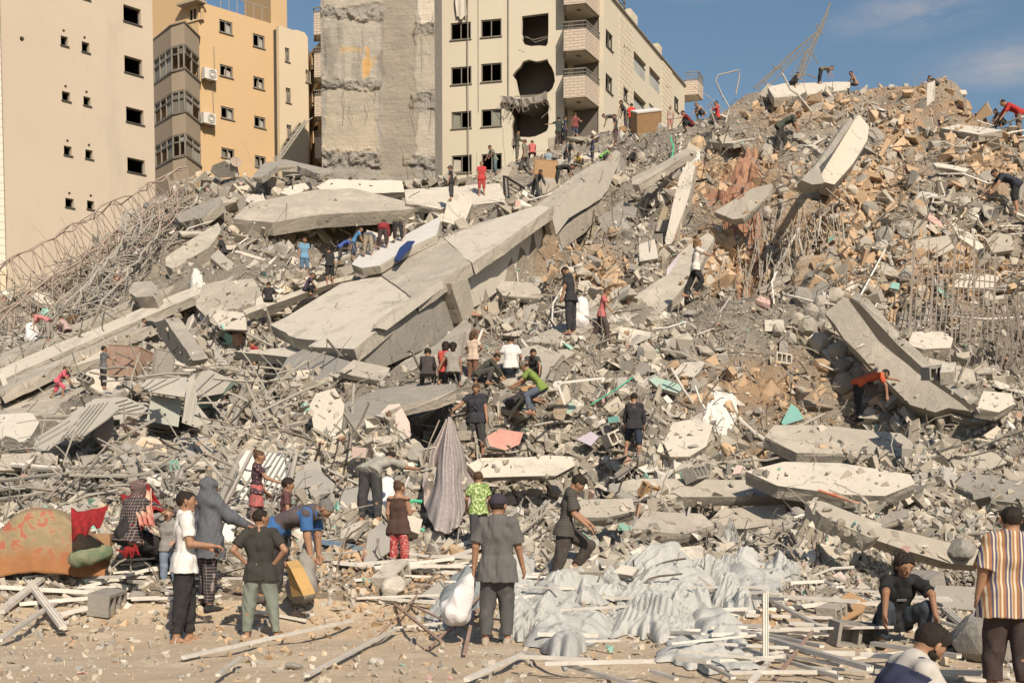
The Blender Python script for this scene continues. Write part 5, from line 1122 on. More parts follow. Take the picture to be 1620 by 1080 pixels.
# ------------------------------------------------------------------ people: one smooth surface per body, grown from a posed skeleton
def smin(a, b, k):
    h = np.clip(.5+.5*(b-a)/k, 0, 1); return b*(1-h)+a*h-k*h*(1-h)
class Field:
    def __init__(s, prims, h, k=.02, pad=.03):
        lo = np.min([np.minimum(p['a'], p['b'])-max(p['ra'], p['rb']) for p in prims if not p.get('cut_only')], 0)-pad; hi = np.max([np.maximum(p['a'], p['b'])+max(p['ra'], p['rb']) for p in prims], 0)+pad
        s.lo = lo; s.h = h; s.n = np.ceil((hi-lo)/h).astype(int)+2
        s.D = np.full(s.n, .5, np.float32); s.k = k
        for p in prims: s.add(p)
    def sub(s, lo, hi):
        i0 = np.maximum(((lo-s.lo)/s.h).astype(int)-1, 0); i1 = np.minimum(((hi-s.lo)/s.h).astype(int)+2, s.n)
        g_ = [s.lo[d]+s.h*np.arange(i0[d], i1[d], dtype=np.float32) for d in range(3)]
        return tuple(slice(i0[d], i1[d]) for d in range(3)), np.stack(np.meshgrid(*g_, indexing='ij'), -1).astype(np.float32)
    def add(s, p):
        a, b, ra, rb = p['a'], p['b'], p['ra'], p['rb']; k = p.get('k', s.k); m = max(ra, rb)+k+3*s.h; fl = p.get('flat')
        sl, X = s.sub(np.minimum(a, b)-m, np.maximum(a, b)+m)
        if X.size == 0: return
        ab = b-a; L = max(float(ab@ab), 1e-9); t = np.clip(((X-a)@ab.astype(np.float32))/L, 0, 1)
        q = X-a-t[..., None]*ab.astype(np.float32)
        if fl is not None:          # squash along a direction (a smaller body depth than width)
            n_, f = fl; c = (q@n_.astype(np.float32))[..., None]*n_.astype(np.float32); q = (q-c)+c*f
        d = np.sqrt((q*q).sum(-1))-(ra*(1-t)+rb*t)
        for pt, nn in p.get('cuts', []): d = np.maximum(d, (X-pt.astype(np.float32))@nn.astype(np.float32))
        if p.get('neg'): s.D[sl] = -smin(-s.D[sl], d, k)
        else: s.D[sl] = smin(s.D[sl], d, k)
    def folds(s, amp, fr=22, seed=0, z=1.0):
        r = np.random.RandomState(seed); X = [s.lo[d]+s.h*np.arange(s.n[d]) for d in range(3)]; x, y, zz = np.meshgrid(*X, indexing='ij'); N_ = 0
        for i in range(5):
            kx = r.normal(size=3)*fr*(1+.4*i)*np.array([1, 1, .55*z]); N_ = N_+np.sin(kx[0]*x+kx[1]*y+kx[2]*zz+r.rand()*6+1.3*np.sin(x*9+zz*11+i))/(1+.5*i)
        s.D += (amp*N_/2).astype(np.float32)
    def mesh(s):
        D = s.D; ins = D < 0; c = np.zeros(tuple(np.array(D.shape)-1), np.int8)
        for dx in (0, 1):
            for dy in (0, 1):
                for dz in (0, 1): c += ins[dx:D.shape[0]-1+dx, dy:D.shape[1]-1+dy, dz:D.shape[2]-1+dz]
        act = np.argwhere((c > 0) & (c < 8)); idx = -np.ones(c.shape, np.int64); idx[tuple(act.T)] = np.arange(len(act))
        off = np.array([(i, j, k) for i in (0, 1) for j in (0, 1) for k in (0, 1)]); acc = np.zeros((len(act), 3)); cnt = np.zeros(len(act))
        val = np.stack([D[tuple((act+o).T)] for o in off], 1)
        for a in range(8):
            for b in range(a+1, 8):
                if np.abs(off[a]-off[b]).sum() != 1: continue
                m = (val[:, a] < 0) != (val[:, b] < 0); t = np.where(m, val[:, a]/np.where(m, val[:, a]-val[:, b], 1), 0)
                acc[m] += (off[a]+t[:, None]*(off[b]-off[a]))[m]; cnt[m] += 1
        V_ = s.lo+(act+acc/cnt[:, None])*s.h; Fq = []
        for ax in range(3):
            o1, o2 = [(1, 2), (2, 0), (0, 1)][ax]
            A_ = np.moveaxis(ins, ax, 0); e = np.argwhere(A_[:-1] != A_[1:]); 
            full = np.zeros((len(e), 3), int); oth = [d for d in range(3) if d != ax]; full[:, ax] = e[:, 0]; full[:, oth[0]] = e[:, 1]; full[:, oth[1]] = e[:, 2]
            ok = (full[:, o1] > 0) & (full[:, o2] > 0) & (full[:, o1] < c.shape[o1]) & (full[:, o2] < c.shape[o2]); full = full[ok]
            u1 = np.zeros(3, int); u1[o1] = 1; u2 = np.zeros(3, int); u2[o2] = 1
            q = np.stack([idx[tuple((full-u1-u2).T)], idx[tuple((full-u2).T)], idx[tuple(full.T)], idx[tuple((full-u1).T)]], 1)
            fl = ins[tuple(full.T)]; q[~fl] = q[~fl][:, ::-1]; Fq.append(q)
        Fq = np.concatenate(Fq); Fq = Fq[(Fq >= 0).all(1)]
        return V_, Fq
def pr(a, b, ra, rb=None, **k): return dict(a=np.array(a, float), b=np.array(b, float), ra=ra, rb=ra if rb is None else rb, **k)
def dirv(p, o, s): p = R(p); o = R(o); return np.array([s*math.sin(o), math.sin(p)*math.cos(o), -math.cos(p)*math.cos(o)])
def skeleton(S, pose, hs=1.0):
    g = pose.get; J = {}; ln = g('lean', 4); sd = g('side', 0)
    dr = lambda a: np.array([math.sin(R(sd))*math.cos(R(a)), math.sin(R(a)), math.cos(R(a))*math.cos(R(sd))])
    lo, up = dr(ln*.8), dr(min(ln*1.15, ln+14)); J['pel'] = np.zeros(3); J['waist'] = lo*.10*S; J['chest'] = J['waist']+up*.10*S; J['nb'] = J['chest']+up*.105*S
    tw = R(g('twist', 0)); rt = np.array([math.cos(tw), math.sin(tw), 0]); J['rt'] = rt; J['up'] = up; J['lo'] = lo
    J['fw'] = np.cross(up, rt)*1.0; J['fw'] /= np.linalg.norm(J['fw'])
    if J['fw'][1] < -.3 and ln < 60: J['fw'] *= -1
    J['fw'] = np.cross(up, rt); 
    hp, hy = g('head', (0, 0)); a = ln*.55+hp; cy = R(hy)
    # head frame: pitch then yaw
    f0 = np.array([-math.sin(cy), math.cos(cy), 0.]); hup = np.array([f0[0]*math.sin(R(a)), f0[1]*math.sin(R(a)), math.cos(R(a))])
    hfw = np.array([f0[0]*math.cos(R(a)), f0[1]*math.cos(R(a)), -math.sin(R(a))]); J['hup'], J['hfw'] = hup, hfw; J['hrt'] = np.cross(hfw, hup)
    nk = (up+hup); nk /= np.linalg.norm(nk); J['hc'] = J['nb']+nk*(.035+.03*hs)*S+hup*.028*hs*S+hfw*.012*S
    for s, n_ in ((-1, 'L'), (1, 'R')):
        sh = J['nb']-up*.018*S+rt*s*g('shw', .098)*S; J['sh'+n_] = sh
        ua = dirv(*g('a'+n_, (5, 8)), s); fa_ = dirv(*g('f'+n_, (14, 4)), s)
        J['el'+n_] = sh+ua*.165*S; J['wr'+n_] = J['el'+n_]+fa_*.145*S; J['hd'+n_] = J['wr'+n_]+fa_*.045*S; J['fd'+n_] = fa_
        J['hip'+n_] = rt*s*.05*S-np.array([0, 0, .02*S]) if abs(g('twist', 0)) < 1 else np.array([s*.05*S, 0, -.02*S])
        th = dirv(*g('t'+n_, (2, 4)), s); sh_ = dirv(*g('s'+n_, (-3, 2)), s)
        J['kn'+n_] = J['hip'+n_]+th*.245*S; J['an'+n_] = J['kn'+n_]+sh_*.235*S
        ty = R(g('toe', 12)*s); fp_ = R(g('p'+n_, 0)); J['ft'+n_] = np.array([math.sin(ty)*math.cos(fp_), math.cos(ty)*math.cos(fp_), math.sin(fp_)])
    mz = min(J['anL'][2]-.042*S, J['anR'][2]-.042*S, J['pel'][2]-.075*S)
    if g('base') == 'pelvis': mz = J['pel'][2]-.08*S
    for k_ in J:
        if k_ not in ('rt', 'up', 'lo', 'fw', 'hup', 'hfw', 'hrt', 'fdL', 'fdR', 'ftL', 'ftR'): J[k_] = J[k_]-np.array([0, 0, mz])
    return J
def torso(J, S, g, e, hem=0, k=.03):
    o = []; rt, fw = J['rt'], np.cross(J['rt'], J['up']); fl = (fw, 1.28)
    for s in (-1, 1):
        c, w_, p_ = J['chest']+rt*s*.048*S*g, J['waist']+rt*s*.035*S*g, J['pel']+rt*s*.04*S*g
        o += [pr(c, w_, .066*S*g+e, .056*S*g+e, flat=fl, k=k), pr(w_, p_, .056*S*g+e, .064*S*g+e, flat=fl, k=k)]
    o.append(pr(J['shL'], J['shR'], .034*S*g+e, k=k)); o.append(pr(J['nb'], J['chest'], .05*S*g+e*.6, .06*S*g+e, k=k))
    return o
def head_prims(J, S, hs, nose=True):
    c, u, f, r = J['hc'], J['hup'], J['hfw'], J['hrt']; q = S*hs
    o = [pr(c+u*.012*q-f*.008*q, c+u*.010*q+f*.004*q, .056*q, .053*q, k=.012, flat=(r, 1.08)), pr(c-u*.008*q+f*.018*q, c-u*.048*q+f*.030*q, .040*q, .020*q, k=.014*q), pr(c-u*.03*q, c-u*.02*q-f*.01*q, .038*q, .04*q, k=.012)]
    if nose:
        o += [pr(c+u*.004*q+f*.055*q, c-u*.014*q+f*.064*q, .006*q, .0085*q, k=.008*q), pr(c-r*.018*q-u*.033*q+f*.045*q*.98, c+r*.018*q-u*.033*q+f*.045*q*.98, .0065*q, k=.006), pr(c-r*.02*q+u*.012*q+f*.047*q, c+r*.02*q+u*.012*q+f*.047*q, .007*q, k=.008)]
        o += [pr(c+r*s*.022*q+u*.0*q+f*.062*q, c+r*s*.022*q+u*.0*q+f*.062*q, .009*q, k=.008*q, neg=True) for s in (-1, 1)]
    o += [pr(c+r*s*.054*q+u*.008*q-f*.002*q, c+r*s*.056*q-u*.014*q-f*.0*q, .010*q, .007*q, k=.004) for s in (-1, 1)]
    o.append(pr(J['nb']-J['up']*.01*S, c-u*.035*q-f*.008*q, .033*S, .030*S*hs**.5, k=.02))
    return o
def limb(J, S, n_, g, kind, e=0, frac=1.0, loose=0):
    if kind == 'arm':
        sh, el, wr = J['sh'+n_], J['el'+n_], J['wr'+n_]; R_ = (.032, .026, .0245, .0165)
        o = [pr(sh, el, R_[0]*S*g+e, R_[1]*S*g+e+loose, k=.015), pr(el, wr, R_[2]*S*g+e+loose, R_[3]*S*g+e+loose, k=.01)]
    else:
        sh, el, wr = J['hip'+n_], J['kn'+n_], J['an'+n_]; R_ = (.064, .040, .036, .022)
        o = [pr(sh, el, R_[0]*S*g+e, R_[1]*S*g+e+loose, k=.02), pr(el, wr, R_[2]*S*g+e+loose, R_[3]*S*g+e+loose*1.3, k=.012)]
        if e == 0: 
            m = el+(wr-el)*.28; bk = -J['ft'+n_]*.008*S; o.append(pr(m+bk, el+(wr-el)*.45+bk*.5, .038*S*g, .03*S*g, k=.02))
    if frac < 1:      # sleeve or trouser leg ends part of the way down
        if frac <= .5:
            t = frac*2; pt = sh+(el-sh)*t; dn = (el-sh)/np.linalg.norm(el-sh); o = [o[0]]; o[0]['cuts'] = [(pt, dn)]
            if loose: o[0]['rb'] = o[0]['rb']+loose
        else:
            t = (frac-.5)*2; pt = el+(wr-el)*t; dn = (wr-el)/np.linalg.norm(wr-el); o[1]['cuts'] = [(pt, dn)]; o = o[:2]
    return o
def hand(J, S, n_, hold, fine):
    wr, d = J['wr'+n_], J['fd'+n_]; s = -1 if n_ == 'L' else 1
    side = np.cross(d, [0, 0, 1.0]); 
    if np.linalg.norm(side) < .3: side = np.array([0, 1.0, 0])
    side = side/np.linalg.norm(side); nrm = np.cross(side, d)
    if abs(d[2]) > .8: side, nrm = np.array([0, 1., 0]), np.array([-s*1., 0, 0])
    else: nrm = nrm if nrm[2] < 0 else -nrm
    q = S*(1.05 if S < 1.5 else 1)
    o = [pr(wr+side*.010*q, wr+d*.045*q+side*.014*q, .0125*q, .011*q, k=.006), pr(wr-side*.010*q, wr+d*.045*q-side*.014*q, .0125*q, .011*q, k=.006)]
    if not fine: 
        o.append(pr(wr+d*.045*q, wr+d*.085*q+nrm*.012*q, .014*q, .009*q, k=.006)); return o
    curl = 1.1 if hold else .35
    for i in range(4):
        b = wr+d*.05*q+side*(.0195-.013*i)*q; L = (.040, .046, .043, .034)[i]*q
        d1 = d*math.cos(curl*.6)+nrm*math.sin(curl*.6); d2 = d*math.cos(curl*1.6)+nrm*math.sin(curl*1.6); m = b+d1*L*.5
        o += [pr(b-d*.01*q, m, .0066*q, .0060*q, k=.0025), pr(m, m+d2*L*.55, .0060*q, .0050*q, k=.0025)]
    b = wr+d*.012*q+side*.02*q; m = b+(d*.6+side*.7)*.024*q; o += [pr(b, m, .0095*q, .0075*q, k=.004), pr(m, m+(d*.9+nrm*.35)*.022*q, .007*q, .0058*q, k=.003)]
    return o
def foot(J, S, n_, e=0):
    an, f = J['an'+n_], J['ft'+n_]; dn = np.array([0, 0, -1.0]) if abs(f[2]) < .2 else np.cross(np.cross(f, [0, 0, 1.]), f)*1.0
    if dn[2] > 0: dn = -dn
    dn = dn/np.linalg.norm(dn); sd = np.cross(f, dn); so_ = an+dn*.024*S
    return [pr(an, so_-f*.02*S, .022*S+e, .019*S+e, k=.012), pr(so_-f*.02*S, so_+f*.075*S, .019*S+e, .015*S+e, k=.01), pr(an, so_+f*.06*S, .02*S+e, .012*S+e, k=.012), pr(so_+f*.06*S-sd*.012*S, so_+f*.062*S+sd*.014*S, .015*S+e, k=.008), pr(so_+f*.07*S-sd*.016*S, so_+f*.105*S-sd*.012*S, .011*S+e, .009*S+e, k=.006), pr(so_+f*.07*S+sd*.014*S, so_+f*.095*S+sd*.014*S, .01*S+e, .008*S+e, k=.006)]
CLOTH = {}
def cloth(c, kind=None):
    key = (c, kind)
    if key in CLOTH: return CLOTH[key]
    nm = (kind or 'plain')+'_fabric'
    m = mk(nm, c, tuple(x*.72+.02 for x in c), scale=9, rough=.95, bump=.35, bscale=28, bdist=.012, stain=((min(1, c[0]*.6+.16), min(1, c[1]*.6+.14), min(1, c[2]*.6+.11)), 5, .6, .45)); t = m.node_tree; N = t.nodes.new; L = t.links.new
    b = [n for n in t.nodes if n.type == 'BSDF_PRINCIPLED'][0]; tc = N('ShaderNodeTexCoord')
    def ramp(src, cols, const=True):
        r = N('ShaderNodeValToRGB'); r.color_ramp.interpolation = 'CONSTANT' if const else 'LINEAR'; L(src, r.inputs[0]); e = r.color_ramp.elements
        while len(e) < len(cols): e.new(.5)
        for i, (p_, cc) in enumerate(cols): e[i].position = p_; e[i].color = (*cc, 1)
        return r.outputs[0]
    if kind == 'striped':
        s_ = N('ShaderNodeSeparateXYZ'); L(tc.outputs['Object'], s_.inputs[0]); a = N('ShaderNodeMath'); a.operation = 'MULTIPLY'; L(s_.outputs[0], a.inputs[0]); a.inputs[1].default_value = 9.0
        f_ = N('ShaderNodeMath'); f_.operation = 'FRACT'; L(a.outputs[0], f_.inputs[0])
        cr_ = (.55, .47, .34); L(ramp(f_.outputs[0], [(0, cr_), (.14, (.30, .15, .08)), (.36, (.10, .085, .12)), (.5, cr_), (.62, (.09, .08, .15)), (.76, (.40, .33, .22)), (.86, (.33, .17, .09))]), b.inputs['Base Color'])
    if kind == 'pinstriped':
        s_ = N('ShaderNodeSeparateXYZ'); L(tc.outputs['Object'], s_.inputs[0]); a = N('ShaderNodeMath'); a.operation = 'MULTIPLY'; L(s_.outputs[2], a.inputs[0]); a.inputs[1].default_value = 45
        f_ = N('ShaderNodeMath'); f_.operation = 'FRACT'; L(a.outputs[0], f_.inputs[0]); L(ramp(f_.outputs[0], [(0, c), (.6, (.10, .09, .08))]), b.inputs['Base Color'])
    if kind in ('checked', 'floral', 'leafy', 'paisley', 'camouflage', 'printed'):
        if kind == 'checked':
            br = N('ShaderNodeTexBrick'); br.offset = 0; mp = N('ShaderNodeMapping'); mp.inputs['Rotation'].default_value = (R(90), 0, 0); L(tc.outputs['Object'], mp.inputs[0]); L(mp.outputs[0], br.inputs['Vector'])
            br.inputs['Scale'].default_value = 1; br.inputs['Brick Width'].default_value = .042; br.inputs['Row Height'].default_value = .042; br.inputs['Mortar Size'].default_value = .0035
            br.inputs['Color1'].default_value = (*c, 1); br.inputs['Color2'].default_value = (*c, 1); br.inputs['Mortar'].default_value = (.24, .19, .18, 1); L(br.outputs[0], b.inputs['Base Color'])
        else:
            vo = N('ShaderNodeTexVoronoi' if kind in ('floral', 'printed') else 'ShaderNodeTexNoise'); vo.inputs['Scale'].default_value = {'floral': 26, 'leafy': 30, 'paisley': 24, 'camouflage': 12, 'printed': 20}[kind]; L(tc.outputs['Object'], vo.inputs['Vector'])
            cols = {'floral': [(0, (.55, .28, .26)), (.25, c)], 'leafy': [(0, (.12, .2, .05)), (.46, c), (.56, (.5, .55, .3))], 'paisley': [(0, c), (.53, (.62, .45, .38)), (.57, c)], 'camouflage': [(0, (.05, .05, .04)), (.48, (.14, .13, .08)), (.56, (.06, .06, .05))], 'printed': [(0, (.1, .25, .3)), (.2, c)]}[kind]
            L(ramp(vo.outputs[0], cols), b.inputs['Base Color'])
    CLOTH[key] = m; return m
SKIN = [mk('skin', (.33, .185, .115), (.29, .16, .10), scale=6, rough=.6, bump=0, spec=.35, sss=.05), mk('tanned_skin', (.27, .145, .088), (.24, .125, .075), scale=6, rough=.6, bump=0, spec=.35, sss=.05), mk('light_skin', (.42, .26, .175), (.37, .22, .15), scale=6, rough=.6, bump=0, spec=.35, sss=.05)]
HAIRM = {'black': mk('dark_hair', (.014, .010, .008), (.03, .021, .016), scale=20, rough=.75, bump=.6, bscale=90, bdist=.01), 'brown': mk('brown_hair', (.10, .055, .03), (.05, .03, .02), scale=20, rough=.7, bump=.6, bscale=90, bdist=.01), 'fair': mk('sunlit_brown_hair', (.22, .13, .07), (.12, .07, .04), scale=20, rough=.7, bump=.6, bscale=90, bdist=.01), 'grey': mk('grey_hair', (.10, .09, .085), (.2, .19, .18), scale=30, rough=.8, bump=.5, bscale=90, bdist=.01)}  # fair is a paler brown hair colour of its own
NP = 0
def fmesh(name, prims, h, mat, root_, k=.02, fold=0, seed=0, fr=22, extra=None):
    f = Field(prims, h, k)
    if fold: f.folds(fold, fr, seed)
    v, q = f.mesh()
    if len(v) < 4: return None
    me = big_mesh(name, v, q, mat, None, True); o = link_mesh(name, me, root_); return o
POS = {
 'stand': dict(lean=3, tL=(3, 4), tR=(-1, 4), sL=(-3, 2), sR=(-4, 2)),
 'walk': dict(lean=6, tL=(24, 2), sL=(2, 1), tR=(-14, 2), sR=(-30, 1), aL=(-18, 8), aR=(22, 8), fL=(5, 4), fR=(40, 2)),
 'stoop': dict(lean=82, tL=(-12, 8), tR=(-14, 8), sL=(-2, 3), sR=(-4, 3), aL=(10, 6), aR=(14, 6), fL=(12, 2), fR=(20, 2), head=(10, 0)),
 'bend': dict(lean=52, tL=(10, 8), tR=(-4, 8), sL=(-14, 3), sR=(-12, 3), aL=(25, 6), aR=(30, 8), fL=(35, 0), fR=(30, 0), head=(15, 0)),
 'squat': dict(lean=38, tL=(112, 16), tR=(108, 16), sL=(-22, 3), sR=(-20, 3), aL=(38, 8), aR=(42, 8), fL=(30, -8), fR=(34, -8), head=(15, 0)),
 'sit': dict(lean=22, tL=(88, 14), tR=(94, 12), sL=(10, 4), sR=(2, 4), aL=(20, 8), aR=(30, 8), fL=(40, -8), fR=(40, -6), head=(8, 0)),
 'kneel': dict(lean=30, tL=(50, 10), tR=(60, 10), sL=(-75, 2), sR=(-70, 2), aL=(25, 8), aR=(38, 8), fL=(40, 0), fR=(50, 0), head=(15, 0)),
}
def person(u, v, spx, face, pose, label, top=(.05, .05, .05), bot=(.04, .04, .045), sleeve=.32, leg=.93, hair='black', hs=None, D=None, girth=1.0, skin=0, shoes=None, topk=None, botk=None, pz=None, cap=None, extra=None, group=None, S=None, fine=None, hem=.02, loose=.008, veil=None, hold=(0, 0), base=None, lift=0):
    global NP; NP += 1
    if D is None: pt = ground_hit(u, v)
    else: pt = P(u, v, D)
    S = S or min(1.85, max(.85, spx*pt.y/F)); near = pt.y < 20.5
    if hs is None: hs = 1.0 if S > 1.6 else 1.0+(1.6-S)*.36
    P_ = dict(POS[pose] if isinstance(pose, str) else POS[pose[0]])
    if not isinstance(pose, str): P_.update(pose[1])
    if pz: P_.update(pz)
    J = skeleton(S, P_, hs); g = girth*(1 if S > 1.6 else .94)
    h = max(.0085, min(.024, .62*pt.y/(F*.632))); rt_ = root('person', (pt.x, pt.y, pt.z-.03+lift), label, 'person', group, R(face-90))
    sk = SKIN[skin]
    pr_ = head_prims(J, S, hs, pt.y < 34)+torso(J, S, g, 0)
    for n_ in 'LR': pr_ += limb(J, S, n_, g, 'arm')+limb(J, S, n_, g, 'leg')+hand(J, S, n_, hold[n_ == 'R'], near)+foot(J, S, n_)
    fmesh('body', pr_, h, sk, rt_, .018)
    # hair
    c, uu_, f, r = J['hc'], J['hup'], J['hfw'], J['hrt']; q = S*hs
    cutf = [(c+f*.034*q+uu_*.030*q, (f*.72-uu_*.7)/np.linalg.norm(f*.72-uu_*.7)), (c-uu_*.026*q, -uu_)]
    if veil is None and not cap:
        hr = [pr(c+uu_*.016*q-f*.011*q, c+uu_*.016*q+f*.003*q, .0578*q, .0535*q, cuts=cutf, flat=(r, 1.07), k=.001)]
        hm = HAIRM[hair[0] if isinstance(hair, tuple) else hair]; st = hair[1] if isinstance(hair, tuple) else 'short'
        if st == 'long': hr = [pr(c+uu_*.017*q-f*.012*q, c+uu_*.019*q+f*.002*q, .063*q, .056*q, cuts=cutf[:1]), pr(c-f*.03*q, c-f*.04*q-uu_*.07*q, .052*q, .035*q, cuts=[(c+f*.0*q, f)])]
        if st == 'pony': hr += [pr(c-f*.06*q, c-f*.085*q, .02*q, .024*q), pr(c-f*.085*q, c-f*.08*q-uu_*.07*q, .022*q, .012*q)]
        if st == 'curly': hr = [pr(c+uu_*.022*q-f*.016*q, c+uu_*.02*q, .07*q, .062*q, cuts=cutf[:1]), pr(c-f*.03*q, c-f*.035*q-uu_*.04*q, .056*q, .05*q, cuts=[(c, f)])]
        if st == 'thick': hr = [pr(c+uu_*.024*q-f*.012*q, c+uu_*.03*q+f*.012*q, .062*q, .056*q, cuts=cutf, flat=(r, 1.04))]
        if st == 'bun': hr += [pr(c+uu_*.05*q-f*.05*q, c+uu_*.055*q-f*.055*q, .024*q)]
        fmesh('hair', hr, h*.8, hm, rt_, .01, .0035 if st != 'curly' else .008, NP, 75)
    if cap:
        fmesh('cap', [pr(c+uu_*.026*q-f*.008*q, c+uu_*.024*q+f*.006*q, .061*q, .058*q, cuts=[(c+uu_*.012*q, -uu_)]), pr(c+uu_*.022*q+f*.05*q-r*.016*q, c+uu_*.022*q+f*.05*q+r*.016*q, .028*q, cuts=[(c+uu_*.018*q, -uu_), (c+uu_*.027*q, uu_)], k=.003), pr(c+uu_*.02*q+f*.07*q-r*.014*q, c+uu_*.018*q+f*.075*q+r*.014*q, .026*q, cuts=[(c+uu_*.013*q, -uu_), (c+uu_*.022*q, uu_)], k=.003)], h*.75, cloth(cap), rt_, .006)
        fmesh('hair', [pr(c+uu_*.012*q-f*.011*q, c+uu_*.012*q, .0565*q, .053*q, cuts=[(c+f*.012*q, f), (c-uu_*.025*q, -uu_)], flat=(r, 1.06))], h*.8, HAIRM['black'], rt_, .01)
    if near and P_.get('eyes', True):
        for s in (-1, 1):
            e = c+r*s*.0215*q+f*.050*q+uu_*.001*q; k_ = MB()
            for i in range(5):
                for j in range(8):
                    a = -math.pi/2+math.pi*i/4; b = j*math.pi/4; k_.v.append(Vector(e+(r*math.cos(a)*math.cos(b)+f*math.cos(a)*math.sin(b)*.8+uu_*math.sin(a)*.6)*.0062*q))
            for i in range(4):
                for j in range(8): k_.f.append((i*8+j, i*8+(j+1) % 8, (i+1)*8+(j+1) % 8, (i+1)*8+j))
            me = bpy.data.meshes.new('eye'); me.from_pydata([tuple(x) for x in k_.v], [], k_.f); me.materials.append(HAIRM['black']); link_mesh('eye', me, rt_)
            fmesh('eyebrow', [pr(c+r*s*.012*q+f*.0555*q+uu_*.0145*q, c+r*s*.031*q+f*.049*q+uu_*.0145*q, .0035*q, .0025*q)], h*.45, HAIRM['black'], rt_, .003)
    # shirt
    ho = J['pel']-J['lo']*(hem+.0)*S
    if top is not None:
        e = .0125*S/1.6+.002; ps2 = torso(J, S, g, e)
        for s in (-1, 1): ps2.append(pr(J['pel']+J['rt']*s*.04*S*g, J['pel']-J['lo']*(hem+.07)*S+J['rt']*s*.045*S*g, .074*S*g+e+.008*S, .081*S*g+e+.010*S+loose, flat=(np.cross(J['rt'], J['lo']), 1.12)))
        for p_ in ps2: p_.setdefault('cuts', []); p_['cuts'] = p_['cuts']+[(J['pel']-J['lo']*(hem+.045)*S, -J['lo'])]
        if sleeve > 0:
            for n_ in 'LR': ps2 += limb(J, S, n_, g, 'arm', e, sleeve, loose)
        ps2.append(pr(J['nb']-J['up']*.02*S, J['nb']+J['up']*.008*S, .042*S, .034*S, k=.015))
        if sleeve == 0: 
            for p_ in ps2: p_['cuts'] = p_.get('cuts', [])+[(J['nb']-J['up']*.012*S, J['up'])]
        fmesh('shirt', ps2, h, cloth(top, topk), rt_, .02, .0095*min(1, S/1.6), NP, 17)
    if bot is not None:
        e = .013*S/1.7; ps3 = []; rt = J['rt']
        for s in (-1, 1): ps3.append(pr(J['pel']+rt*s*.036*S*g+J['lo']*.02*S, J['pel']+rt*s*.04*S*g-np.array([0, 0, .02*S]), .056*S*g+e, .064*S*g+e))
        for n_ in 'LR': ps3 += limb(J, S, n_, g, 'leg', e*.75, leg, loose*.9)+([pr(J['kn'+n_], J['kn'+n_]+(J['an'+n_]-J['kn'+n_])*.5, .046*S*g+e*.7, .036*S*g+e)] if leg > .7 else [])
        fmesh('trousers' if leg > .7 else 'shorts', ps3, h, cloth(bot, botk), rt_, .022, .0095*min(1, S/1.6), NP+50, 20)
    if shoes and pt.y < 36:
        for n_ in 'LR':
            if shoes == 'sandal':
                an, f_ = J['an'+n_], J['ft'+n_]; so_ = an-np.array([0, 0, .040*S]); sd = np.cross(f_, [0, 0, 1.])
                fmesh('sandal', [pr(so_-f_*.03*S-sd*.008*S, so_+f_*.10*S-sd*.012*S, .026*S, k=.004, cuts=[(so_-np.array([0, 0, .012]), np.array([0, 0, -1.])), (so_+np.array([0, 0, .012]), np.array([0, 0, 1.]))]), pr(so_-f_*.03*S+sd*.008*S, so_+f_*.09*S+sd*.012*S, .026*S, k=.004, cuts=[(so_-np.array([0, 0, .012]), np.array([0, 0, -1.])), (so_+np.array([0, 0, .012]), np.array([0, 0, 1.]))])]+
                      [pr(so_+f_*x*S-sd*.036*S, so_+f_*x*S+np.array([0, 0, .036*S-x*.18*S]), .011) for x in (.035, .07)]+[pr(so_+f_*x*S+sd*.036*S, so_+f_*x*S+np.array([0, 0, .036*S-x*.18*S]), .011) for x in (.035, .07)], h*.6, cloth((.07, .055, .045)), rt_, .006)
            else:
                fmesh('shoe', foot(J, S, n_, .007)+[], h, cloth(shoes), rt_, .012)
    if extra: extra(J, S, g, h, rt_)
    J['root'] = rt_; J['S'] = S; J['pt'] = pt
    def W_(k_):      # a joint in world space
        a = R(face-90); x, y, z = (J[k_] if isinstance(k_, str) else k_); return Vector((pt.x+x*math.cos(a)-y*math.sin(a), pt.y+x*math.sin(a)+y*math.cos(a), rt_.location.z+z))
    J['W'] = W_
    if not .95 < spx*pt.y/F < 1.9: print('stature', round(spx*pt.y/F, 2), label[:40])
    return J
BLK = (.022, .021, .022); DK = (.05, .048, .048); JEAN = (.16, .19, .20)
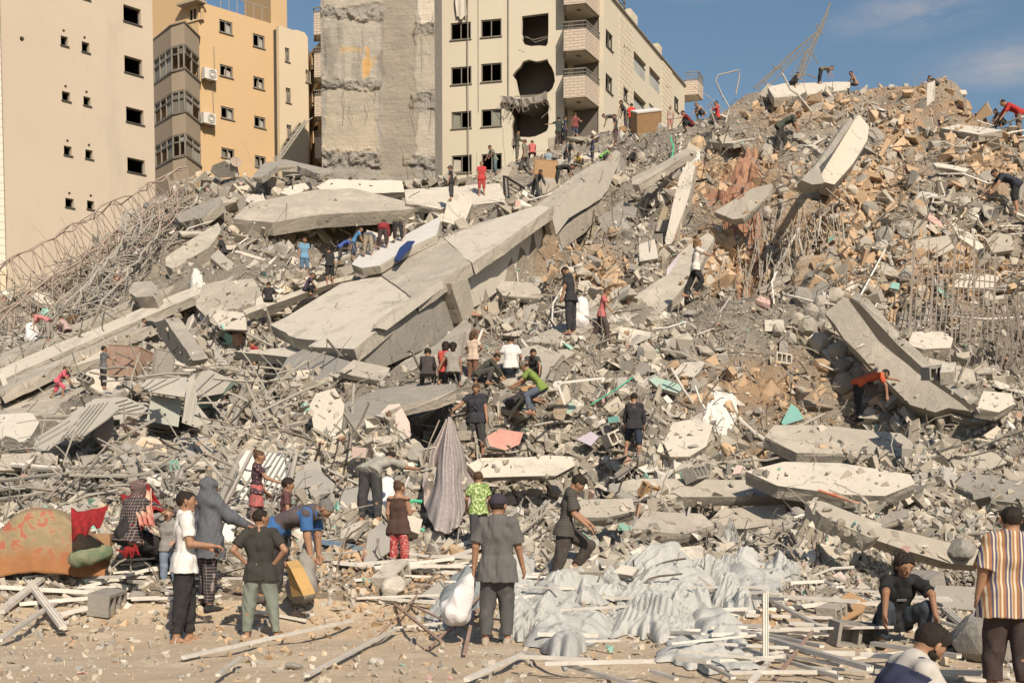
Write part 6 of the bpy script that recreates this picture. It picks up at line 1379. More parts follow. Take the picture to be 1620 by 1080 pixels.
# -- foreground
def fx_none(J, S, g, h, rt_): pass
pw = person(293, 1014, 240, 18, ('stand', dict(lean=2, tL=(7, 3), sL=(1, 2), tR=(-6, 4), sR=(-9, 2), aR=(8, 10), fR=(84, -6), aL=(14, 6), fL=(72, -30), head=(-3, -6))), 'man in a white polo shirt and black trousers standing with a phone in his hand', (.68, .66, .64), BLK, .36, .93, shoes='sandal', skin=0, hold=(1, 1))
pb = person(413, 1010, 208, 96, ('stand', dict(lean=0, tL=(2, 9), sL=(0, 5), tR=(4, 8), sR=(-2, 8), aL=(-22, 36), fL=(26, -38), aR=(-22, 34), fR=(26, -36), head=(0, -62))), 'boy in a black tee and faded green jeans, back turned, hands on his hips', (.035, .033, .028), (.20, .225, .19), .36, .93, shoes='sandal', hem=.03)
def oldman(J, S, g, h, rt_):
    ps2 = torso(J, S, g*1.06, .016)
    for p_ in ps2: p_['cuts'] = [(J['pel']-J['lo']*.03*S, -J['lo'])]
    fmesh('vest', ps2, h, cloth((.095, .075, .08)), rt_, .02, .008, 3, 15)
    c, f, r, uu_ = J['hc'], J['hfw'], J['hrt'], J['hup']; q = S
    fmesh('beard', [pr(c-uu_*.042*q+f*.03*q, c-uu_*.05*q+f*.034*q, .024*q), pr(c-uu_*.03*q-r*.03*q+f*.01*q, c-uu_*.03*q+r*.03*q+f*.01*q, .022*q, cuts=[(c-uu_*.026*q, uu_)])], h*.8, HAIRM['grey'], rt_, .01)
po = person(438, 950, 222, -8, ('stoop', dict(lean=64, aL=(8, 4), fL=(2, 0), aR=(4, 6), fR=(10, 2), tL=(-6, 6), sL=(-2, 3), tR=(-14, 6), sR=(-8, 3), head=(28, 0))), 'old man with a grey beard bending low in a dark vest over a blue tee', (.04, .12, .30), (.055, .05, .05), .38, .93, hair='grey', shoes=(.12, .10, .09), extra=oldman, girth=1.12, hold=(1, 1))
def veilf(J, S, g, h, rt_):
    c, uu_, f, r = J['hc'], J['hup'], J['hfw'], J['hrt']; p0, nb = J['pel'], J['nb']
    ps2 = [pr(c+uu_*.02*S-f*.012*S, c+uu_*.0*S-f*.01*S, .07*S, .068*S, k=.03, cuts=[(c+f*.036*S, f)]), pr(c-uu_*.02*S-f*.02*S, nb, .066*S, .09*S, k=.03, cuts=[(c+f*.036*S, f)])]
    for s in (-1, 1): ps2 += [pr(nb+r*s*.05*S, p0+r*s*.065*S+J['up']*.0, .075*S, .10*S, k=.04), pr(p0+r*s*.065*S, p0+r*s*.07*S-np.array([0, .0, .20*S]), .10*S, .115*S, k=.04)]
    ps2.append(pr(J['shR'], J['elR'], .06*S, .055*S, k=.04)); ps2.append(pr(J['elR'], J['wrR'], .05*S, .03*S, k=.03))
    for p_ in ps2: p_['cuts'] = p_.get('cuts', [])+[(p0-np.array([0, 0, .13*S]), np.array([0, 0, -1.]))]
    fmesh('veil', ps2, h, cloth((.105, .11, .125)), rt_, .03, .013, 5, 19)
pv = person(329, 962, 207, 35, ('stand', dict(aR=(48, 12), fR=(62, 6), head=(0, 0))), 'woman in a long charcoal veil over checked trousers reaching her hand out to the right', (.105, .11, .125), (.03, .03, .033), .95, .95, veil=1, extra=veilf, botk='checked', shoes=BLK)
pg = person(268, 925, 122, -82, ('stand', dict(lean=8, aR=(120, 30), fR=(150, -60), aL=(10, 12), fL=(60, -20), head=(6, 10))), 'fair haired girl in grey shading her eyes with her hand behind the man in white', (.26, .25, .24), (.2, .25, .33), .95, .93, hair=('fair', 'pony'), skin=2)
def seatedf(J, S, g, h, rt_):
    c, uu_, f, r = J['hc'], J['hup'], J['hfw'], J['hrt']
    fmesh('headscarf', [pr(c+uu_*.018*S-f*.012*S, c-f*.006*S, .067*S, .062*S, cuts=[(c+f*.03*S, f)]), pr(c-uu_*.02*S-f*.01*S, J['nb'], .05*S, .055*S, k=.03, cuts=[(c+f*.03*S, f)])], h, cloth((.12, .085, .08), 'floral'), rt_, .02, .006, 3)
    for n_ in 'LR': pass
    ps3 = [pr(J['pel'], J['knL'], .10*S, .075*S, k=.05), pr(J['pel'], J['knR'], .10*S, .075*S, k=.05), pr(J['knL'], J['anL']+np.array([0, 0, .04]), .07*S, .05*S, k=.04), pr(J['knR'], J['anR']+np.array([0, 0, .04]), .07*S, .05*S, k=.04), pr(J['knL'], J['knR'], .06*S, k=.04), pr(J['pel'], J['waist'], .09*S, .075*S, k=.04)]
    fmesh('skirt', ps3, h, cloth(BLK), rt_, .03, .01, 8, 14)
ps = person(203, 872, 190, 55, ('sit', dict(lean=18, tL=(78, 18), tR=(72, 10), sL=(38, 0), sR=(30, 4), base='pelvis', aR=(62, 20), fR=(80, 0), aL=(20, 22), fL=(50, 0), head=(-4, 14))), 'seated woman in a black and checked dress and patterned headscarf, back turned, among blankets', (.035, .03, .032), None, .95, .9, veil=1, extra=seatedf, topk='checked', D=17.6, girth=1.08, lift=.12)
person(452, 893, 136, 10, ('stand', dict(head=(5, 0))), 'dark haired child whose head shows behind the stooping old man', (.12, .05, .05), DK, hair=('black', 'thick'))
def skirtf(col, kind=None, ln_=.16):
    def fx(J, S, g, h, rt_):
        p0 = J['pel']; ps3 = []
        for s in (-1, 1): ps3.append(pr(p0+J['rt']*s*.04*S+J['lo']*.05*S, p0+J['rt']*s*.055*S-np.array([0, 0, (ln_+.06)*S]), .068*S, .085*S, k=.04, cuts=[(p0-np.array([0, 0, ln_*S]), np.array([0, 0, -1.]))]))
        fmesh('skirt', ps3, h, cloth(col, kind), rt_, .03, .009, 8, 24)
    return fx
person(406, 850, 138, 12, ('stand', dict(aR=(40, 10), fR=(70, 0), aL=(10, 8), fL=(30, 0), head=(10, -5), tL=(10, 3), tR=(-6, 3))), 'girl in a dark flowered top and dusty red skirt in front of the white panel', (.06, .035, .045), (.20, .12, .11), .3, .9, hair=('brown', 'bun'), topk='floral', extra=skirtf((.42, .12, .11)), hem=-.03)
person(586, 826, 158, 62, ('stoop', dict(lean=70, aR=(70, 20), fR=(85, 10), tL=(-6, 6), tR=(4, 6))), 'boy in a grey tee and black trousers reaching forward into the dark gap', (.34, .32, .28), DK, .4, .93, hold=(1, 1))
person(631, 904, 143, 74, ('stand', dict(lean=-1, aR=(8, 10), fR=(100, -10), aL=(-6, 8), fL=(30, 0), head=(6, -35), tL=(3, 3), tR=(0, 4))), 'girl in a brown vest top and red patterned calf length trousers, back turned', (.075, .04, .03), (.34, .045, .05), 0, .80, hair=('brown', 'bun'), botk='paisley', skin=0, hem=.05)
person(757, 868, 124, 96, ('walk', dict(lean=4, tL=(-26, 4), sL=(-34, 2), tR=(18, 4), sR=(6, 2), aL=(4, 18), aR=(4, 18), fL=(40, -4), fR=(40, -4), head=(0, 0))), 'boy in a green leaf print tee entering the dark opening, seen from behind', (.25, .33, .13), DK, .34, .92, topk='leafy', shoes=(.1, .09, .08), hair='brown')
pc = person(786, 1018, 238, 78, ('walk', dict(lean=2, tL=(4, 4), sL=(-8, 2), tR=(8, 2), sR=(-4, 2), aL=(-4, 16), fL=(8, 6), aR=(8, 14), fR=(22, 8), head=(4, -22))), 'man in a dark grey tee and cap walking away with a white sack', (.115, .11, .105), (.085, .082, .08), .42, .92, cap=(.04, .03, .045), shoes=(.36, .30, .24), hem=.06, hold=(1, 0), loose=.016)
person(893, 930, 186, -5, ('walk', dict(lean=10, tL=(58, 4), sL=(-34, 2), tR=(-8, 3), sR=(-16, 2), aR=(12, 8), fR=(48, 0), aL=(16, 8), fL=(52, -4), head=(36, 0), pL=-12, pR=-5)), 'boy in a dark striped tee and brown trousers stepping up onto the tarpaulins, looking down', (.05, .045, .04), (.06, .048, .042), .42, .9, hair=('black', 'thick'), shoes=(.28, .2, .15), topk='pinstriped', loose=.014)
def printf(J, S, g, h, rt_):
    c = (J['chest']+J['waist'])/2; f = np.cross(J['up'], J['rt']); 
    pts2 = [c+J['rt']*x*S+J['up']*y*S for x, y in ((-.05, -.045), (.05, -.045), (.05, .055), (-.05, .055))]
    b = MB()
    for i in range(7):
        for j in range(7):
            x = -.05+.1*i/6; y = -.045+.1*j/6; b.v.append(Vector(c+J['rt']*x*S+J['up']*y*S+np.array([0, 1, 0])*(.0755*S*g+.012-(x*x)*4.2*S)))
    for i in range(6):
        for j in range(6):
            if (i+j*3) % 4 == 3 or (i in (0, 5) and j in (0, 5)): continue
            a = i*7+j; b.f.append((a, a+1, a+8, a+7))
    me = bpy.data.meshes.new('shirt_print'); me.from_pydata([tuple(x) for x in b.v], [], b.f); me.materials.append(cloth((.04, .04, .05), 'printed')); link_mesh('shirt_print', me, rt_)
pk = person(754, 722, 116, -96, ('stand', dict(lean=2, tL=(4, 7), tR=(0, 7), aR=(14, 46), fR=(30, 48), aL=(4, 10), fL=(16, 8), head=(28, 0))), 'boy in a black printed tee and long shorts holding up a patterned grey cloth', (.03, .032, .04), DK, .28, .62, hair='brown', shoes=(.42, .28, .26), extra=printf, hold=(0, 1))
person(1003, 728, 107, 84, ('stand', dict(lean=6, tL=(42, 12), sL=(-16, 6), tR=(-2, 5), sR=(-4, 2), aL=(20, 12), aR=(14, 12), head=(10, 20))), 'boy in a black long sleeved top and navy shorts climbing with one knee raised', (.028, .027, .03), (.028, .034, .06), .85, .55, hair='black')
person(1358, 664, 112, 6, ('bend', dict(lean=68, tL=(4, 4), sL=(-6, 2), tR=(-8, 4), sR=(-8, 2), aR=(30, 4), fR=(8, 0), aL=(86, 4), fL=(80, 4), head=(30, 0))), 'boy in an orange tee bending over and touching the heavy column beam', (.58, .115, .05), BLK, .34, .94, hair='black', shoes=BLK, D=28.3)
def tee_mark(J, S, g, h, rt_):
    c = (J['chest']*.75+J['waist']*.25); fo = bpy.data.curves.new('shirt_lettering', 'FONT'); fo.body = 'GUECCI'[::-1] if 0 else 'DECDI'; fo.size = .038; fo.align_x = 'CENTER'; fo.extrude = .0012
    to = bpy.data.objects.new('shirt_lettering', fo); COL.objects.link(to); bpy.context.view_layer.update(); me = bpy.data.meshes.new_from_object(to.evaluated_get(bpy.context.evaluated_depsgraph_get())); bpy.data.objects.remove(to)
    me.materials.clear(); me.materials.append(cloth((.5, .5, .5))); f = np.cross(J['up'], J['rt']); f = -np.cross(J['rt'], J['up']) if f[1] < 0 else f
    o = link_mesh('shirt_lettering', me, rt_); up = Vector(J['up']); fr = Vector(J['up']).cross(Vector(J['rt'])); 
    if fr.y < 0: fr = -fr
    X_ = -Vector(J['rt']); m = Matrix((X_, up, X_.cross(up))).transposed().to_4x4(); m.translation = Vector(c)+fr*(.066*S*g/1.28+.036); o.matrix_local = m
person(1412, 1016, 236, -84, ('squat', dict(lean=24, aL=(58, 20), fL=(18, 4), aR=(64, 22), fR=(10, 6), tL=(118, 22), tR=(118, 20), sL=(-14, 0), sR=(-16, 0), head=(6, 2))), 'young man in a black tee crouching in the shade with his forearms over his knees', (.012, .012, .013), (.04, .05, .065), .42, .93, hair=('black', 'curly'), skin=1, extra=tee_mark, shoes=(.1, .08, .07))
person(1594, 1100, 305, 84, ('walk', dict(lean=1, tL=(10, 3), sL=(0, 2), tR=(-6, 3), sR=(-12, 2), aL=(-6, 15), fL=(12, 6), aR=(6, 12), fR=(20, 4), head=(-2, 8))), 'man in a brown, cream and navy striped shirt walking away at the right edge', (.4, .3, .2), (.05, .033, .03), .46, .88, topk='striped', girth=1.14, hem=.06, skin=0, loose=.02, shoes='sandal', hold=(1, 0))
def pressf(J, S, g, h, rt_):
    ps2 = torso(J, S, g*1.05, .02)
    for p_ in ps2: p_['cuts'] = [(J['nb']-J['up']*.035*S, J['up'])]
    ps2 += [pr(J['nb']+J['rt']*s*.06*S-J['up']*.05*S-np.cross(J['rt'], J['up'])*0, J['nb']+J['rt']*s*.055*S+J['up']*.0*S, .046*S, .035*S) for s in (-1, 1)]
    fmesh('protective_vest', ps2, h, cloth((.035, .04, .085)), rt_, .01, .005, 3, 12)
    c, f, r, uu_ = J['hc'], J['hfw'], J['hrt'], J['hup']; q = S
    fmesh('beard', [pr(c-uu_*.04*q+f*.03*q, c-uu_*.052*q+f*.034*q, .022*q), pr(c-uu_*.032*q-r*.032*q+f*.006*q, c-uu_*.032*q+r*.032*q+f*.006*q, .019*q), pr(c-uu_*.028*q-r*.03*q+f*.02*q, c-uu_*.028*q+r*.03*q+f*.02*q, .019*q, cuts=[(c-uu_*.024*q, uu_)])], h*.7, HAIRM['black'], rt_, .01)
pp = person(1388, 1270, 430, 10, ('sit', dict(lean=26, aR=(30, 8), fR=(70, -6), aL=(34, 8), fL=(76, -10), head=(24, 4), tL=(80, 14), tR=(84, 14), sL=(-50, 4), sR=(-40, 4))), 'bearded man in a navy protective vest over a pale tee in the near right corner', (.48, .45, .41), DK, .42, .93, hair=('black', 'thick'), D=8.1, S=1.74, extra=pressf, hold=(1, 1), girth=1.1)
# -- the rest, far to near; (u, v, stature px, facing, pose, overrides, label, top, bottom, sleeve, leg, hair)
RED = (.42, .05, .04); NAVY = (.035, .045, .09); KH = (.27, .23, .17)
FAR = [
 (676,612,84,90,'sit',{}, 'child in a black speckled top sitting at the left end of the children group', (.05,.04,.04), DK, .9,.9,('black','thick')),
 (704,606,88,80,'kneel',dict(lean=10), 'curly haired girl in a red top behind the girl in grey', (.5,.08,.06), DK,.3,.9,('black','curly')),
 (717,609,90,95,'sit',dict(lean=12,aL=(-10,30),fL=(0,25),aR=(-6,10),fR=(-5,6)), 'girl in a grey tee sitting with her arm propped on the slab', (.27,.25,.22),DK,.25,.9,('black','long')),
 (748,606,80,70,'stand',dict(aR=(-10,36),fR=(40,-50),head=(10,-40)), 'girl in a cream top and brown trousers standing with a hand on her hip', (.55,.43,.34),(.17,.09,.06),.3,.92,('brown','curly')),
 (757,607,92,5,'squat',dict(lean=48), 'boy in a dark olive jacket crouching right behind the standing girl', (.06,.06,.045),(.07,.065,.06),.95,.92,'black'),
 (808,604,96,92,'sit',dict(lean=8,aL=(10,34),fL=(120,10),aR=(14,24)), 'boy in a white tee sitting with his back to the camera', (.68,.66,.63),(.09,.11,.15),.34,.92,'black'),
 (839,604,86,-80,'squat',{}, 'dark haired boy behind the boy in the green tee', DK,DK,.3,.9,'black'),
 (806,655,96,-10,'squat',dict(lean=62,aL=(70,10),fL=(80,0),aR=(60,5),fR=(70,0)), 'boy in a charcoal long top crouching low with his arms stretched to the right', (.045,.04,.045),DK,.5,.9,'brown'),
 (903,528,108,160,'stand',dict(lean=6,head=(42,-10),aR=(6,6),aL=(10,8),fL=(14,4)), 'man in a black tee looking down beside a full white sack', (.03,.03,.035),(.03,.03,.035),.34,.93,'black'),
 (952,540,86,-12,'walk',dict(lean=8,tL=(-22,2),sL=(-28,2),tR=(24,2),sR=(4,2),head=(24,0)), 'boy in a dusty pink tee and dark trousers striding across the slope', (.46,.14,.14),(.07,.05,.045),.32,.94,'brown'),
 (1100,467,90,0,'walk',dict(D=33.2,lean=4,aR=(60,0),fR=(78,0),tL=(-20,2),sL=(-26,2),tR=(24,2)), 'curly haired girl in a loose white top holding her arm out', (.64,.6,.54),BLK,.32,.93,('fair','curly')),
 (92,628,58,0,'bend',dict(lean=38,tR=(48,4),sR=(-10,2),tL=(-20,4),sL=(-40,2)), 'small girl in bright pink climbing the smooth slab at left', (.62,.12,.17),(.56,.1,.15),.4,.6,('brown','pony')),
 (164,614,66,40,'stand',dict(aR=(50,8),fR=(70,0)), 'boy in a grey tee standing beside the rusty metal box', (.13,.13,.14),BLK,.34,.92,'black'),
 (76,538,60,175,'stoop',dict(aR=(40,10),fR=(60,10),lean=68), 'person in a pink shirt and grey trousers bending over at the far left', (.52,.2,.2),(.3,.27,.23),.4,.93,'black'),
 (107,530,54,150,'squat',{}, 'child in a pale pink top crouching at the far left', (.45,.33,.3),(.07,.04,.05),.4,.9,'black'),
 (356,416,56,172,'sit',dict(lean=18,tL=(80,8),tR=(90,8),sL=(-10,2),sR=(0,2)), 'boy in black sitting alone on a ledge under the thick broken beam', (.03,.03,.03),(.035,.04,.035),.5,.92,'black'),
 (482,437,60,-78,'stand',dict(head=(26,10)), 'boy in a light blue tee and denim shorts standing with bags', (.15,.30,.44),(.10,.17,.27),.34,.6,'brown'),
 (522,450,60,115,'stand',dict(lean=14,aL=(40,28),fL=(50,10),aR=(16,20)), 'boy in a black tee and black shorts holding plastic bags', BLK,BLK,.34,.55,'black'),
 (538,416,50,20,'bend',{}, 'boy in a royal blue top half hidden behind the boy in black', (.05,.1,.33),DK,.34,.9,'black'),
 (560,407,50,8,'bend',dict(lean=30), 'boy in a bright blue tee leaning towards the gap', (.08,.22,.42),(.05,.06,.1),.34,.9,'brown'),
 (583,404,62,85,'stoop',{}, 'person in a grey top and khaki trousers bent into the gap, leftmost of three', (.14,.15,.18),KH,.4,.92,'black'),
 (606,393,62,92,'stoop',dict(lean=60), 'person in a dark red top bent into the gap, middle of three', (.26,.025,.03),(.05,.03,.03),.9,.92,'black'),
 (630,382,62,95,'stoop',dict(aR=(10,24)), 'person in an olive top bent into the gap, rightmost of three', (.17,.15,.11),BLK,.35,.92,'black'),
 (484,466,54,0,'squat',dict(lean=24), 'boy in a dark purple tee crouching below the boy in light blue', (.06,.04,.07),BLK,.34,.9,'black'),
 (425,489,58,95,'sit',dict(lean=16,aL=(16,30),aR=(20,32)), 'boy in a black tee sitting on the roof slab rim, back turned', BLK,BLK,.34,.9,'black'),
 (246,522,46,178,'squat',dict(lean=70), 'boy leaning out head first above the dark gap at left', BLK,BLK,.2,.9,'black'),
 (414,577,66,170,'squat',{}, 'person in a red shirt crouching in the dark hole behind metal bars', (.34,.03,.03),DK,.7,.9,'brown'),
 (714,316,52,172,'stand',{}, 'man in a cap and black top behind the upright pale slab', BLK,DK,.34,.9,'capped'),
 (762,309,52,-84,'stand',{}, 'girl in a red tee and red shorts standing on the crest', (.46,.05,.05),(.40,.05,.05),.32,.62,'black'),
 (783,276,46,-150,'bend',dict(lean=26), 'boy in a grey green tee and teal trousers near the lowest window', (.2,.21,.17),(.12,.18,.19),.34,.92,'black'),
 (818,246,46,15,'stand',dict(aR=(20,4),fR=(80,0)), 'youth in a camouflage jacket at the edge of the blasted doorway', (.08,.08,.06),(.12,.11,.09),.95,.93,'black','camouflage'),
 (842,234,42,90,'sit',{}, 'child in a pale red top sitting in front of the blasted doorway', (.47,.12,.11),DK,.34,.9,'brown'),
 (831,275,54,150,'walk',dict(lean=2), 'boy in an olive grey shirt walking left on the crest', (.2,.18,.14),(.09,.075,.06),.34,.85,'brown'),
 (868,270,46,92,'sit',dict(lean=12), 'boy in a light blue grey tee sitting with his back turned on the crest', (.26,.31,.36),DK,.34,.9,'brown'),
 (884,232,46,100,'stand',dict(aL=(20,70),fL=(20,80)), 'boy in a black tee with white print stretching his arm out to the left', (.04,.05,.045),(.06,.045,.04),.34,.93,'black'),
 (893,224,40,10,'stand',{}, 'boy in navy standing behind the boy with the stretched arm', NAVY,BLK,.34,.93,'black'),
 (910,222,42,92,'stand',dict(aR=(10,40),fR=(120,20)), 'boy in a maroon vest and dark shorts under the lowest balcony', (.2,.05,.05),(.05,.06,.1),.1,.55,'brown'),
 (897,268,48,-70,'bend',{}, 'boy in a slate tee stooping between the diggers', (.10,.12,.14),DK,.34,.92,'black'),
 (916,268,40,-100,'squat',{}, 'child in a yellow top crouching beside a white bag', (.55,.45,.14),DK,.34,.9,'brown'),
 (884,296,56,5,'stoop',{}, 'boy in black with an olive bag on his back bent low by the slab crest', BLK,BLK,.34,.92,'black'),
 (847,320,54,-62,'bend',dict(lean=46), 'boy in a dark jacket crouching in front of the brown door panel', (.045,.045,.05),(.05,.055,.06),.95,.92,'black'),
 (937,255,38,20,'stand',{}, 'boy in a navy tee by the dark hollow on the crest', NAVY,DK,.34,.92,'black'),
 (951,255,40,10,'squat',dict(lean=50), 'child in a bright green top crouching behind the tilted slab crest', (.16,.42,.10),DK,.34,.9,'black'),
 (974,230,48,175,'stand',dict(head=(20,0)), 'boy in a charcoal tee standing below the skyline figures', (.04,.045,.05),(.12,.07,.07),.34,.92,'black'),
 (972,192,42,178,'stoop',{}, 'boy in a dark grey top bent double on the skyline', (.09,.09,.09),(.07,.065,.05),.34,.92,'black'),
 (990,200,48,170,'stand',dict(lean=24,aL=(30,8)), 'youth in black looking down on the skyline, tallest of the three figures', (.035,.03,.03),(.06,.05,.05),.34,.92,'black'),
 (999,203,42,92,'stand',dict(aL=(20,26),aR=(14,26)), 'boy in a bright red tee on the skyline seen from behind', (.6,.05,.03),BLK,.34,.93,'black'),
 (1060,200,36,-92,'stand',dict(lean=4), 'small girl in a pale pink vest standing by the cream building edge', (.42,.33,.28),(.46,.2,.18),.05,.6,'brown'),
 (995,258,38,20,'squat',{}, 'person in dark clothes half buried among wires left of the upper slope', BLK,BLK,.34,.9,'black'),
 (1094,206,52,178,'squat',dict(aL=(60,20),fL=(80,0)), 'youth in a dark red shirt crouching left of the crest', (.2,.02,.02),BLK,.34,.9,'black'),
 (1113,180,44,-150,'squat',dict(lean=50), 'child in a dusty pink top bending on the crest', (.38,.25,.2),(.05,.06,.08),.34,.9,'fair'),
 (1135,198,50,-170,'kneel',dict(lean=4,aL=(60,10),fL=(150,0),aR=(60,10),fR=(150,0)), 'boy in a red tee raising both hands to his face on the crest', (.5,.05,.04),DK,.34,.9,'black'),
 (1233,244,84,-8,'bend',dict(lean=58,tL=(26,4),sL=(-22,2),aR=(16,4),fR=(14,0)), 'boy in a dark green tee bending over with a stick on the upper slope', (.06,.07,.055),(.035,.035,.03),.34,.94,'brown'),
 (1252,136,36,0,'squat',dict(aR=(50,4),fR=(60,0)), 'boy in black crouching under the fallen mast', BLK,BLK,.2,.9,'black'),
 (1299,132,42,5,'stoop',{}, 'boy in black trousers bent double on the very top', (.16,.14,.11),BLK,.34,.93,'brown'),
 (1354,134,42,176,'sit',dict(lean=26), 'bare shouldered boy sitting on the top right of the mast', (.32,.2,.13),DK,0,.9,'black'),
 (1483,140,38,178,'squat',dict(lean=50), 'boy whose head shows over the sandy summit', DK,DK,.34,.9,'black'),
 (1612,220,76,176,'bend',dict(lean=56), 'man in a red shirt bending at the right edge of the crest', (.42,.03,.03),(.2,.15,.11),.5,.93,'black'),
 (1587,200,52,-170,'squat',{}, 'boy in dark clothes behind the man in the red shirt', DK,DK,.34,.9,'black'),
 (1606,340,92,172,'bend',dict(lean=60,aR=(40,6),fR=(50,0)), 'person in dark clothes carrying a brown sack on the right slope', (.03,.035,.05),BLK,.3,.6,'black'),
]
for r_ in FAR:
    u_, v_, sp, fa__, ps_, ov, lab, tp, bt, slv, lg_, hr_ = r_[:12]; D_ = ov.pop('D', None)
    person(u_, v_, sp, fa__, (ps_, ov), lab, tp, bt, slv, lg_, hair='black' if hr_ == 'capped' else hr_, cap=(.08, .07, .06) if hr_ == 'capped' else None, topk=r_[12] if len(r_) > 12 else None, skin=random.choice([0, 0, 1]), group='people searching the rubble', D=D_)
person(857, 654, 106, 172, ('sit', dict(lean=40, tL=(62, 6), tR=(58, 6), sL=(-12, 2), sR=(-18, 2), aL=(40, 4), fL=(60, 0), aR=(36, 6), fR=(64, 0), base='x')), 'boy in a green tee and camouflage cap bending over his work, legs down', (.19, .27, .06), (.10, .12, .16), .36, .93, cap=(.16, .14, .10), D=27.7, group='people searching the rubble')
# ------------------------------------------------------------------ props
random.seed(99); np.random.seed(99)
def G(u, v, up=0.0):
    p = ground_hit(u, v); return p+Vector((0, 0, up))
def seg_up(n_=2): return random.choice([0, .03, .08])
def profile(name, a, b, w, mt, label, cat, group=None, ridges=True, parent=None, bend=0):
    k = MB(); a = Vector(a); b = Vector(b); d = (b-a).normalized(); x = d.cross(Vector((0, 0, 1))).normalized(); y = x.cross(d)
    mid = (a+b)/2+y*bend*(b-a).length; segs = [(a, mid), (mid, b)] if bend else [(a, b)]
    for p, q_ in segs:
        k.bar(p, q_, w, w*.45)
        if ridges:
            for s in (-.42, 0, .42): k.bar(p+x*w*s+y*w*.3, q_+x*w*s+y*w*.3, w*.13, w*.3)
    o = k.build(name, mt, parent)
    if not parent: tag(o, label, cat, group)
    return o
# -- collapsed lattice structures at upper left
def truss(pa, pb, wv, hv, bays, r, name, label, mat, cat='lattice mast'):
    pa, pb = Vector(pa), Vector(pb); rt_ = root(name, ((pa+pb)/2)*1.0, label, cat); d = pb-pa
    cs = [(-1, -1), (1, -1), (1, 1), (-1, 1)]; Lw = [[pa+d*(i/bays)+wv*a/2+hv*b/2+Vector((random.uniform(-.12, .12), random.uniform(-.12, .12), random.uniform(-.14, .14))) for i in range(bays+1)] for a, b in cs]
    for c in Lw:
        k = MB(); k.tube(c, r, 5); k.build('chord', mat, rt_)
    for i in range(bays):
        for f in range(4):
            a, b = Lw[f], Lw[(f+1) % 4]; k = MB()
            k.tube([a[i], b[i+1]] if (i+f) % 2 else [b[i], a[i+1]], r*.55, 4); k.build('brace', mat, rt_)
            if i % 2 == 0: k = MB(); k.tube([a[i], b[i]], r*.55, 4); k.build('brace', mat, rt_)
    return rt_
M['rust_pale'] = mk('faded_red_steel', (.33, .235, .19), (.34, .29, .24), scale=5, rough=.8, bump=.2, bscale=30, bdist=.01)
M['steel_pale'] = mk('dusty_grey_steel', (.38, .35, .30), (.30, .275, .24), scale=5, rough=.75, bump=.2, bscale=30, bdist=.01)
truss(P(-40, 480, 48), P(300, 288, 56.5), Vector((-.5, 1.2, .1)), Vector((-.55, -.1, 1.35)), 22, .034, 'lattice_tower', 'long fallen red lattice tower lying up the left slope in front of the beige wall', M['rust_pale'])
truss(P(-20, 540, 47), P(285, 318, 54.5), Vector((-.5, .9, .1)), Vector((-.3, -.1, .8)), 18, .03, 'lattice_tower', 'lower red lattice truss running beside the long fallen tower', M['rust_pale'])
truss(P(82, 500, 46.5), P(236, 352, 52), Vector((-.6, .7, 0)), Vector((.5, -.1, .55)), 14, .03, 'lattice_truss', 'pale grey lattice truss crossing the tangle at upper left, left one', M['steel_pale'])
truss(P(130, 505, 45.5), P(232, 372, 50), Vector((.8, .5, 0)), Vector((.2, -.2, .7)), 10, .035, 'lattice_truss', 'pale grey lattice truss crossing the tangle at upper left, right one', M['steel_pale'])
truss(P(205, 335, 51.5), P(212, 372, 50), Vector((.4, .3, 0)), Vector((.1, -.3, .2)), 2, .04, 'lattice_node', 'short upright lattice end sticking up in the tangle at upper left', M['steel_pale'])
k = MB()
for i in range(520):
    u = random.uniform(-30, 300); v = np.interp(u, [-30, 60, 150, 300], [470, 430, 375, 300])+random.uniform(5, 150)*(1 if u < 230 else .5)
    p = P(u, v, Dt(u, v)-random.uniform(.1, .9)); d = Vector((random.gauss(.6, .5), random.gauss(0, .4), random.gauss(.35, .5))).normalized()*random.uniform(.5, 1.9); k.tube([p-d*.5, p+Vector((random.uniform(-.1, .1),)*3), p+d*.5], random.uniform(.014, .035), 4)
tag(k.build('tangled_steel', M['steel_pale']), kind='stuff')
# -- fallen mast on the summit
mast = root('fallen_mast', P(1250, 120, 56.5), 'thin bent lattice mast leaning against the sky on the summit', 'mast')
def mt_(u0, v0, u1, v1, r, n='pole', D0=56.5, D1=56.5):
    a, b = P(u0, v0, D0), P(u1, v1, D1); k = MB(); k.tube([a, a.lerp(b, .3)+Vector((0, 0, random.uniform(-.1, .1))), a.lerp(b, .6)+Vector((random.uniform(-.08, .08), 0, random.uniform(-.12, .12))), b], r*.55, 5); k.build(n, M['grey_frame'], mast)
for q_ in [(1192,140,1303,43,.075),(1197,143,1301,49,.05),(1200,148,1282,76,.055),(1252,132,1290,62,.06),(1262,128,1314,5,.07),(1268,126,1311,20,.05),(1255,116,1276,82,.04),(1280,75,1294,101,.05),(1248,119,1293,125,.05),(1222,103,1240,115,.06),(1204,128,1215,136,.05),(1291,38,1301,55,.06),(1276,82,1264,122,.04),(1262,108,1275,118,.04)]: mt_(*q_[:4], q_[4])
for i in range(14):
    t = i/14; a = (1262+52*t, 128-123*t); b = (1268+43*(t+.06), 126-106*(t+.06)); mt_(*a, *b, .022, 'lattice_bar')
for i in range(12):
    t = i/12; mt_(1192+111*t, 140-97*t, 1197+104*(t+.05), 143-94*(t+.05), .02, 'lattice_bar')
k = MB(); k.tube([P(1146, 158, 56), P(1132, 128, 56), P(1136, 119, 56), P(1169, 111, 56), P(1170, 120, 56), P(1164, 150, 56)], .035, 5); tag(k.build('bent_rod', M['steel_pale']), 'loop of bent rod sticking up against the sky left of the fallen mast', 'steel rod')
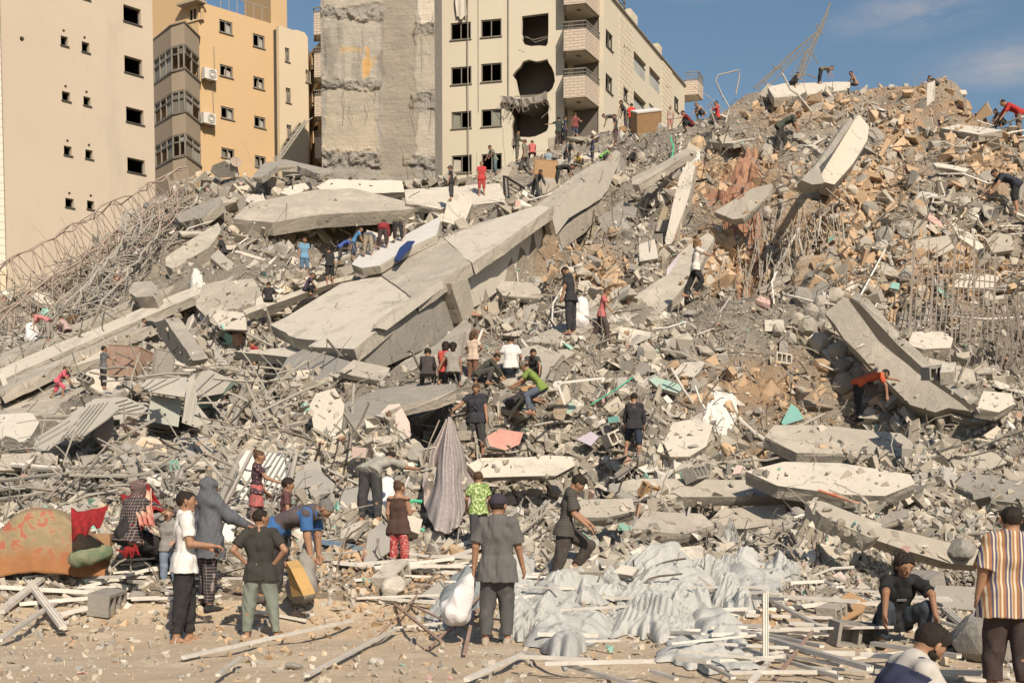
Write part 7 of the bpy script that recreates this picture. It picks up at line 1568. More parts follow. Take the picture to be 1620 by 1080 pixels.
# -- railing, dish, antenna, door panel, boxes
rr = root('stair_railing', P(815, 318, 52.6), 'black iron stair railing standing loose on the crest', 'railing')
def rl_(u0, v0, u1, v1, r, n, d0=52.6, d1=52.6):
    k = MB(); k.tube([P(u0, v0, d0), P(u1, v1, d1)], r, 4); k.build(n, M['rail'], rr)
rl_(797, 278, 800, 335, .05, 'post'); rl_(803, 284, 806, 330, .03, 'post'); rl_(824, 293, 823, 322, .05, 'post'); rl_(836, 300, 834, 328, .03, 'post'); rl_(799, 279, 838, 303, .05, 'handrail')
for i in range(6): rl_(804, 291+i*7, 824, 303+i*6, .022, 'rail')
ds = root('satellite_dish', P(373, 268, 58.5), 'rusty round satellite dish leaning behind the upright slab piece', 'satellite dish')
c = P(373, 257, 58.5); k = MB(); nn = Vector((.35, -.85, .3)).normalized(); X_ = nn.cross(Vector((0, 0, 1))).normalized(); Y_ = X_.cross(nn)
for ri in range(5):
    for a in range(18): k.v.append(c+(X_*math.cos(a*math.pi/9)+Y_*math.sin(a*math.pi/9))*(.26*(ri+.15)/4.15*1.0)+nn*(.06*(ri/4)**2))
for ri in range(4):
    for a in range(18): k.f.append((ri*18+a, ri*18+(a+1) % 18, (ri+1)*18+(a+1) % 18, (ri+1)*18+a))
k.f.append(tuple(range(18))); b_ = len(k.v); k.v += [v_-nn*.02 for v_ in k.v[:90]]; k.f += [tuple(i+b_ for i in f[::-1]) for f in list(k.f)]
k.build('dish', M['rust_pale'], ds); k = MB(); k.tube([c-nn*.03, P(371, 272, 58.6)], .03, 5); k.build('mount', M['steel_pale'], ds); k = MB(); k.tube([c-Y_*.25, c+nn*.3], .012, 4); k.build('feed_arm', M['steel_pale'], ds)
an = root('antenna_pole', P(440, 250, 63), 'leaning antenna pole with cross bars in front of the ochre building', 'antenna')
k = MB(); k.tube([P(437, 254, 63), P(483, 190, 63)], .05, 5); k.tube([P(442, 254, 63), P(486, 192, 63)], .04, 5); k.build('pole', M['steel_pale'], an)
for i in range(9):
    t = .12+i*.1; p = P(437, 254, 63).lerp(P(484, 191, 63), t); d = Vector((.5, .1, .38))*random.uniform(.4, 1.0); k = MB(); k.tube([p-d, p+d], .022, 4); k.build('cross_bar', M['steel_pale'], an)
def boxobj(name, u, v, sx, sy, sz, rz, mat, label, cat, tilt=(0, 0), D=None, extras=None):
    p = G(u, v) if D is None else P(u, v, D); rt_ = root(name, p, label, cat, rz=0); Rm = Matrix.Rotation(rz, 3, 'Z') @ Matrix.Rotation(tilt[0], 3, 'X') @ Matrix.Rotation(tilt[1], 3, 'Y')
    X_, Y_, Z_ = Rm.col[0].copy(), Rm.col[1].copy(), Rm.col[2].copy(); k = MB(); c = p+Vector((0, 0, sz*.48)); k.box(c, sx, sy, sz, X_, Y_, Z_); b = k.build('body', mat, rt_)
    k = MB()
    for a in (-1, 1):
        for e in (-1, 1):
            k.bar(c+X_*a*sx/2+Y_*e*sy/2-Z_*sz/2, c+X_*a*sx/2+Y_*e*sy/2+Z_*sz/2, .035); k.bar(c+X_*a*sx/2-Y_*sy/2+Z_*e*sz/2, c+X_*a*sx/2+Y_*sy/2+Z_*e*sz/2, .033); k.bar(c-X_*sx/2+Y_*a*sy/2+Z_*e*sz/2, c+X_*sx/2+Y_*a*sy/2+Z_*e*sz/2, .031)
    k.build('edge_frame', mat, rt_)
    return rt_, c, X_, Y_, Z_
r_, c, X_, Y_, Z_ = boxobj('metal_box', 206, 600, 1.15, .8, .9, R(-25), M['rust'], 'rusty brown metal cabinet lying on the slabs beside the boy in grey', 'cabinet', (R(-12), R(6)))
k = MB(); k.tube([c-Y_*.41-X_*.2+Z_*.1, c-Y_*.5-X_*.2, c-Y_*.41-X_*.2-Z_*.12], .02, 5); k.build('handle', M['steel_pale'], r_)
boxobj('metal_box', 258, 608, .5, .5, .95, R(20), M['concrete_grey'], 'narrow grey upright box right of the rusty cabinet', 'box', (R(5), R(8)))
boxobj('door_panel', 863, 297, .95, .12, 1.15, R(8), M['wood'], 'reddish brown door panel standing behind the boy in the dark jacket', 'door panel', (R(-8), R(4)))
r_, c, X_, Y_, Z_ = boxobj('cupboard', 1022, 204, 1.15, .6, .85, R(24), M['wood'], 'tilted cupboard with a white top and brown side on the crest', 'cupboard', (R(22), R(-12)))
k = MB(); k.box(c+Z_*.46, 1.2, .64, .05, X_, Y_, Z_); k.build('top_board', M['white'], r_)
boxobj('brick_pile', 985, 186, .3, .2, .2, 0, M['wood'], 'small brown block beside the figures on the skyline', 'block')
# -- hollow concrete blocks
def hollow(u, v, s, rz, tx, ty, lab, grp='hollow concrete blocks lying about', holes=3, up=None):
    p = G(u, v); L, W_, H_ = .4*s, .2*s, .2*s; Rm = Matrix.Rotation(rz, 3, 'Z') @ Matrix.Rotation(tx, 3, 'X') @ Matrix.Rotation(ty, 3, 'Y'); X_, Y_, Z_ = Rm.col[0].copy(), Rm.col[1].copy(), Rm.col[2].copy()
    c = p+Vector((0, 0, .09*s)); k = MB(); t = .03*s
    for e in (-1, 1): k.box(c+Z_*e*(H_/2-t/2), L, W_, t, X_, Y_, Z_)
    for i in range(holes+1): k.box(c+X_*(-L/2+t/2+(L-t)*i/holes), t, W_*.995, H_-2*t, X_, Y_, Z_)
    k.box(c+Y_*W_*.35, L-2*t, t, H_-2*t, X_, Y_, Z_)
    o = k.build('hollow_block', random.choice([C_, CGy, PC]), None); tag(o, lab, 'concrete block', grp)
hollow(1352, 1020, 1.35, R(12), R(4), R(6), 'large hollow concrete block lying in front of the crouching man in black', holes=2)
for u, v, l in [(1343,868,'hollow block below the left angled beam'),(643,850,'hollow block right of the girl in brown'),(170,968,'hollow block end lying on the profiles at lower left'),(1405,800,'hollow block row beside the right angled beam'),(1345,655,'hollow block at the feet of the boy in orange'),(1320,985,'hollow block behind the large one'),(1455,940,'hollow block left of the grey block row'),(1480,598,'hollow block beside the heavy column beam'),(1500,600,'second hollow block beside the heavy column beam'),(870,700,'hollow block left of the tilted cream slab'),(975,700,'hollow block below the boy in black shorts'),(1390,600,'hollow block near the column beam hole'),(1235,575,'hollow block on the stony slope'),(340,632,'hollow block near the bent sheets'),(135,605,'stacked block beside the girl in pink'),(120,612,'lower stacked block beside the girl in pink'),(1555,795,'hollow block at the right edge'),(1430,800,'hollow block under the grey right slab'),(620,930,'pale block standing on the dirt'),(1100,760,'hollow block above the long beam'),(960,690,'hollow block in the coloured debris')]:
    hollow(u, v, random.uniform(1.0, 1.5) if v > 600 else 1.3, random.uniform(0, 3), random.uniform(-.5, .5), random.uniform(-.5, .5), l)
# -- pale stone blocks on the dirt
def stone(u, v, px_, col_, lab, seed, sq=(1, .9, .8), cat='stone block', D=None, mat=None, name='stone_block', det=3, amp=.16, sub_=3):
    p = G(u, v) if D is None else P(u, v, D); s = px_*p.y/F; bm = bmesh.new(); bmesh.ops.create_icosphere(bm, subdivisions=sub_, radius=.5)
    r_ = np.random.RandomState(seed); pl_ = r_.normal(size=(9, 3)); pl_ /= np.linalg.norm(pl_, axis=1)[:, None]; dd_ = r_.uniform(.33, .46, 9); o3 = r_.rand(3)*9
    for v_ in bm.verts:
        c = np.array(v_.co)
        for n_, d_ in zip(pl_, dd_):
            e = c@n_-d_
            if e > 0: c = c-n_*e*.92
        f_ = amp*(float(vnoise(c[0]*4+o3[0], c[1]*4+c[2]*3+o3[1]))+.5*float(vnoise(c[0]*9+o3[0], c[1]*9+c[2]*8+o3[2])))
        v_.co = Vector(c*(1+f_))*s; v_.co.x *= sq[0]; v_.co.y *= sq[1]; v_.co.z *= sq[2]
    me = bpy.data.meshes.new(name); bm.to_mesh(me); bm.free(); me.materials.append(mat or M['plaster_cream']); o = link_mesh(name, me, None, p+Vector((0, 0, s*sq[2]*.28))); o.rotation_euler = (r_.uniform(-.5, .5), r_.uniform(-.5, .5), r_.uniform(0, 3)); tag(o, lab, cat); return o
stone(622, 940, 44, None, 'pale squarish stone block on the dirt behind the grey tarpaulin', 3, (1, 1, .9))
stone(595, 1050, 26, None, 'small flat pale stone on the dirt at bottom centre', 4, (1.2, 1, .5)); stone(465, 1058, 30, None, 'grey flat stone on the dirt below the barefoot boy', 5, (1.2, 1, .5), mat=CGy)
stone(490, 978, 20, None, 'small pale stone beside the profile on the dirt', 6, (1.2, .8, .6)); stone(272, 962, 22, None, 'rounded pale stone behind the man in the white shirt', 7)
stone(218, 950, 30, None, 'grey stone on the ends of the profiles at lower left', 8, mat=CGy); stone(1560, 1040, 130, None, 'big dark grey boulder beside the striped shirt man', 9, (1.2, 1, .8), mat=CGy); stone(1500, 1020, 60, None, 'tan stone between the boulder and the crouching man', 10, (1.4, 1, .6), mat=M['sand'])
stone(1520, 880, 50, None, 'rounded grey stone in the shade behind the crouching man', 12, mat=CGy)
for i, (u, v, px_) in enumerate([(1285,505,36),(1275,530,44),(1295,552,40),(1262,515,30),(1310,530,34),(1325,565,38),(1330,590,40),(1345,560,30),(1300,490,34),(1270,480,40),(1320,480,40),(1250,545,30),(1232,530,28),(1355,600,34),(1335,620,46),(1300,505,28),(1240,310,34),(1262,330,36),(1243,348,34),(1280,320,30),(1362,300,34),(1375,345,40),(1368,398,34),(1390,402,30),(1400,385,40),(1430,370,30),(1435,445,34),(1240,330,26),(1215,345,26),(1255,302,28)]):
    stone(u, v, px_*.85, None, uniq('rounded grey concrete boulder', u, v), 30+i, (1, .9, 1.1), 'boulder', mat=random.choice([CGy, C_, C_]), name='concrete_boulder', sub_=2)
for i, (u, v, px_, sq, lab) in enumerate([(1295,345,110,(1,.7,1.3),'tall mass of orange earth below the bright leaning slab'),(1330,405,120,(1.1,.7,.9),'bulging orange earth mass carrying a teal tile piece'),(1390,288,80,(1.2,.7,.7),'orange earth lump right of the bright leaning slab'),(1238,290,60,(1,.8,1.2),'brown rounded earth lump left of the bright leaning slab'),(1270,185,50,(1.6,.8,.7),'sandy lump behind the bent boy in dark green'),(1140,262,46,(1,.8,1),'orange lump above the brown blanket'),(1075,290,0,(1,1,1),''),(1115,310,50,(.8,.7,1.1),'orange stained lump left of the brown blanket'),(1250,620,60,(1.8,.9,.5),'orange soil patch heap on the middle right slope'),(1260,390,60,(.8,.7,1.2),'ochre earth lump in the cleft'),(915,435,40,(1,.8,1.2),'orange stained stone beside the man with the sack'),(940,395,36,(1,.8,1),'orange stained stone above the man with the sack')]):
    if px_:
        o = stone(u, v, px_*.92, None, lab, 80+i, (sq[0]*1.25, sq[1]*.8, sq[2]*.8), 'earth mass', mat=M['sand'], name='earth_mass', sub_=5, amp=.75); o.location += Vector((0, px_*.1*.02, -px_*.34*.02)); o.rotation_euler = (0, 0, random.uniform(-.3, .3))
# -- crumpled cloth and tarpaulins
def crumple(name, poly_, hgt, mat, label, cat, seed, n=80, fr=2.2, lift=.03, amp=.5, group=None, sharp=1.0, thick=True):
    """a heap of cloth lying on the ground inside an outline: real folds, edges down on the ground"""
    W3 = [G(u, v) for u, v in poly_]; c = sum(W3, Vector())/len(W3); B = []
    m_ = len(W3); nth = int(n*2.2); nr = int(n*.62)
    for i in range(nth):        # closed smooth outline
        s_ = i/nth*m_; a = int(s_); t = s_-a; p0, p1, p2, p3 = (W3[(a+k-1) % m_] for k in range(4)); B.append(.5*((2*p1)+(p2-p0)*t+(2*p0-5*p1+4*p2-p3)*t*t+(3*p1-p0-3*p2+p3)*t**3))
    B = np.array(B); th = np.arange(nth)/nth*2*math.pi; wob = 1+.09*np.sin(th*5+seed)+.06*np.sin(th*11+seed*2)+.045*np.sin(th*19+seed*3); cc = np.array(c); rr_ = (np.arange(nr+1)/nr)[None, :]
    wq = 1+(wob[:, None]-1)*rr_**4; gx_ = cc[0]+(B[:, 0:1]-cc[0])*wq*rr_; gy_ = cc[1]+(B[:, 1:2]-cc[1])*wq*rr_
    w1, w2 = fbm(gx_, gy_, .9, 3, seed)*.9, fbm(gx_, gy_, .9, 3, seed+5)*.9; ca, sa_ = math.cos(seed*1.9), math.sin(seed*1.9)
    rx = (gx_*ca+gy_*sa_)+w1; ry = (-gx_*sa_+gy_*ca)*.3+w2
    tri = lambda t: np.abs(t-np.floor(t)-.5)*2
    o1, o2, o3 = (math.sin(seed*2.3+k_*1.1) for k_ in range(3)); c2_, s2_ = math.cos(seed+1.9), math.sin(seed+1.9); c3_, s3_ = math.cos(seed*2+.6), math.sin(seed*2+.6)
    rid = tri(rx*fr*.42+o1+w2*.7); r2_ = tri((gx_*c2_+gy_*s2_)*fr*.75+w1*1.6+o2); r3_ = tri((gx_*c3_+gy_*s3_)*fr*1.7+w2*2.2+o3); r4_ = tri((gx_*s3_-gy_*c2_)*fr*3.1+w1*3)
    m = np.clip(1-rr_**2.6, 0, 1)**.7+0*gx_
    z = height(gx_, gy_)+lift*(1-.6*rr_)+hgt*(m*(.18+.5*rid*r2_+.32*rid+.8*fbm(gx_, gy_, .7, 2, seed+3))+(.04+.96*m)*(.2*r3_+.1*r4_))
    z = np.maximum(z, height(gx_, gy_)+.012)
    V_ = np.stack([gx_+w1*m*hgt*.2, gy_-m*hgt*.12*rid, z], -1).reshape(-1, 3)-cc; ii, jj = np.meshgrid(np.arange(nth), np.arange(nr), indexing='ij'); i2 = (ii+1) % nth
    q = np.stack([ii*(nr+1)+jj, ii*(nr+1)+jj+1, i2*(nr+1)+jj+1, i2*(nr+1)+jj], -1).reshape(-1, 4)
    me = big_mesh(name, V_, q, mat, None, False); o = link_mesh(name, me, None, c)
    tag(o, label, cat, group); return o
M['tarp'] = mk('pale_grey_tarpaulin', (.44, .44, .415), (.36, .36, .34), scale=2.0, rough=.55, bump=.5, bscale=7, bdist=.06, stain=((.40, .385, .35), 2.0, .56, .6), spec=.4)
M['tarp_mid'] = mk('greyish_tarpaulin', (.38, .385, .37), (.46, .455, .43), scale=2.0, rough=.55, bump=.5, bscale=9, bdist=.05, spec=.4)
M['tarp_dark'] = mk('blue_grey_tarpaulin', (.19, .215, .225), (.26, .28, .28), scale=2.5, rough=.6, bump=.5, bscale=8, bdist=.05)
TG = 'crumpled pale tarpaulins in the foreground'
crumple('tarpaulin', [(838,1018),(846,985),(880,958),(930,958),(975,985),(972,1005),(940,1020),(915,1042),(870,1045)], .30, M['tarp'], 'large smooth pale tarpaulin bundle nearest the camera', 'tarpaulin', 1, 90, 1.6, amp=.3)
crumple('tarpaulin', [(965,1000),(968,940),(1000,912),(1050,930),(1085,950),(1095,985),(1060,1010),(1010,1012)], .34, M['tarp'], 'tall pleated pale tarpaulin heap right of the smooth bundle', 'tarpaulin', 2, 90, 3.0, amp=.5)
crumple('tarpaulin', [(830,955),(840,915),(880,885),(930,872),(985,880),(1005,905),(975,935),(920,955),(870,962)], .22, M['tarp'], 'pale tarpaulin under the foot of the boy stepping up', 'tarpaulin', 3, 90, 2.6, amp=.6)
crumple('tarpaulin', [(985,925),(1000,890),(1060,880),(1110,895),(1130,935),(1090,950),(1040,935)], .26, M['tarp'], 'pale tarpaulin behind the tall pleated heap', 'tarpaulin', 4, 80, 2.6, amp=.6)
crumple('tarpaulin', [(1135,905),(1180,885),(1250,890),(1255,920),(1220,945),(1150,940)], .2, M['tarp'], 'pale tarpaulin sheet spread below the rebar fringe', 'tarpaulin', 5, 70, 2.4, amp=.5)
crumple('tarpaulin', [(1085,990),(1095,960),(1140,965),(1185,1010),(1170,1035),(1120,1015)], .2, M['tarp'], 'pale tarpaulin trailing towards the white profiles', 'tarpaulin', 6, 70, 2.6, amp=.5)
crumple('tarpaulin', [(1045,1045),(1052,1015),(1100,1005),(1160,1030),(1190,1060),(1120,1065)], .2, M['tarp'], 'pale tarpaulin edge lying on the dirt at bottom centre right', 'tarpaulin', 7, 70, 2.6, amp=.5)
crumple('tarpaulin', [(1110,890),(1140,860),(1165,850),(1170,890),(1150,930),(1120,925)], .3, M['tarp'], 'narrow upright fold of tarpaulin behind the sheet', 'tarpaulin', 8, 60, 3, amp=.6)
crumple('tarpaulin', [(690,975),(705,930),(745,905),(770,925),(765,960),(720,985)], .3, M['tarp_dark'], 'dark blue grey tarpaulin left of the man in the grey shirt', 'tarpaulin', 9, 80, 2.2, amp=.5)
crumple('tarpaulin', [(790,1000),(800,960),(835,950),(850,980),(835,1010),(805,1015)], .3, M['tarp'], 'pale tarpaulin fold behind the legs of the man in the grey shirt', 'tarpaulin', 10, 70, 3, amp=.5)
crumple('tarpaulin', [(800,900),(830,885),(850,905),(835,940),(800,935)], .3, M['tarp'], 'pale tarpaulin flap right of the grey shirt', 'tarpaulin', 11, 60, 3, amp=.5)
crumple('plastic_sheet', [(670,985),(690,955),(715,962),(712,990),(690,1000)], .12, M['tarp'], 'small pale plastic sheet among sticks on the dirt', 'plastic sheet', 12, 40, 3)
crumple('plastic_sheet', [(1110,665),(1120,630),(1150,618),(1170,640),(1160,670),(1130,680)], .3, M['white'], 'white plastic sheet right of the boy in black shorts', 'plastic sheet', 13, 50, 2.4)
crumple('brown_blanket', [(1112,318),(1135,285),(1165,270),(1200,268),(1205,290),(1170,318),(1140,325)], .7, mk('brown_patterned_blanket', (.36, .22, .14), (.27, .13, .09), scale=3, rough=.95, bump=.3), 'brown patterned blanket draped on the upper slope', 'blanket', 14, 70, 1.8)
crumple('plastic_sheet', [(1075,240),(1090,228),(1110,230),(1105,250),(1085,255)], .3, M['white'], 'pale plastic sheet near the crouching pair on the crest', 'plastic sheet', 15, 30, 2.4)
crumple('cloth', [(1140,985),(1165,965),(1210,965),(1235,985),(1190,1000)], .2, mk('tan_cloth', (.40, .28, .17), scale=4, rough=.95, bump=.3), 'tan cloth among the white profiles', 'cloth', 16, 50, 3)
crumple('cloth', [(298,455),(305,443),(322,440),(326,455),(310,462)], .4, M['white'], 'small white cloth on the stepped slabs at left', 'cloth', 17, 30, 2.4)
crumple('blanket', [(1245,850),(1270,830),(1310,835),(1320,860),(1290,880),(1255,875)], .3, mk('grey_brown_cloth', (.30, .26, .2), scale=4, rough=.95, bump=.4), 'grey brown ragged cloth below the rebar fringe', 'blanket', 18, 50, 3)
crumple('dark_cloth', [(1100,815),(1115,795),(1130,800),(1128,825),(1110,835)], .3, mk('dark_red_cloth', (.18, .03, .03), (.5, .45, .4), scale=5, rough=.95, bump=.3), 'dark red and white cloth hanging under the long straight beam', 'cloth', 19, 40, 3)
for i in range(26):
    u = random.uniform(800, 1240); v = random.uniform(872, 1000)-.0*u; rw = random.uniform(22, 52); rh = rw*random.uniform(.35, .6); n_ = random.randint(5, 7)
    pts_ = [(u+rw*random.uniform(.5, 1.1)*math.cos(a*2*math.pi/n_), v+rh*random.uniform(.5, 1.1)*math.sin(a*2*math.pi/n_)) for a in range(n_)]
    crumple('tarpaulin_piece', pts_, random.uniform(.14, .34), random.choice([M['tarp'], M['tarp'], M['tarp_mid']]), uniq('torn crumpled tarpaulin piece', u, v), 'tarpaulin', 40+i, 34, 4.2, amp=.5, group='torn pieces of pale tarpaulin')
# cloth held up by the boy
hb = pk['W']('hdL') if pk['W']('hdL').x < pk['W']('hdR').x else pk['W']('hdR')
bot = [P(u, v, d) for u, v, d in [(u_, v_, Dt(u_, v_)-.55) for u_, v_ in [(664,752),(672,800),(690,838),(708,846),(728,832),(742,800),(750,760)]]]
nt_, ns_ = 60, 72; vs = []; 
for j in range(nt_+1):
    t = j/nt_
    for i in range(ns_+1):
        s = i/ns_*(len(bot)-1); a = min(int(s), len(bot)-2); b = bot[a].lerp(bot[a+1], s-a); q_ = hb.lerp(b, t**.9)
        sag = math.sin(math.pi*t)*.16; fold_ = (math.sin(i*.8+math.sin(t*5+i*.05)*1.6)+.5*math.sin(i*.53+2+t*3))*.10*(.35+t); w_ = 1+.35*math.sin(math.pi*min(1, t*1.1))
        q_ = q_+Vector(((i/ns_-.5)*.14*math.sin(math.pi*min(t*1.3, 1))+float(vnoise(i*.09, t*5))*.12*t, -fold_-.1*math.sin(math.pi*t), -sag)); vs.append(q_)
fs = [(j*(ns_+1)+i, j*(ns_+1)+i+1, (j+1)*(ns_+1)+i+1, (j+1)*(ns_+1)+i) for j in range(nt_) for i in range(ns_)]
cm = mk('patterned_curtain_fabric', (.40, .35, .33), (.27, .23, .225), scale=9, rough=.9, bump=.4, bscale=26, bdist=.02, stain=((.52, .46, .42), 13, .5, .7))
o = obj('curtain', vs, fs, cm, None, True); md = o.modifiers.new('Solidify', 'SOLIDIFY'); md.thickness = .012; tag(o, 'patterned greyish curtain held up by the boy and hanging down to the rubble', 'curtain')
# -- blankets over the sofa at lower left
def draped(name, A_, B_, hgt, dep, mat, label, cat, seed, front=1.0, n=60, amp=.09, back=True, flo=None):
    """blanket over a long low shape from A to B: up the back, over the top, down the front"""
    A_, B_ = Vector(A_), Vector(B_); d = (B_-A_); L = d.length; d.normalize(); nf = Vector((d.y, -d.x, 0)); nf = nf if nf.y < 0 else -nf; vs = []; m_ = 44
    for i in range(n+1):
        s = i/n; e = min(s, 1-s); arch = min(1, e*7)**.5 if flo is None else flo(s)
        for j in range(m_+1):
            t = j/m_
            if t < .2: y = -dep*.5-.05+t*.2; z = t/.2
            elif t < .55: y = -dep*.5+(t-.2)/.35*dep; z = 1+.06*math.sin((t-.2)/.35*3)
            else: y = dep*.5+(t-.55)*.35*hgt; z = 1-(t-.55)/.45*front
            nz_ = float(vnoise(s*L*2.6+seed, t*3.1+seed))*1.3+float(vnoise(s*L*7+seed, t*5))*.5; fo = math.sin(s*L*7.5+seed+2*math.sin(t*3))*.5*(1 if t > .5 else .3)
            zz0 = hgt*arch*z+nz_*amp*(.5+.5*(t > .15)); p = A_+d*(s*L)+nf*(y+fo*amp*.8+nz_*amp*.7); vs.append(Vector((p.x, p.y, A_.z+(B_.z-A_.z)*s+max(.02, zz0))))
    fs = [(i*(m_+1)+j, (i+1)*(m_+1)+j, (i+1)*(m_+1)+j+1, i*(m_+1)+j+1) for i in range(n) for j in range(m_)]
    o = obj(name, vs, fs, mat, None, True); md = o.modifiers.new('Solidify', 'SOLIDIFY'); md.thickness = .018; tag(o, label, cat); return o
def blanket_mat():
    m = mk('worn_floral_blanket', (.33, .155, .07), (.26, .12, .055), scale=5, rough=.97, bump=.4, bscale=30, bdist=.02); t = m.node_tree; N = t.nodes.new; L = t.links.new; b = [n for n in t.nodes if n.type == 'BSDF_PRINCIPLED'][0]; c0 = b.inputs['Base Color'].links[0].from_socket
    tc = N('ShaderNodeTexCoord'); sp = N('ShaderNodeSeparateXYZ'); L(tc.outputs['Object'], sp.inputs[0]); n1 = N('ShaderNodeTexNoise'); n1.inputs['Scale'].default_value = 1.6; L(tc.outputs['Object'], n1.inputs[0])
    ad = N('ShaderNodeMath'); ad.operation = 'MULTIPLY_ADD'; L(n1.outputs[0], ad.inputs[0]); ad.inputs[1].default_value = .5; L(sp.outputs[2], ad.inputs[2]); r = N('ShaderNodeMapRange'); L(ad.outputs[0], r.inputs[0]); r.inputs[1].default_value = .60; r.inputs[2].default_value = .80
    n2 = N('ShaderNodeTexNoise'); n2.inputs['Scale'].default_value = 4.5; n2.inputs['Distortion'].default_value = 1.5; L(tc.outputs['Object'], n2.inputs[0]); cr = N('ShaderNodeValToRGB'); L(n2.outputs[0], cr.inputs[0]); e = cr.color_ramp.elements; e[0].position = .40; e[0].color = (.25, .20, .12, 1); e[1].position = .58; e[1].color = (.34, .12, .08, 1); x = e.new(.5); x.color = (.30, .23, .14, 1)
    mx = N('ShaderNodeMixRGB'); L(r.outputs[0], mx.inputs[0]); L(c0, mx.inputs[1]); L(cr.outputs[0], mx.inputs[2]); L(mx.outputs[0], b.inputs['Base Color']); return m
sa, sb = P(-8, 905, 17.6), P(168, 893, 17.9); sa.z = .42; sb.z = .45
sofa = root('wrecked_sofa', (sa+sb)/2, 'wrecked sofa frame almost hidden under the orange floral blanket', 'sofa')
k = MB(); k.box((sa+sb)/2+Vector((0, .35, .22)), (sb-sa).length*.92, .75, .36); k.build('seat', M['wood'], sofa); k = MB(); k.box((sa+sb)/2+Vector((0, .62, .5)), (sb-sa).length*.9, .2, .36); k.build('backrest', M['wood'], sofa)
for e in (.08, .92):
    k = MB(); k.box(sa.lerp(sb, e)+Vector((0, .1, -.02)), .12, .1, .3); k.build('leg', M['wood'], sofa)
draped('floral_blanket', sa+Vector((0, .15, 0)), sb+Vector((0, .15, 0)), 1.08, .8, blanket_mat(), 'worn orange blanket with red floral print draped over the wrecked sofa', 'blanket', 2, .82, amp=.07, flo=lambda s: (math.sin(math.pi*min(1, .13+s*.80))**.55)*(1-.2*s))
RB = mk('red_blanket_fabric', (.25, .025, .025), (.24, .015, .018), scale=4, rough=.97, bump=.3); FB = mk('cream_red_floral_fabric', (.58, .46, .33), (.42, .04, .045), scale=3.2, rough=.95, bump=.3)
def hang(name, pts_, mat, label, cat, folds=5, amp=.05, n=30):
    """cloth patch through four world corners (top left, top right, bottom right, bottom left) with vertical folds"""
    a, b, c, d = pts_; vs = []
    nrm = (b-a).cross(d-a).normalized(); nrm = nrm if nrm.y < 0 else -nrm
    for j in range(n+1):
        t = j/n
        for i in range(n+1):
            s = i/n; p = a.lerp(b, s).lerp(d.lerp(c, s), t); w_ = math.sin(s*folds*2*math.pi+math.sin(t*5)*.8)*amp*(.3+t)+float(vnoise(s*6+len(label), t*6))*amp*2; vs.append(p+nrm*w_+Vector((0, 0, -math.sin(s*math.pi)*amp*1.2*(1-t))))
    o = obj(name, vs, [(j*(n+1)+i, j*(n+1)+i+1, (j+1)*(n+1)+i+1, (j+1)*(n+1)+i) for j in range(n) for i in range(n)], mat, None, True); md = o.modifiers.new('Solidify', 'SOLIDIFY'); md.thickness = .014; tag(o, label, cat); return o
hang('red_blanket', [P(112, 806, 17.25), P(172, 800, 17.5), P(160, 830, 16.95), P(116, 850, 16.9)], RB, 'plain red blanket lying over the right end of the orange blanket', 'blanket', 2, .04)
hang('red_blanket', [P(190, 780, 18.3), P(236, 768, 18.2), P(256, 800, 17.6), P(206, 840, 17.5)], RB, 'red blanket pulled up behind the seated woman', 'blanket', 3, .05)
hang('floral_sheet', [P(208, 772, 18.0), P(240, 772, 17.9), P(243, 830, 17.3), P(222, 835, 17.35)], FB, 'cream sheet with red flowers hanging beside the seated woman', 'sheet', 3, .04)
hang('red_blanket', [P(182, 868, 17.2), P(215, 862, 17.3), P(222, 876, 16.9), P(200, 880, 16.9)], RB, 'red blanket corner under the foot of the seated woman', 'blanket', 2, .03)
k = Field([pr(P(120, 884, 17.2), P(168, 872, 17.4), .12, .10, k=.05)], .02); k.folds(.02, 14, 4); v_, q_ = k.mesh(); GP = mk('green_patterned_fabric', (.24, .23, .15), (.09, .14, .08), scale=8, rough=.95, bump=.3)
c = v_.mean(0); o = link_mesh('cushion', big_mesh('cushion', v_-c, q_, GP, None, True), None, Vector(c)); tag(o, 'green and beige patterned bolster cushion under the orange blanket', 'cushion')
# -- sacks and bags
def sack(cu, cd, r0, r1, mat, label, seed, cat='sack', name='sack', h=.018):
    cu, cd = np.array(cu), np.array(cd); f = Field([pr(cu, cu*.8+cd*.2, .035, r0*.5, k=.05), pr(cu*.7+cd*.3, cd, r0, r1, k=.06)], h, .05); f.folds(.02, 11, seed); v_, q_ = f.mesh(); c = v_.mean(0); o = link_mesh(name, big_mesh(name, v_-c, q_, mat, None, True), None, Vector(c)); tag(o, label, cat); return o
SW = mk('white_sack_cloth', (.66, .64, .64), (.56, .54, .54), scale=4, rough=.85, bump=.5, bscale=16, bdist=.03)
hp_ = pc['W']('hdL'); hd2 = hp_+Vector((-.22, -.05, -.62)); sack(hp_, hp_+Vector((-.20, .05, -.42)), .09, .19, SW, 'bulging white sack hanging from the hand of the man in the grey tee', 1)
sack(P(920, 470, 32.7), P(918, 507, 32.6), .2, .24, SW, 'full white sack beside the man looking down on the slope', 2)
sack(P(476, 405, 48), P(473, 425, 48), .14, .2, SW, 'white plastic bag right of the boy in light blue', 3, 'bag', 'bag'); sack(P(505, 410, 47.5), P(506, 428, 47.5), .12, .16, SW, 'white plastic bag held by the boy in black shorts', 4, 'bag', 'bag')
sack(P(612, 758, 22.6), P(610, 800, 22.2), .17, .22, SW, 'dusty white sack beside the boy reaching into the gap', 5); sack(P(915, 242, 61), P(912, 262, 61), .2, .26, SW, 'white bag among the diggers on the crest', 6, 'bag', 'bag')
sack(P(48, 512, 47), P(52, 535, 47), .2, .3, SW, 'white sack beside the person bending at far left', 7)
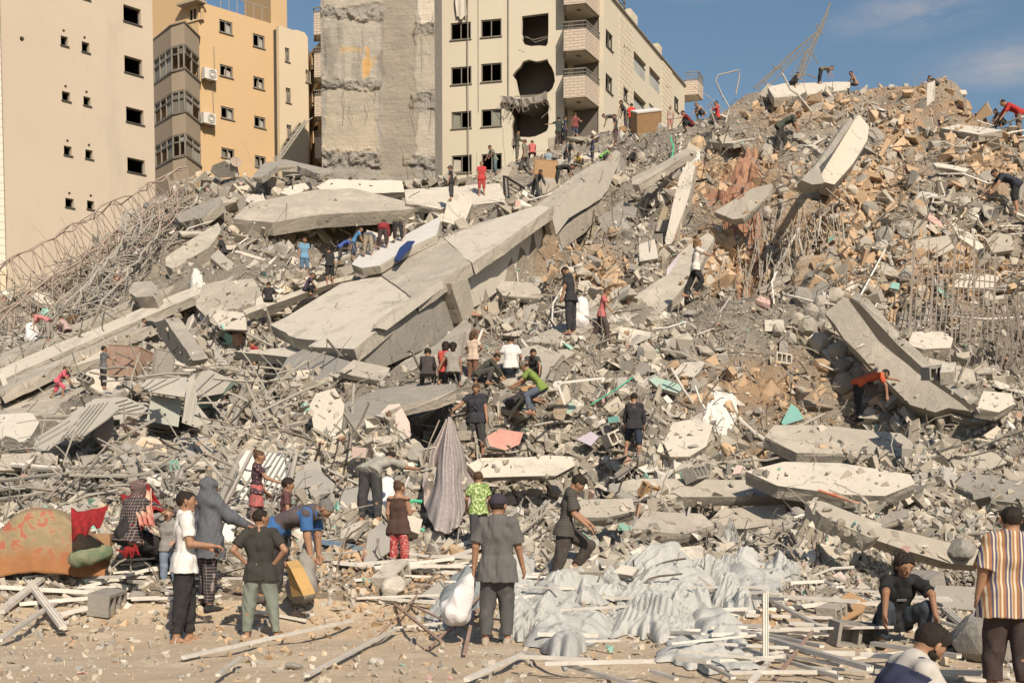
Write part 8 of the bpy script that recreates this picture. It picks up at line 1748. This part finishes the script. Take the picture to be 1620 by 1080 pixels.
sack(P(1575, 285, 40.4), P(1580, 315, 40.2), .25, .38, mk('brown_sack_cloth', (.30, .23, .16), scale=4, rough=.95, bump=.4), 'bulky brown sack carried on the right slope', 8)
sack(P(490, 850, 16.9), P(478, 930, 16.6), .08, .22, mk('grey_jacket_cloth', (.21, .20, .175), (.3, .28, .25), scale=4, rough=.9, bump=.5), 'grey green jacket hanging from the hands of the stooping old man', 9, 'jacket', 'jacket', .014)
sack(P(497, 842, 17.4), P(492, 862, 17.3), .06, .12, SW, 'white cloth under the head of the stooping old man', 10, 'cloth', 'cloth', .014)
def sheetbox(name, corners, thick, mat, label, cat):
    a, b, c, d = [Vector(x) for x in corners]; n_ = (b-a).cross(d-a).normalized()*thick; k = MB(); k.add([a, b, c, d, a+n_, b+n_, c+n_, d+n_], [(0, 3, 2, 1), (4, 5, 6, 7), (0, 1, 5, 4), (1, 2, 6, 5), (2, 3, 7, 6), (3, 0, 4, 7)]); return tag(k.build(name, mat), label, cat)
sheetbox('foam_board', [P(452, 888, 16.2), P(460, 900, 16.0), P(480, 942, 15.95), P(462, 944, 16.2)], .16, mk('yellow_foam', (.50, .32, .13), scale=6, rough=.9, bump=.2), 'wedge of yellow board standing by the feet of the stooping old man', 'board')
for J_, hn, lab in ((pw, 'hdL', 'black phone held by the man in the white polo shirt'), (pp, 'hdR', 'dark phone held by the man in the navy vest')):
    p = J_['W'](hn); k = MB(); k.box(p+Vector((.03, -.03, .03)), .09, .155, .012, Vector((.9, .3, .3)).normalized(), Vector((-.3, .9, .1)).normalized(), Vector((-.25, -.2, .94)).normalized()); tag(k.build('phone', M['rail']), lab, 'phone')
p = pb['W']('hdR')
# -- bent sheet metal of the middle left and its frames
def sheet(pts_, off, tilt, mat, lab, ribs=3, frame=True):
    pl = fit(pts_, off, tilt); o = slab('metal_sheet', pts_, pl, .035, mat, .025, .7, lab, 'metal sheet', edgemat=mat)
    if not o: return
    n = len(pts_); A0, A1, B1, B0 = pts_[0], pts_[n//2-1 if n > 4 else 1], pts_[n//2], pts_[-1]
    for i in range(ribs):
        t = (i+.5)/ribs; a = pl.off(.03).at(A0[0]+(B0[0]-A0[0])*t, A0[1]+(B0[1]-A0[1])*t); b = pl.off(.03).at(A1[0]+(B1[0]-A1[0])*t, A1[1]+(B1[1]-A1[1])*t); k = MB(); k.bar(a.lerp(b, .04), a.lerp(b, .96), .05, .04, up=pl.n); w_ = k.build('rib', mat, None); w_.parent = o; w_.location = w_.location-o.location
SH, SD = M['sheet'], M['sheet_dark']
for a in [([(425,620),(440,590),(455,565),(480,552),(520,562),(577,578),(560,590),(520,618),(480,612)], 1.2, (20,-10), SD, 'large grey felt covered roof sheet below the roof slab', 0),
 ([(95,692),(100,665),(140,640),(175,632),(190,645),(170,662),(130,690)], 1.0, (10,-15), SH, 'curved corrugated sheet at the left end of the scrap heap', 5),
 ([(110,655),(150,630),(200,628),(235,645),(215,662),(150,664)], .9, (10,10), SH, 'flat corrugated sheet left of the square panel', 4),
 ([(232,665),(240,624),(288,632),(282,675)], 1.2, (35,5), mk('pale_green_panel', (.42,.43,.38),(.35,.35,.31), scale=3, rough=.5, bump=.1), 'square pale green metal panel standing in the scrap heap', 0),
 ([(222,612),(232,600),(296,596),(292,628),(240,620)], 1.1, (15,0), SH, 'olive corrugated sheet above the square panel', 3),
 ([(300,620),(312,596),(330,584),(368,600),(352,622),(318,628)], 1.2, (20,10), SH, 'greenish crumpled sheet right of the square panel', 2),
 ([(288,668),(295,600),(308,590),(312,640),(335,668),(310,676)], 1.0, (30,-20), SH, 'bent vertical sheet in the middle of the scrap heap', 2),
 ([(148,690),(160,650),(180,648),(180,700),(160,706)], .9, (35,0), M['rust_pale'], 'rust stained white sheet in the scrap heap', 0),
 ([(205,712),(225,690),(258,695),(250,728),(220,728)], .8, (35,0), mk('rust_stained_enamel', (.6,.52,.42),(.45,.28,.15), scale=2.5, rough=.6, bump=.1), 'rust stained enamel sheet at the bottom of the scrap heap', 0),
 ([(60,690),(110,660),(118,675),(75,712),(50,712)], .8, (10,0), SH, 'dull sheet at the far left of the scrap heap', 2),
 ([(520,808),(545,775),(575,768),(600,790),(590,825),(550,830)], .6, (30,0), SD, 'dented dark sheet left of the girl in brown', 0),
 ([(575,890),(582,845),(605,822),(618,838),(616,872),(590,890)], .5, (30,0), SD, 'dark rounded metal drum piece by the girl in brown', 0),
 ([(358,795),(372,740),(390,712),(450,712),(452,760),(430,800)], .5, (40,0), M['white'], 'white enamel panel behind the girl in the flowered top', 0),
 ([(452,800),(470,745),(500,740),(530,765),(520,800)], .4, (30,0), SD, 'folded grey sheet right of the white panel', 1),
 ([(485,770),(480,735),(505,728),(512,760)], .7, (30,0), SH, 'small bent sheet above the folded grey sheet', 0),
 ([(660,945),(700,915),(704,930),(685,960)], .25, (40,20), SD, 'small dark metal sheet on the dirt', 0),
 ([(1305,980),(1312,955),(1345,935),(1372,950),(1366,966),(1330,985)], .3, (20,0), M['wood'], 'curved brown board left of the crouching man', 0),
 ([(340,875),(360,815),(372,820),(368,872)], .3, (40,0), M['white'], 'white board behind the boy in the black tee', 0),
 ([(1400,545+300),(1420,840),(1470,850),(1450,870)], .5, (20,0), M['white'], 'white sheet on top of the right angled beam', 0),
]:
    sheet(a[0], a[1], a[2], a[3], a[4], a[5])
# tubes of the scrap heap: each one a thing
def tube_thing(pu, r, mat, lab, cat='metal tube', lift=.35, group=None, name='metal_tube', n=6):
    ps_ = [P(u, v, Dt(u, v)-lift+random.uniform(-.12, .12)) for u, v in pu]; k = MB(); k.tube(ps_, r, n); o = k.build(name, mat); tag(o, lab, cat, group); return o
TL = [([(115,740),(240,735),(400,722),(405,720)], .05, 'long nearly level tube at the foot of the scrap heap'),([(115,725),(230,715),(330,705)], .05, 'long tube just above the lowest one of the scrap heap'),([(335,580),(420,592),(490,598)], .05, 'level tube crossing in front of the grey roof sheet'),([(365,615),(440,600),(530,560)], .045, 'tube slanting under the grey roof sheet'),([(395,615),(402,650),(425,690),(450,712)], .06, 'curved pipe hanging down in the scrap heap'),([(372,610),(385,560),(395,520)], .045, 'steep tube leading up to the roof slab'),([(355,520),(375,480),(430,545)], .045, 'pair of bars meeting above the dark hole'),([(370,640),(390,600),(365,690)], .08, 'thick leaning pipe in the scrap heap'),([(415,590),(416,650)], .05, 'upright post in the scrap heap'),([(140,590+20),(190,600),(235,580)], .05, 'tube below the rusty cabinet'),([(140,620),(170,598),(195,597)], .06, 'thick pipe by the rusty cabinet'),([(455,665),(470,720),(475,760)], .05, 'steep tube right of the scrap heap'),([(340,715),(350,735),(360,760)], .05, 'bent bar above the white panel'),([(430,690),(480,740),(560,795)], .05, 'bar slanting down to the dented sheet'),([(0,775),(130,755),(240,730),(330,700)], .05, 'long tube from the left edge up to the scrap heap'),([(0,790),(150,770),(300,748)], .05, 'long level tube at the left edge above the sofa'),([(0,760),(90,750),(200,752)], .045, 'thin tube at the left edge'),([(20,735),(100,742),(235,745)], .06, 'pale flat bar at left'),([(60,742),(160,745),(300,738),(360,740)], .06, 'ribbed long strip at left'),([(240,790),(330,770),(380,690)], .06, 'thick steep pole behind the veiled woman'),([(345,800),(380,722),(405,700)], .07, 'thick pole left of the girl in the flowered top')]
for pu, r, lab in TL: tube_thing(pu, r, random.choice([M['steel_pale'], M['alu'], M['steel_pale']]), lab, group='long metal tubes of the scrap heap')
TPT = {}
def rod(u0, u1, v0, v1, n, Lr, rr_, mats, name, cat, fmt, group, bent=.15, ang=None, lift=.25, skip=None):
    """many single rods sharing a few meshes"""
    for i in range(n):
        if 'scrap heap' in fmt: fmt = random.choice(['dusty grey', 'pale', 'dented', 'thin grey', 'crooked'])+' tube in the scrap heap {}'
        for _ in range(9):
            u = random.uniform(u0, u1); v = random.uniform(v0, v1)
            if not clean_mask(np.array([u]), np.array([v]))[0] and v > np.interp(u, _sx, _sy)+4: break
        key = (name, random.randint(0, 5)); 
        if key not in TPT:
            k = MB(); pts_ = [Vector((-.5, 0, 0)), Vector((-.15, random.uniform(-bent, bent), random.uniform(-bent, bent))), Vector((.2, random.uniform(-bent, bent), random.uniform(-bent, bent))), Vector((.5, random.uniform(-bent, bent)*2, 0))]; k.tube(pts_, rr_, 5)
            me = bpy.data.meshes.new(name); me.from_pydata([tuple(x) for x in k.v], [], k.f); me.materials.append(random.choice(mats)); me.update(); TPT[key] = me
        p = P(u, v, Dt(u, v)); L = random.uniform(*Lr)*p.y/F; o = link_mesh(name, TPT[key], None, p+Vector((0, -lift*random.random(), lift*random.random()))); o.scale = (L, L*.5+.22, L*.5+.22)
        a = random.uniform(*(ang or (-180, 180))); o.rotation_euler = (random.uniform(-3, 3), -R(random.gauss(0, 26)), R(a)); tag(o, uniq(fmt.replace(' {}', ''), u, v), cat, group)
rod(90, 590, 560, 800, 95, (50, 150), .028, [M['steel_pale'], M['sheet'], M['steel_pale'], M['rebar']], 'metal_tube', 'metal tube', random.choice(['dusty grey', 'pale', 'dented', 'thin grey', 'crooked'])+' tube in the scrap heap {}', 'short metal tubes of the scrap heap', .05, lift=.6)
rod(0, 560, 735, 900, 40, (50, 160), .025, [M['steel_pale'], M['alu']], 'metal_tube', 'metal tube', 'pale tube lying {}', 'tubes lying about at lower left', .02, (-30, 30), .25)
rod(560, 1620, 560, 930, 60, (40, 130), .03, [M['alu'], M['alu'], M['steel_pale']], 'white_pipe', 'pipe', 'thin whitish pipe or strip {}', 'whitish pipes and strips on the mound', .06, lift=.2)
rod(860, 1620, 170, 560, 70, (40, 110), .024, [M['steel_pale'], M['rebar'], M['alu']], 'steel_rod', 'steel rod', 'bent steel rod {}', 'steel rods on the upper right slope', .18, lift=.3)
rod(300, 900, 290, 560, 30, (30, 90), .024, [M['rebar'], M['steel_pale']], 'steel_rod', 'steel rod', 'bent steel rod {}', 'steel rods on the middle of the mound', .15, lift=.3)
# finer wires and rebar past the limits: one object
def wires(n, region, Lr, r, mat, name, curl=.5, lift=.5, down=0):
    k = MB(); i = 0
    uu_ = np.random.uniform(-60, 1700, n*3); vv_ = np.random.uniform(170, 940, n*3); dn = region(uu_, vv_); keep = (np.random.rand(n*3) < dn) & (vv_ > np.interp(uu_, _sx, _sy)); uu_, vv_ = uu_[keep][:n], vv_[keep][:n]; D_ = hit_np(uu_, vv_)
    for u, v, d in zip(uu_, vv_, D_):
        if d != d: continue
        p = P(u, v, d); L = random.uniform(*Lr)*d/F; q_ = p.copy(); t = Vector((random.gauss(0, 1), random.gauss(-.3, .5), random.gauss(.3-down, .7))).normalized(); pts_ = [q_]
        for s in range(5): t = (t+Vector((random.gauss(0, curl), random.gauss(0, curl*.5), random.gauss(-.12, curl)))*.6).normalized(); q_ = q_+t*L/5; pts_.append(q_)
        k.tube(pts_, max(r*random.uniform(.6, 1.3), .35*d/F), 3, False)
    o = k.build(name, mat, None); tag(o, kind='stuff')
def dw(u, v):
    d = .25+0*u; d += .8*np.exp(-(((u-1120)/200)**2+((v-330)/110)**2)); d += .9*np.exp(-(((u-1230)/120)**2+((v-420)/110)**2)); d += .6*np.exp(-(((u-1500)/130)**2+((v-430)/120)**2)); d += .7*np.exp(-(((u-430)/90)**2+((v-650)/100)**2)); d += .5*np.exp(-(((u-1250)/170)**2+((v-840)/50)**2)); d += .5*np.exp(-(((u-960)/60)**2+((v-230)/50)**2)); d += .5*np.exp(-(((u-130)/120)**2+((v-420)/80)**2)); d[clean_mask(u, v)] = 0; return np.clip(d, 0, 1)
wires(2600, dw, (18, 75), .012, M['wire'], 'wire_tangle')
wires(900, dw, (25, 100), .016, M['rebar'], 'rebar_tangle', .25)
wires(600, lambda u, v: np.where((u < 560) & (v > 560) & (v < 800), 1., 0.), (30, 120), .02, M['steel_pale'], 'scrap_tangle', .12)
# long hanging strands in the cleft
for i in range(44):
    u = random.uniform(1165, 1330); v = random.uniform(300, 400); L = random.uniform(50, 130); d = Dt(u, v)-.5; sw = random.uniform(-40, 40); ps_ = [P(u, v, d), P(u+sw*.3, v+L*.35, d-.6), P(u+sw*.7, v+L*.7, d-1.0), P(u+sw+random.uniform(-20, 20), v+L, d-1.3)]
    k = MB(); k.tube(ps_, .016, 4); tag(k.build('hanging_wire', random.choice([M['wire'], M['steel_pale']])), uniq('thin dusty wire hanging', u, v+L*.5), 'wire', 'wires hanging in the cleft of the mound')
for pts_, lab in [([(1222,470),(1226,425),(1245,395),(1265,360)], 'white cable looping up beside the cleft'),([(1226,440),(1240,465),(1290,478),(1320,482)], 'white cable lying along the foot of the cleft'),([(1262,372),(1275,420),(1310,470)], 'long cable hanging diagonally in the cleft'),([(1400,395),(1360,470),(1340,480)], 'cable curving over the column beam'),([(1500,500),(1560,505),(1640,500)], 'thick cable across the foot of the rebar grid'),([(870,560),(875,480),(900,440),(905,400)], 'cable on the slope left of the man with the sack'),([(1060,215),(1066,235),(1060,262),(1072,250)], 'green wire loop near the crest')]:
    k = MB(); k.tube([P(u, v, Dt(u, v)-.5) for u, v in pts_], .03, 5); tag(k.build('cable', M['green_pipe'] if 'green' in lab else M['alu']), lab, 'cable')
for dx in (0, 5, 9):
    k = MB(); k.tube([P(u+dx, v, Dt(u, v)-.45) for u, v in [(300,458),(292,470),(294,490),(310,510),(330,526),(348,540)]], .03, 5); tag(k.build('black_cable', M['rail']), 'black cable curving down the tilted grey slab, '+{0: 'leftmost', 5: 'middle one', 9: 'rightmost'}[dx], 'cable', 'black cables on the tilted grey slab')
# rebar grid
rg_ = root('rebar_grid', P(1500, 530, 33.5), 'standing grid of bare reinforcing bars on the right slope', 'rebar grid')
def gp(u, v): return P(u, v, 33.2-(v-480)*.012+(u-1500)*.002)
for i in range(17):
    u = 1444+i*8.2; k = MB(); k.tube([gp(u+random.uniform(-3, 3), 395+random.uniform(-25, 20)), gp(u-1, 450), gp(u-4, 500), gp(u-6+random.uniform(-4, 4), 540)], .017 if i % 4 else .035, 4); k.build('upright_bar', M['rebar'], rg_)
for i in range(9):
    v = 428+i*12; k = MB(); k.tube([gp(1440+random.uniform(-4, 4), v-4), gp(1500, v+random.uniform(-2, 2)), gp(1575+random.uniform(-20, 20), v+8)], .016, 4); k.build('cross_bar', M['rebar'], rg_)
for i in range(16):
    u = 1578+i*3.6; k = MB(); a = P(u, 480+random.uniform(-20, 20), 33.4); k.tube([a, a+Vector((random.uniform(-.2, .2), -.2, -1)), a+Vector((random.uniform(-.5, .3), -.3, -random.uniform(1.8, 2.6)))], .02, 4); tag(k.build('rebar_rod', M['rebar']), uniq(random.choice(['reinforcing bar hanging', 'bent reinforcing bar', 'thin bar drooping']), u, 480+i*3), 'steel rod', 'bars hanging right of the rebar grid')
# -- white window profiles of the foreground, each a thing
ZL = [(60,897,205,938,9,'profile crossing from the upper left of the lower left pile'),(0,938,210,950,9,'long level profile of the lower left pile'),(45,928,100,1008,11,'steep short profile standing on its corner at lower left'),(2,978,72,918,11,'broad slanting profile at the left edge'),(0,1022,90,958,8,'thin lowest slanting profile at the left edge'),(290,1048,557,995,7,'long thin profile lying on the open dirt'),(345,1082,382,1057,7,'short profile end at the bottom edge'),(486,1079,626,1006,7,'profile slanting up from the bottom edge'),(738,1092,829,1046,9,'left arm of the corner frame on the dirt'),(829,1046,1010,1098,8,'right arm of the corner frame on the dirt'),(130,938,262,902,7,'profile slanting right in the lower left pile'),(0,893,70,880,6,'profile end at the left edge above the pile'),(95,985,190,962,9,'short thick profile in front of the pile'),(210,905,330,885,6,'thin profile behind the man in white'),(390,972,484,988,6,'profile on the dirt right of the boy in jeans'),(530,900,724,920,9,'level profile below the girl in brown'),(640,905,760,860,7,'profile slanting up behind the white sack'),(660,912,770,872,7,'second profile slanting up behind the white sack'),(620,880,700,893,6,'thin profile right of the girl in brown'),
 (1206,952,1211,1054,9,'upright white profile right of the tarpaulins'),(1202,946,1312,1014,8,'profile slanting from the upright one down to the right'),(1140,985,1365,958,9,'long profile running behind the upright one'),(1300,926,1374,958,7,'profile above the curved brown board'),(1150,1000,1376,1078,11,'broad profile running to the bottom right'),(1190,1056,1270,1030,9,'short profile at the foot of the upright one'),(1188,1092,1215,1060,9,'short profile at the bottom edge'),(1468,950,1530,1002,11,'ribbed profile right of the crouching man'),(1464,985,1542,1014,7,'long white profile between crouching man and boulder'),(1185,1010,1300,1040,8,'profile under the broad one'),(1165,1030,1330,1085,8,'lowest long profile at bottom right'),(1215,1040,1330,1065,7,'profile between the two long ones'),(1090,1045,1160,1085,7,'profile end below the tarpaulin edge'),(1120,940,1235,955,7,'profile behind the trailing tarpaulin'),(985,835,1062,752,8,'white strip leaning on the long straight beam'),(895,835,955,905,6,'strip in front of the beam'),(960,840,1005,825,8,'bent white strip below the long straight beam'),(620,1000,700,1000,5,'dirty stick on the dirt'),(1030,1078,1070,1090,8,'profile end at the bottom edge near the corner frame'),(560,925,650,918,6,'flat strip beside the pale stone block')]
for u0, v0, u1, v1, w_, lab in ZL:
    a, b = G(u0, v0, .05+random.uniform(0, .05)), G(u1, v1, .05+random.uniform(0, .08))
    if u0 == 1206: a = b+Vector((0, .05, (v1-v0)*b.y/F)); 
    a.y, b.y = a.y, b.y; profile('window_profile', a, b, w_*(a.y+b.y)/2/F, M['alu'], 'dusty '+lab if 'white' in lab else 'white '+lab, 'window profile', 'white window profiles lying in the foreground')
for i in range(100):
    u = random.choice([random.uniform(-20, 320), random.uniform(820, 1150), random.uniform(1110, 1420), random.uniform(1110, 1420), random.uniform(560, 780)]); v = random.uniform(885, 960) if u < 800 else random.uniform(930, 1075)
    a = G(u, v, random.uniform(.02, .18)); an_ = random.gauss(0, .45) if u < 800 else random.gauss(-.35, .35); L = random.uniform(.35, 1.3); b = a+Vector((math.cos(an_), math.sin(an_), random.uniform(-.04, .1)))*L; profile('window_profile', a, b, random.uniform(.03, .07), M['alu'], uniq('short loose white profile', u, v), 'window profile', 'white window profiles lying in the foreground')
for u0, v0, u1, v1, w_, lab in [(1228,1078,1285,1020,6,'rusty steel flat at bottom right'),(625,960,700,1040,5,'brown stick on the dirt'),(680,1030,760,960,5,'brown stick leaning towards the man in grey'),(700,1010,770,975,6,'rusty bar in the stick pile'),(735,1040,750,985,6,'short rusty bar in the stick pile'),(640,955,700,1000,4,'thin brown stick lying on the dirt'),(590,1020,660,960,3,'thin dry stalk on the dirt'),(725,975,790,1000,5,'dark stick under the sack')]:
    a, b = G(u0, v0, .04), G(u1, v1, .16); k = MB(); w2 = w_*a.y/F; k.bar(a, b, w2, w2*.5); tag(k.build('stick', M['rust']), lab, 'stick')
profile('window_profile', G(497, 866, .1), G(578, 882, .12), .1, mk('blue_painted_metal', (.12,.25,.38),(.3,.33,.35), scale=4, rough=.6, bump=.1), 'dusty blue painted metal profile right of the stooping old man', 'metal profile')
# cage frame with bars before the white panel
fr_ = root('window_grille', G(405, 800), 'grey diagonal window grille leaning before the white panel', 'window grille')
A_, B_, C2, D2 = P(355, 800, 20.6), P(400, 712, 22.2), P(470, 716, 22.4), P(452, 800, 20.8)
for p, q_ in ((A_, B_), (B_, C2), (C2, D2), (D2, A_)): k = MB(); k.bar(p, q_, .05); k.build('frame_bar', M['steel_pale'], fr_)
for i in range(8):
    t = (i+1)/9; k = MB(); k.bar(A_.lerp(D2, t), B_.lerp(C2, min(1, t+.25)), .025); k.build('bar', M['sheet_dark'], fr_)
# ladder-like rack
ld = root('small_ladder', G(845, 850), 'small wooden ladder piece right of the man in the grey shirt', 'ladder')
a, b = P(825, 842, 20.6), P(868, 806, 21.6); o1 = Vector((.02, 0, .16))
for q_ in (Vector(), o1): k = MB(); k.bar(a+q_, b+q_, .03); k.build('rail', M['steel_pale'], ld)
for i in range(8): p = a.lerp(b, (i+.5)/8); k = MB(); k.bar(p, p+o1, .02); k.build('rung', M['steel_pale'], ld)
r_, c, X_, Y_, Z_ = boxobj('slatted_crate', 1027, 788, .28, .2, .26, R(20), M['wood'], 'small slatted crate hanging below the long straight beam', 'crate', (R(20), R(15)))
# coloured plaster and tile pieces
def patch(pts_, mat, lab, off=.45, th=.08, tilt=(20, 0), cat='tile piece', edge=None): return slab('plaster_piece', pts_, fit(pts_, off, tilt), th, mat, .02, .5, lab, cat)
def tile_mat():
    m = mk('teal_wall_tiles', (.19, .38, .33), (.15, .31, .28), scale=5, rough=.5, bump=0); return m
TM = tile_mat()
for pts_, mt, lab in [([(1236,668),(1252,638),(1262,645),(1272,662),(1240,672)], TM, 'teal tiled wall wedge on the middle right slope'),([(1026,600),(1036,596),(1072,606),(1080,614),(1072,622),(1040,612)], M['teal'], 'pale green painted plaster piece right of the children'),([(961,660),(978,657),(980,667),(963,669)], TM, 'small teal square near the boy in black shorts'),([(885,650),(905,634),(912,645),(900,655)], M['teal'], 'teal plaster piece right of the boy in green'),([(1308,390),(1312,374),(1328,374),(1327,388)], TM, 'teal tile piece stuck on the orange earth mass'),([(1407,455),(1412,446),(1424,448),(1422,458)], TM, 'small teal piece left of the rebar grid'),([(912,695),(935,682),(948,690),(935,705)], M['lilac'], 'lilac plaster piece right of the red floored slab'),([(1312,912),(1330,903),(1340,914),(1326,920)], M['pink'], 'rounded pink plaster piece near the profiles'),([(1158,750),(1165,735),(1176,736),(1172,748)], M['pink'], 'small pink plaster piece above the long beam'),([(300,640),(330,630),(368,600),(372,606),(336,642),(305,650)], M['teal'], 'teal painted strip in the scrap heap'),([(1030,829),(1035,812),(1062,815),(1066,830)], M['plaster_white'], 'square whitish plaster piece below the long beam'),([(205,615),(222,606),(224,618),(212,622)], M['sand'], 'small orange cloth like piece below the cabinet'),([(820,612),(860,606),(866,616),(830,620)], M['wood'], 'broken brown board beside the boy in white'),([(870,660),(885,628),(900,640),(892,665)], M['sand'], 'orange cream board behind the legs of the boy in green'),([(968,905),(985,893),(1010,897),(1000,910)], M['plaster_white'], 'pale plaster piece above the tarpaulins')]: patch(pts_, mt, lab)
# blue cloth on the white panel
o = slab('blue_cloth', [(623,411),(632,392),(645,381),(656,381),(650,390),(640,400),(630,412)], fit([(556,418),(690,345),(690,372),(590,424)], .93), .05, M['blue'], .02, .5, 'dark blue cloth lying over the smooth white wall panel', 'cloth', edgemat=M['blue'])
for pts_, lab in [([(640,795),(655,792),(668,793)], 'upper short green pipe beside the hanging curtain'),([(640,827),(655,831),(672,840),(688,851)], 'lower green pipe beside the hanging curtain')]:
    k = MB(); k.tube([P(u, v, 21.3) for u, v in pts_], .03, 6); tag(k.build('green_pipe', M['green_pipe']), lab, 'pipe')
k = MB(); k.tube([P(935, 640, 28.6), P(980, 612, 29.6), P(1010, 590, 30.2)], .014, 6); tag(k.build('green_pipe', M['green_pipe']), 'thin green pipe left of the pale green plaster', 'pipe')
fw2 = root('window_frame', P(890, 640, 28.4), 'white window frame lying open right of the boy in green', 'window frame')
for p, q_ in (((882,606),(956,598)), ((882,606),(894,640)), ((956,598),(952,604))): k = MB(); k.bar(P(*p, 28.4), P(*q_, 28.4), .07, .05); k.build('frame_bar', M['alu'], fw2)
k = MB(); k.tube([P(1295, 775, 22.3), P(1340, 790, 22), P(1385, 806, 21.7)], .03, 6); tag(k.build('orange_pipe', mk('orange_red_pipe', (.55,.14,.06), (.5,.35,.25), scale=4, rough=.6)), 'orange red pipe between the two big lower slabs', 'pipe')
# the round hole in the column beam and watch
wt = po['W']('wrR'); k = MB(); k.tube([wt+Vector((.04*math.cos(a*math.pi/6), .04*math.sin(a*math.pi/6), 0)) for a in range(13)], .009, 5); tag(k.build('watch', M['steel_pale']), 'metal wrist watch on the arm of the stooping old man', 'watch')
# dry straw on the dirt
k = MB()
for i in range(900):
    u = random.gauss(690, 110); v = random.uniform(905, 1010)
    if not 500 < u < 900: continue
    d = Dt(u, v); p = P(u, v, d); a = random.uniform(0, 6.3); L = random.uniform(.04, .16); q_ = Vector((math.cos(a), math.sin(a), random.uniform(0, .4)))*L; k.tube([p, p+q_], .0035, 3, False)
tag(k.build('straw', mk('dry_straw', (.45, .30, .14), scale=3, rough=.9, bump=0)), kind='stuff')
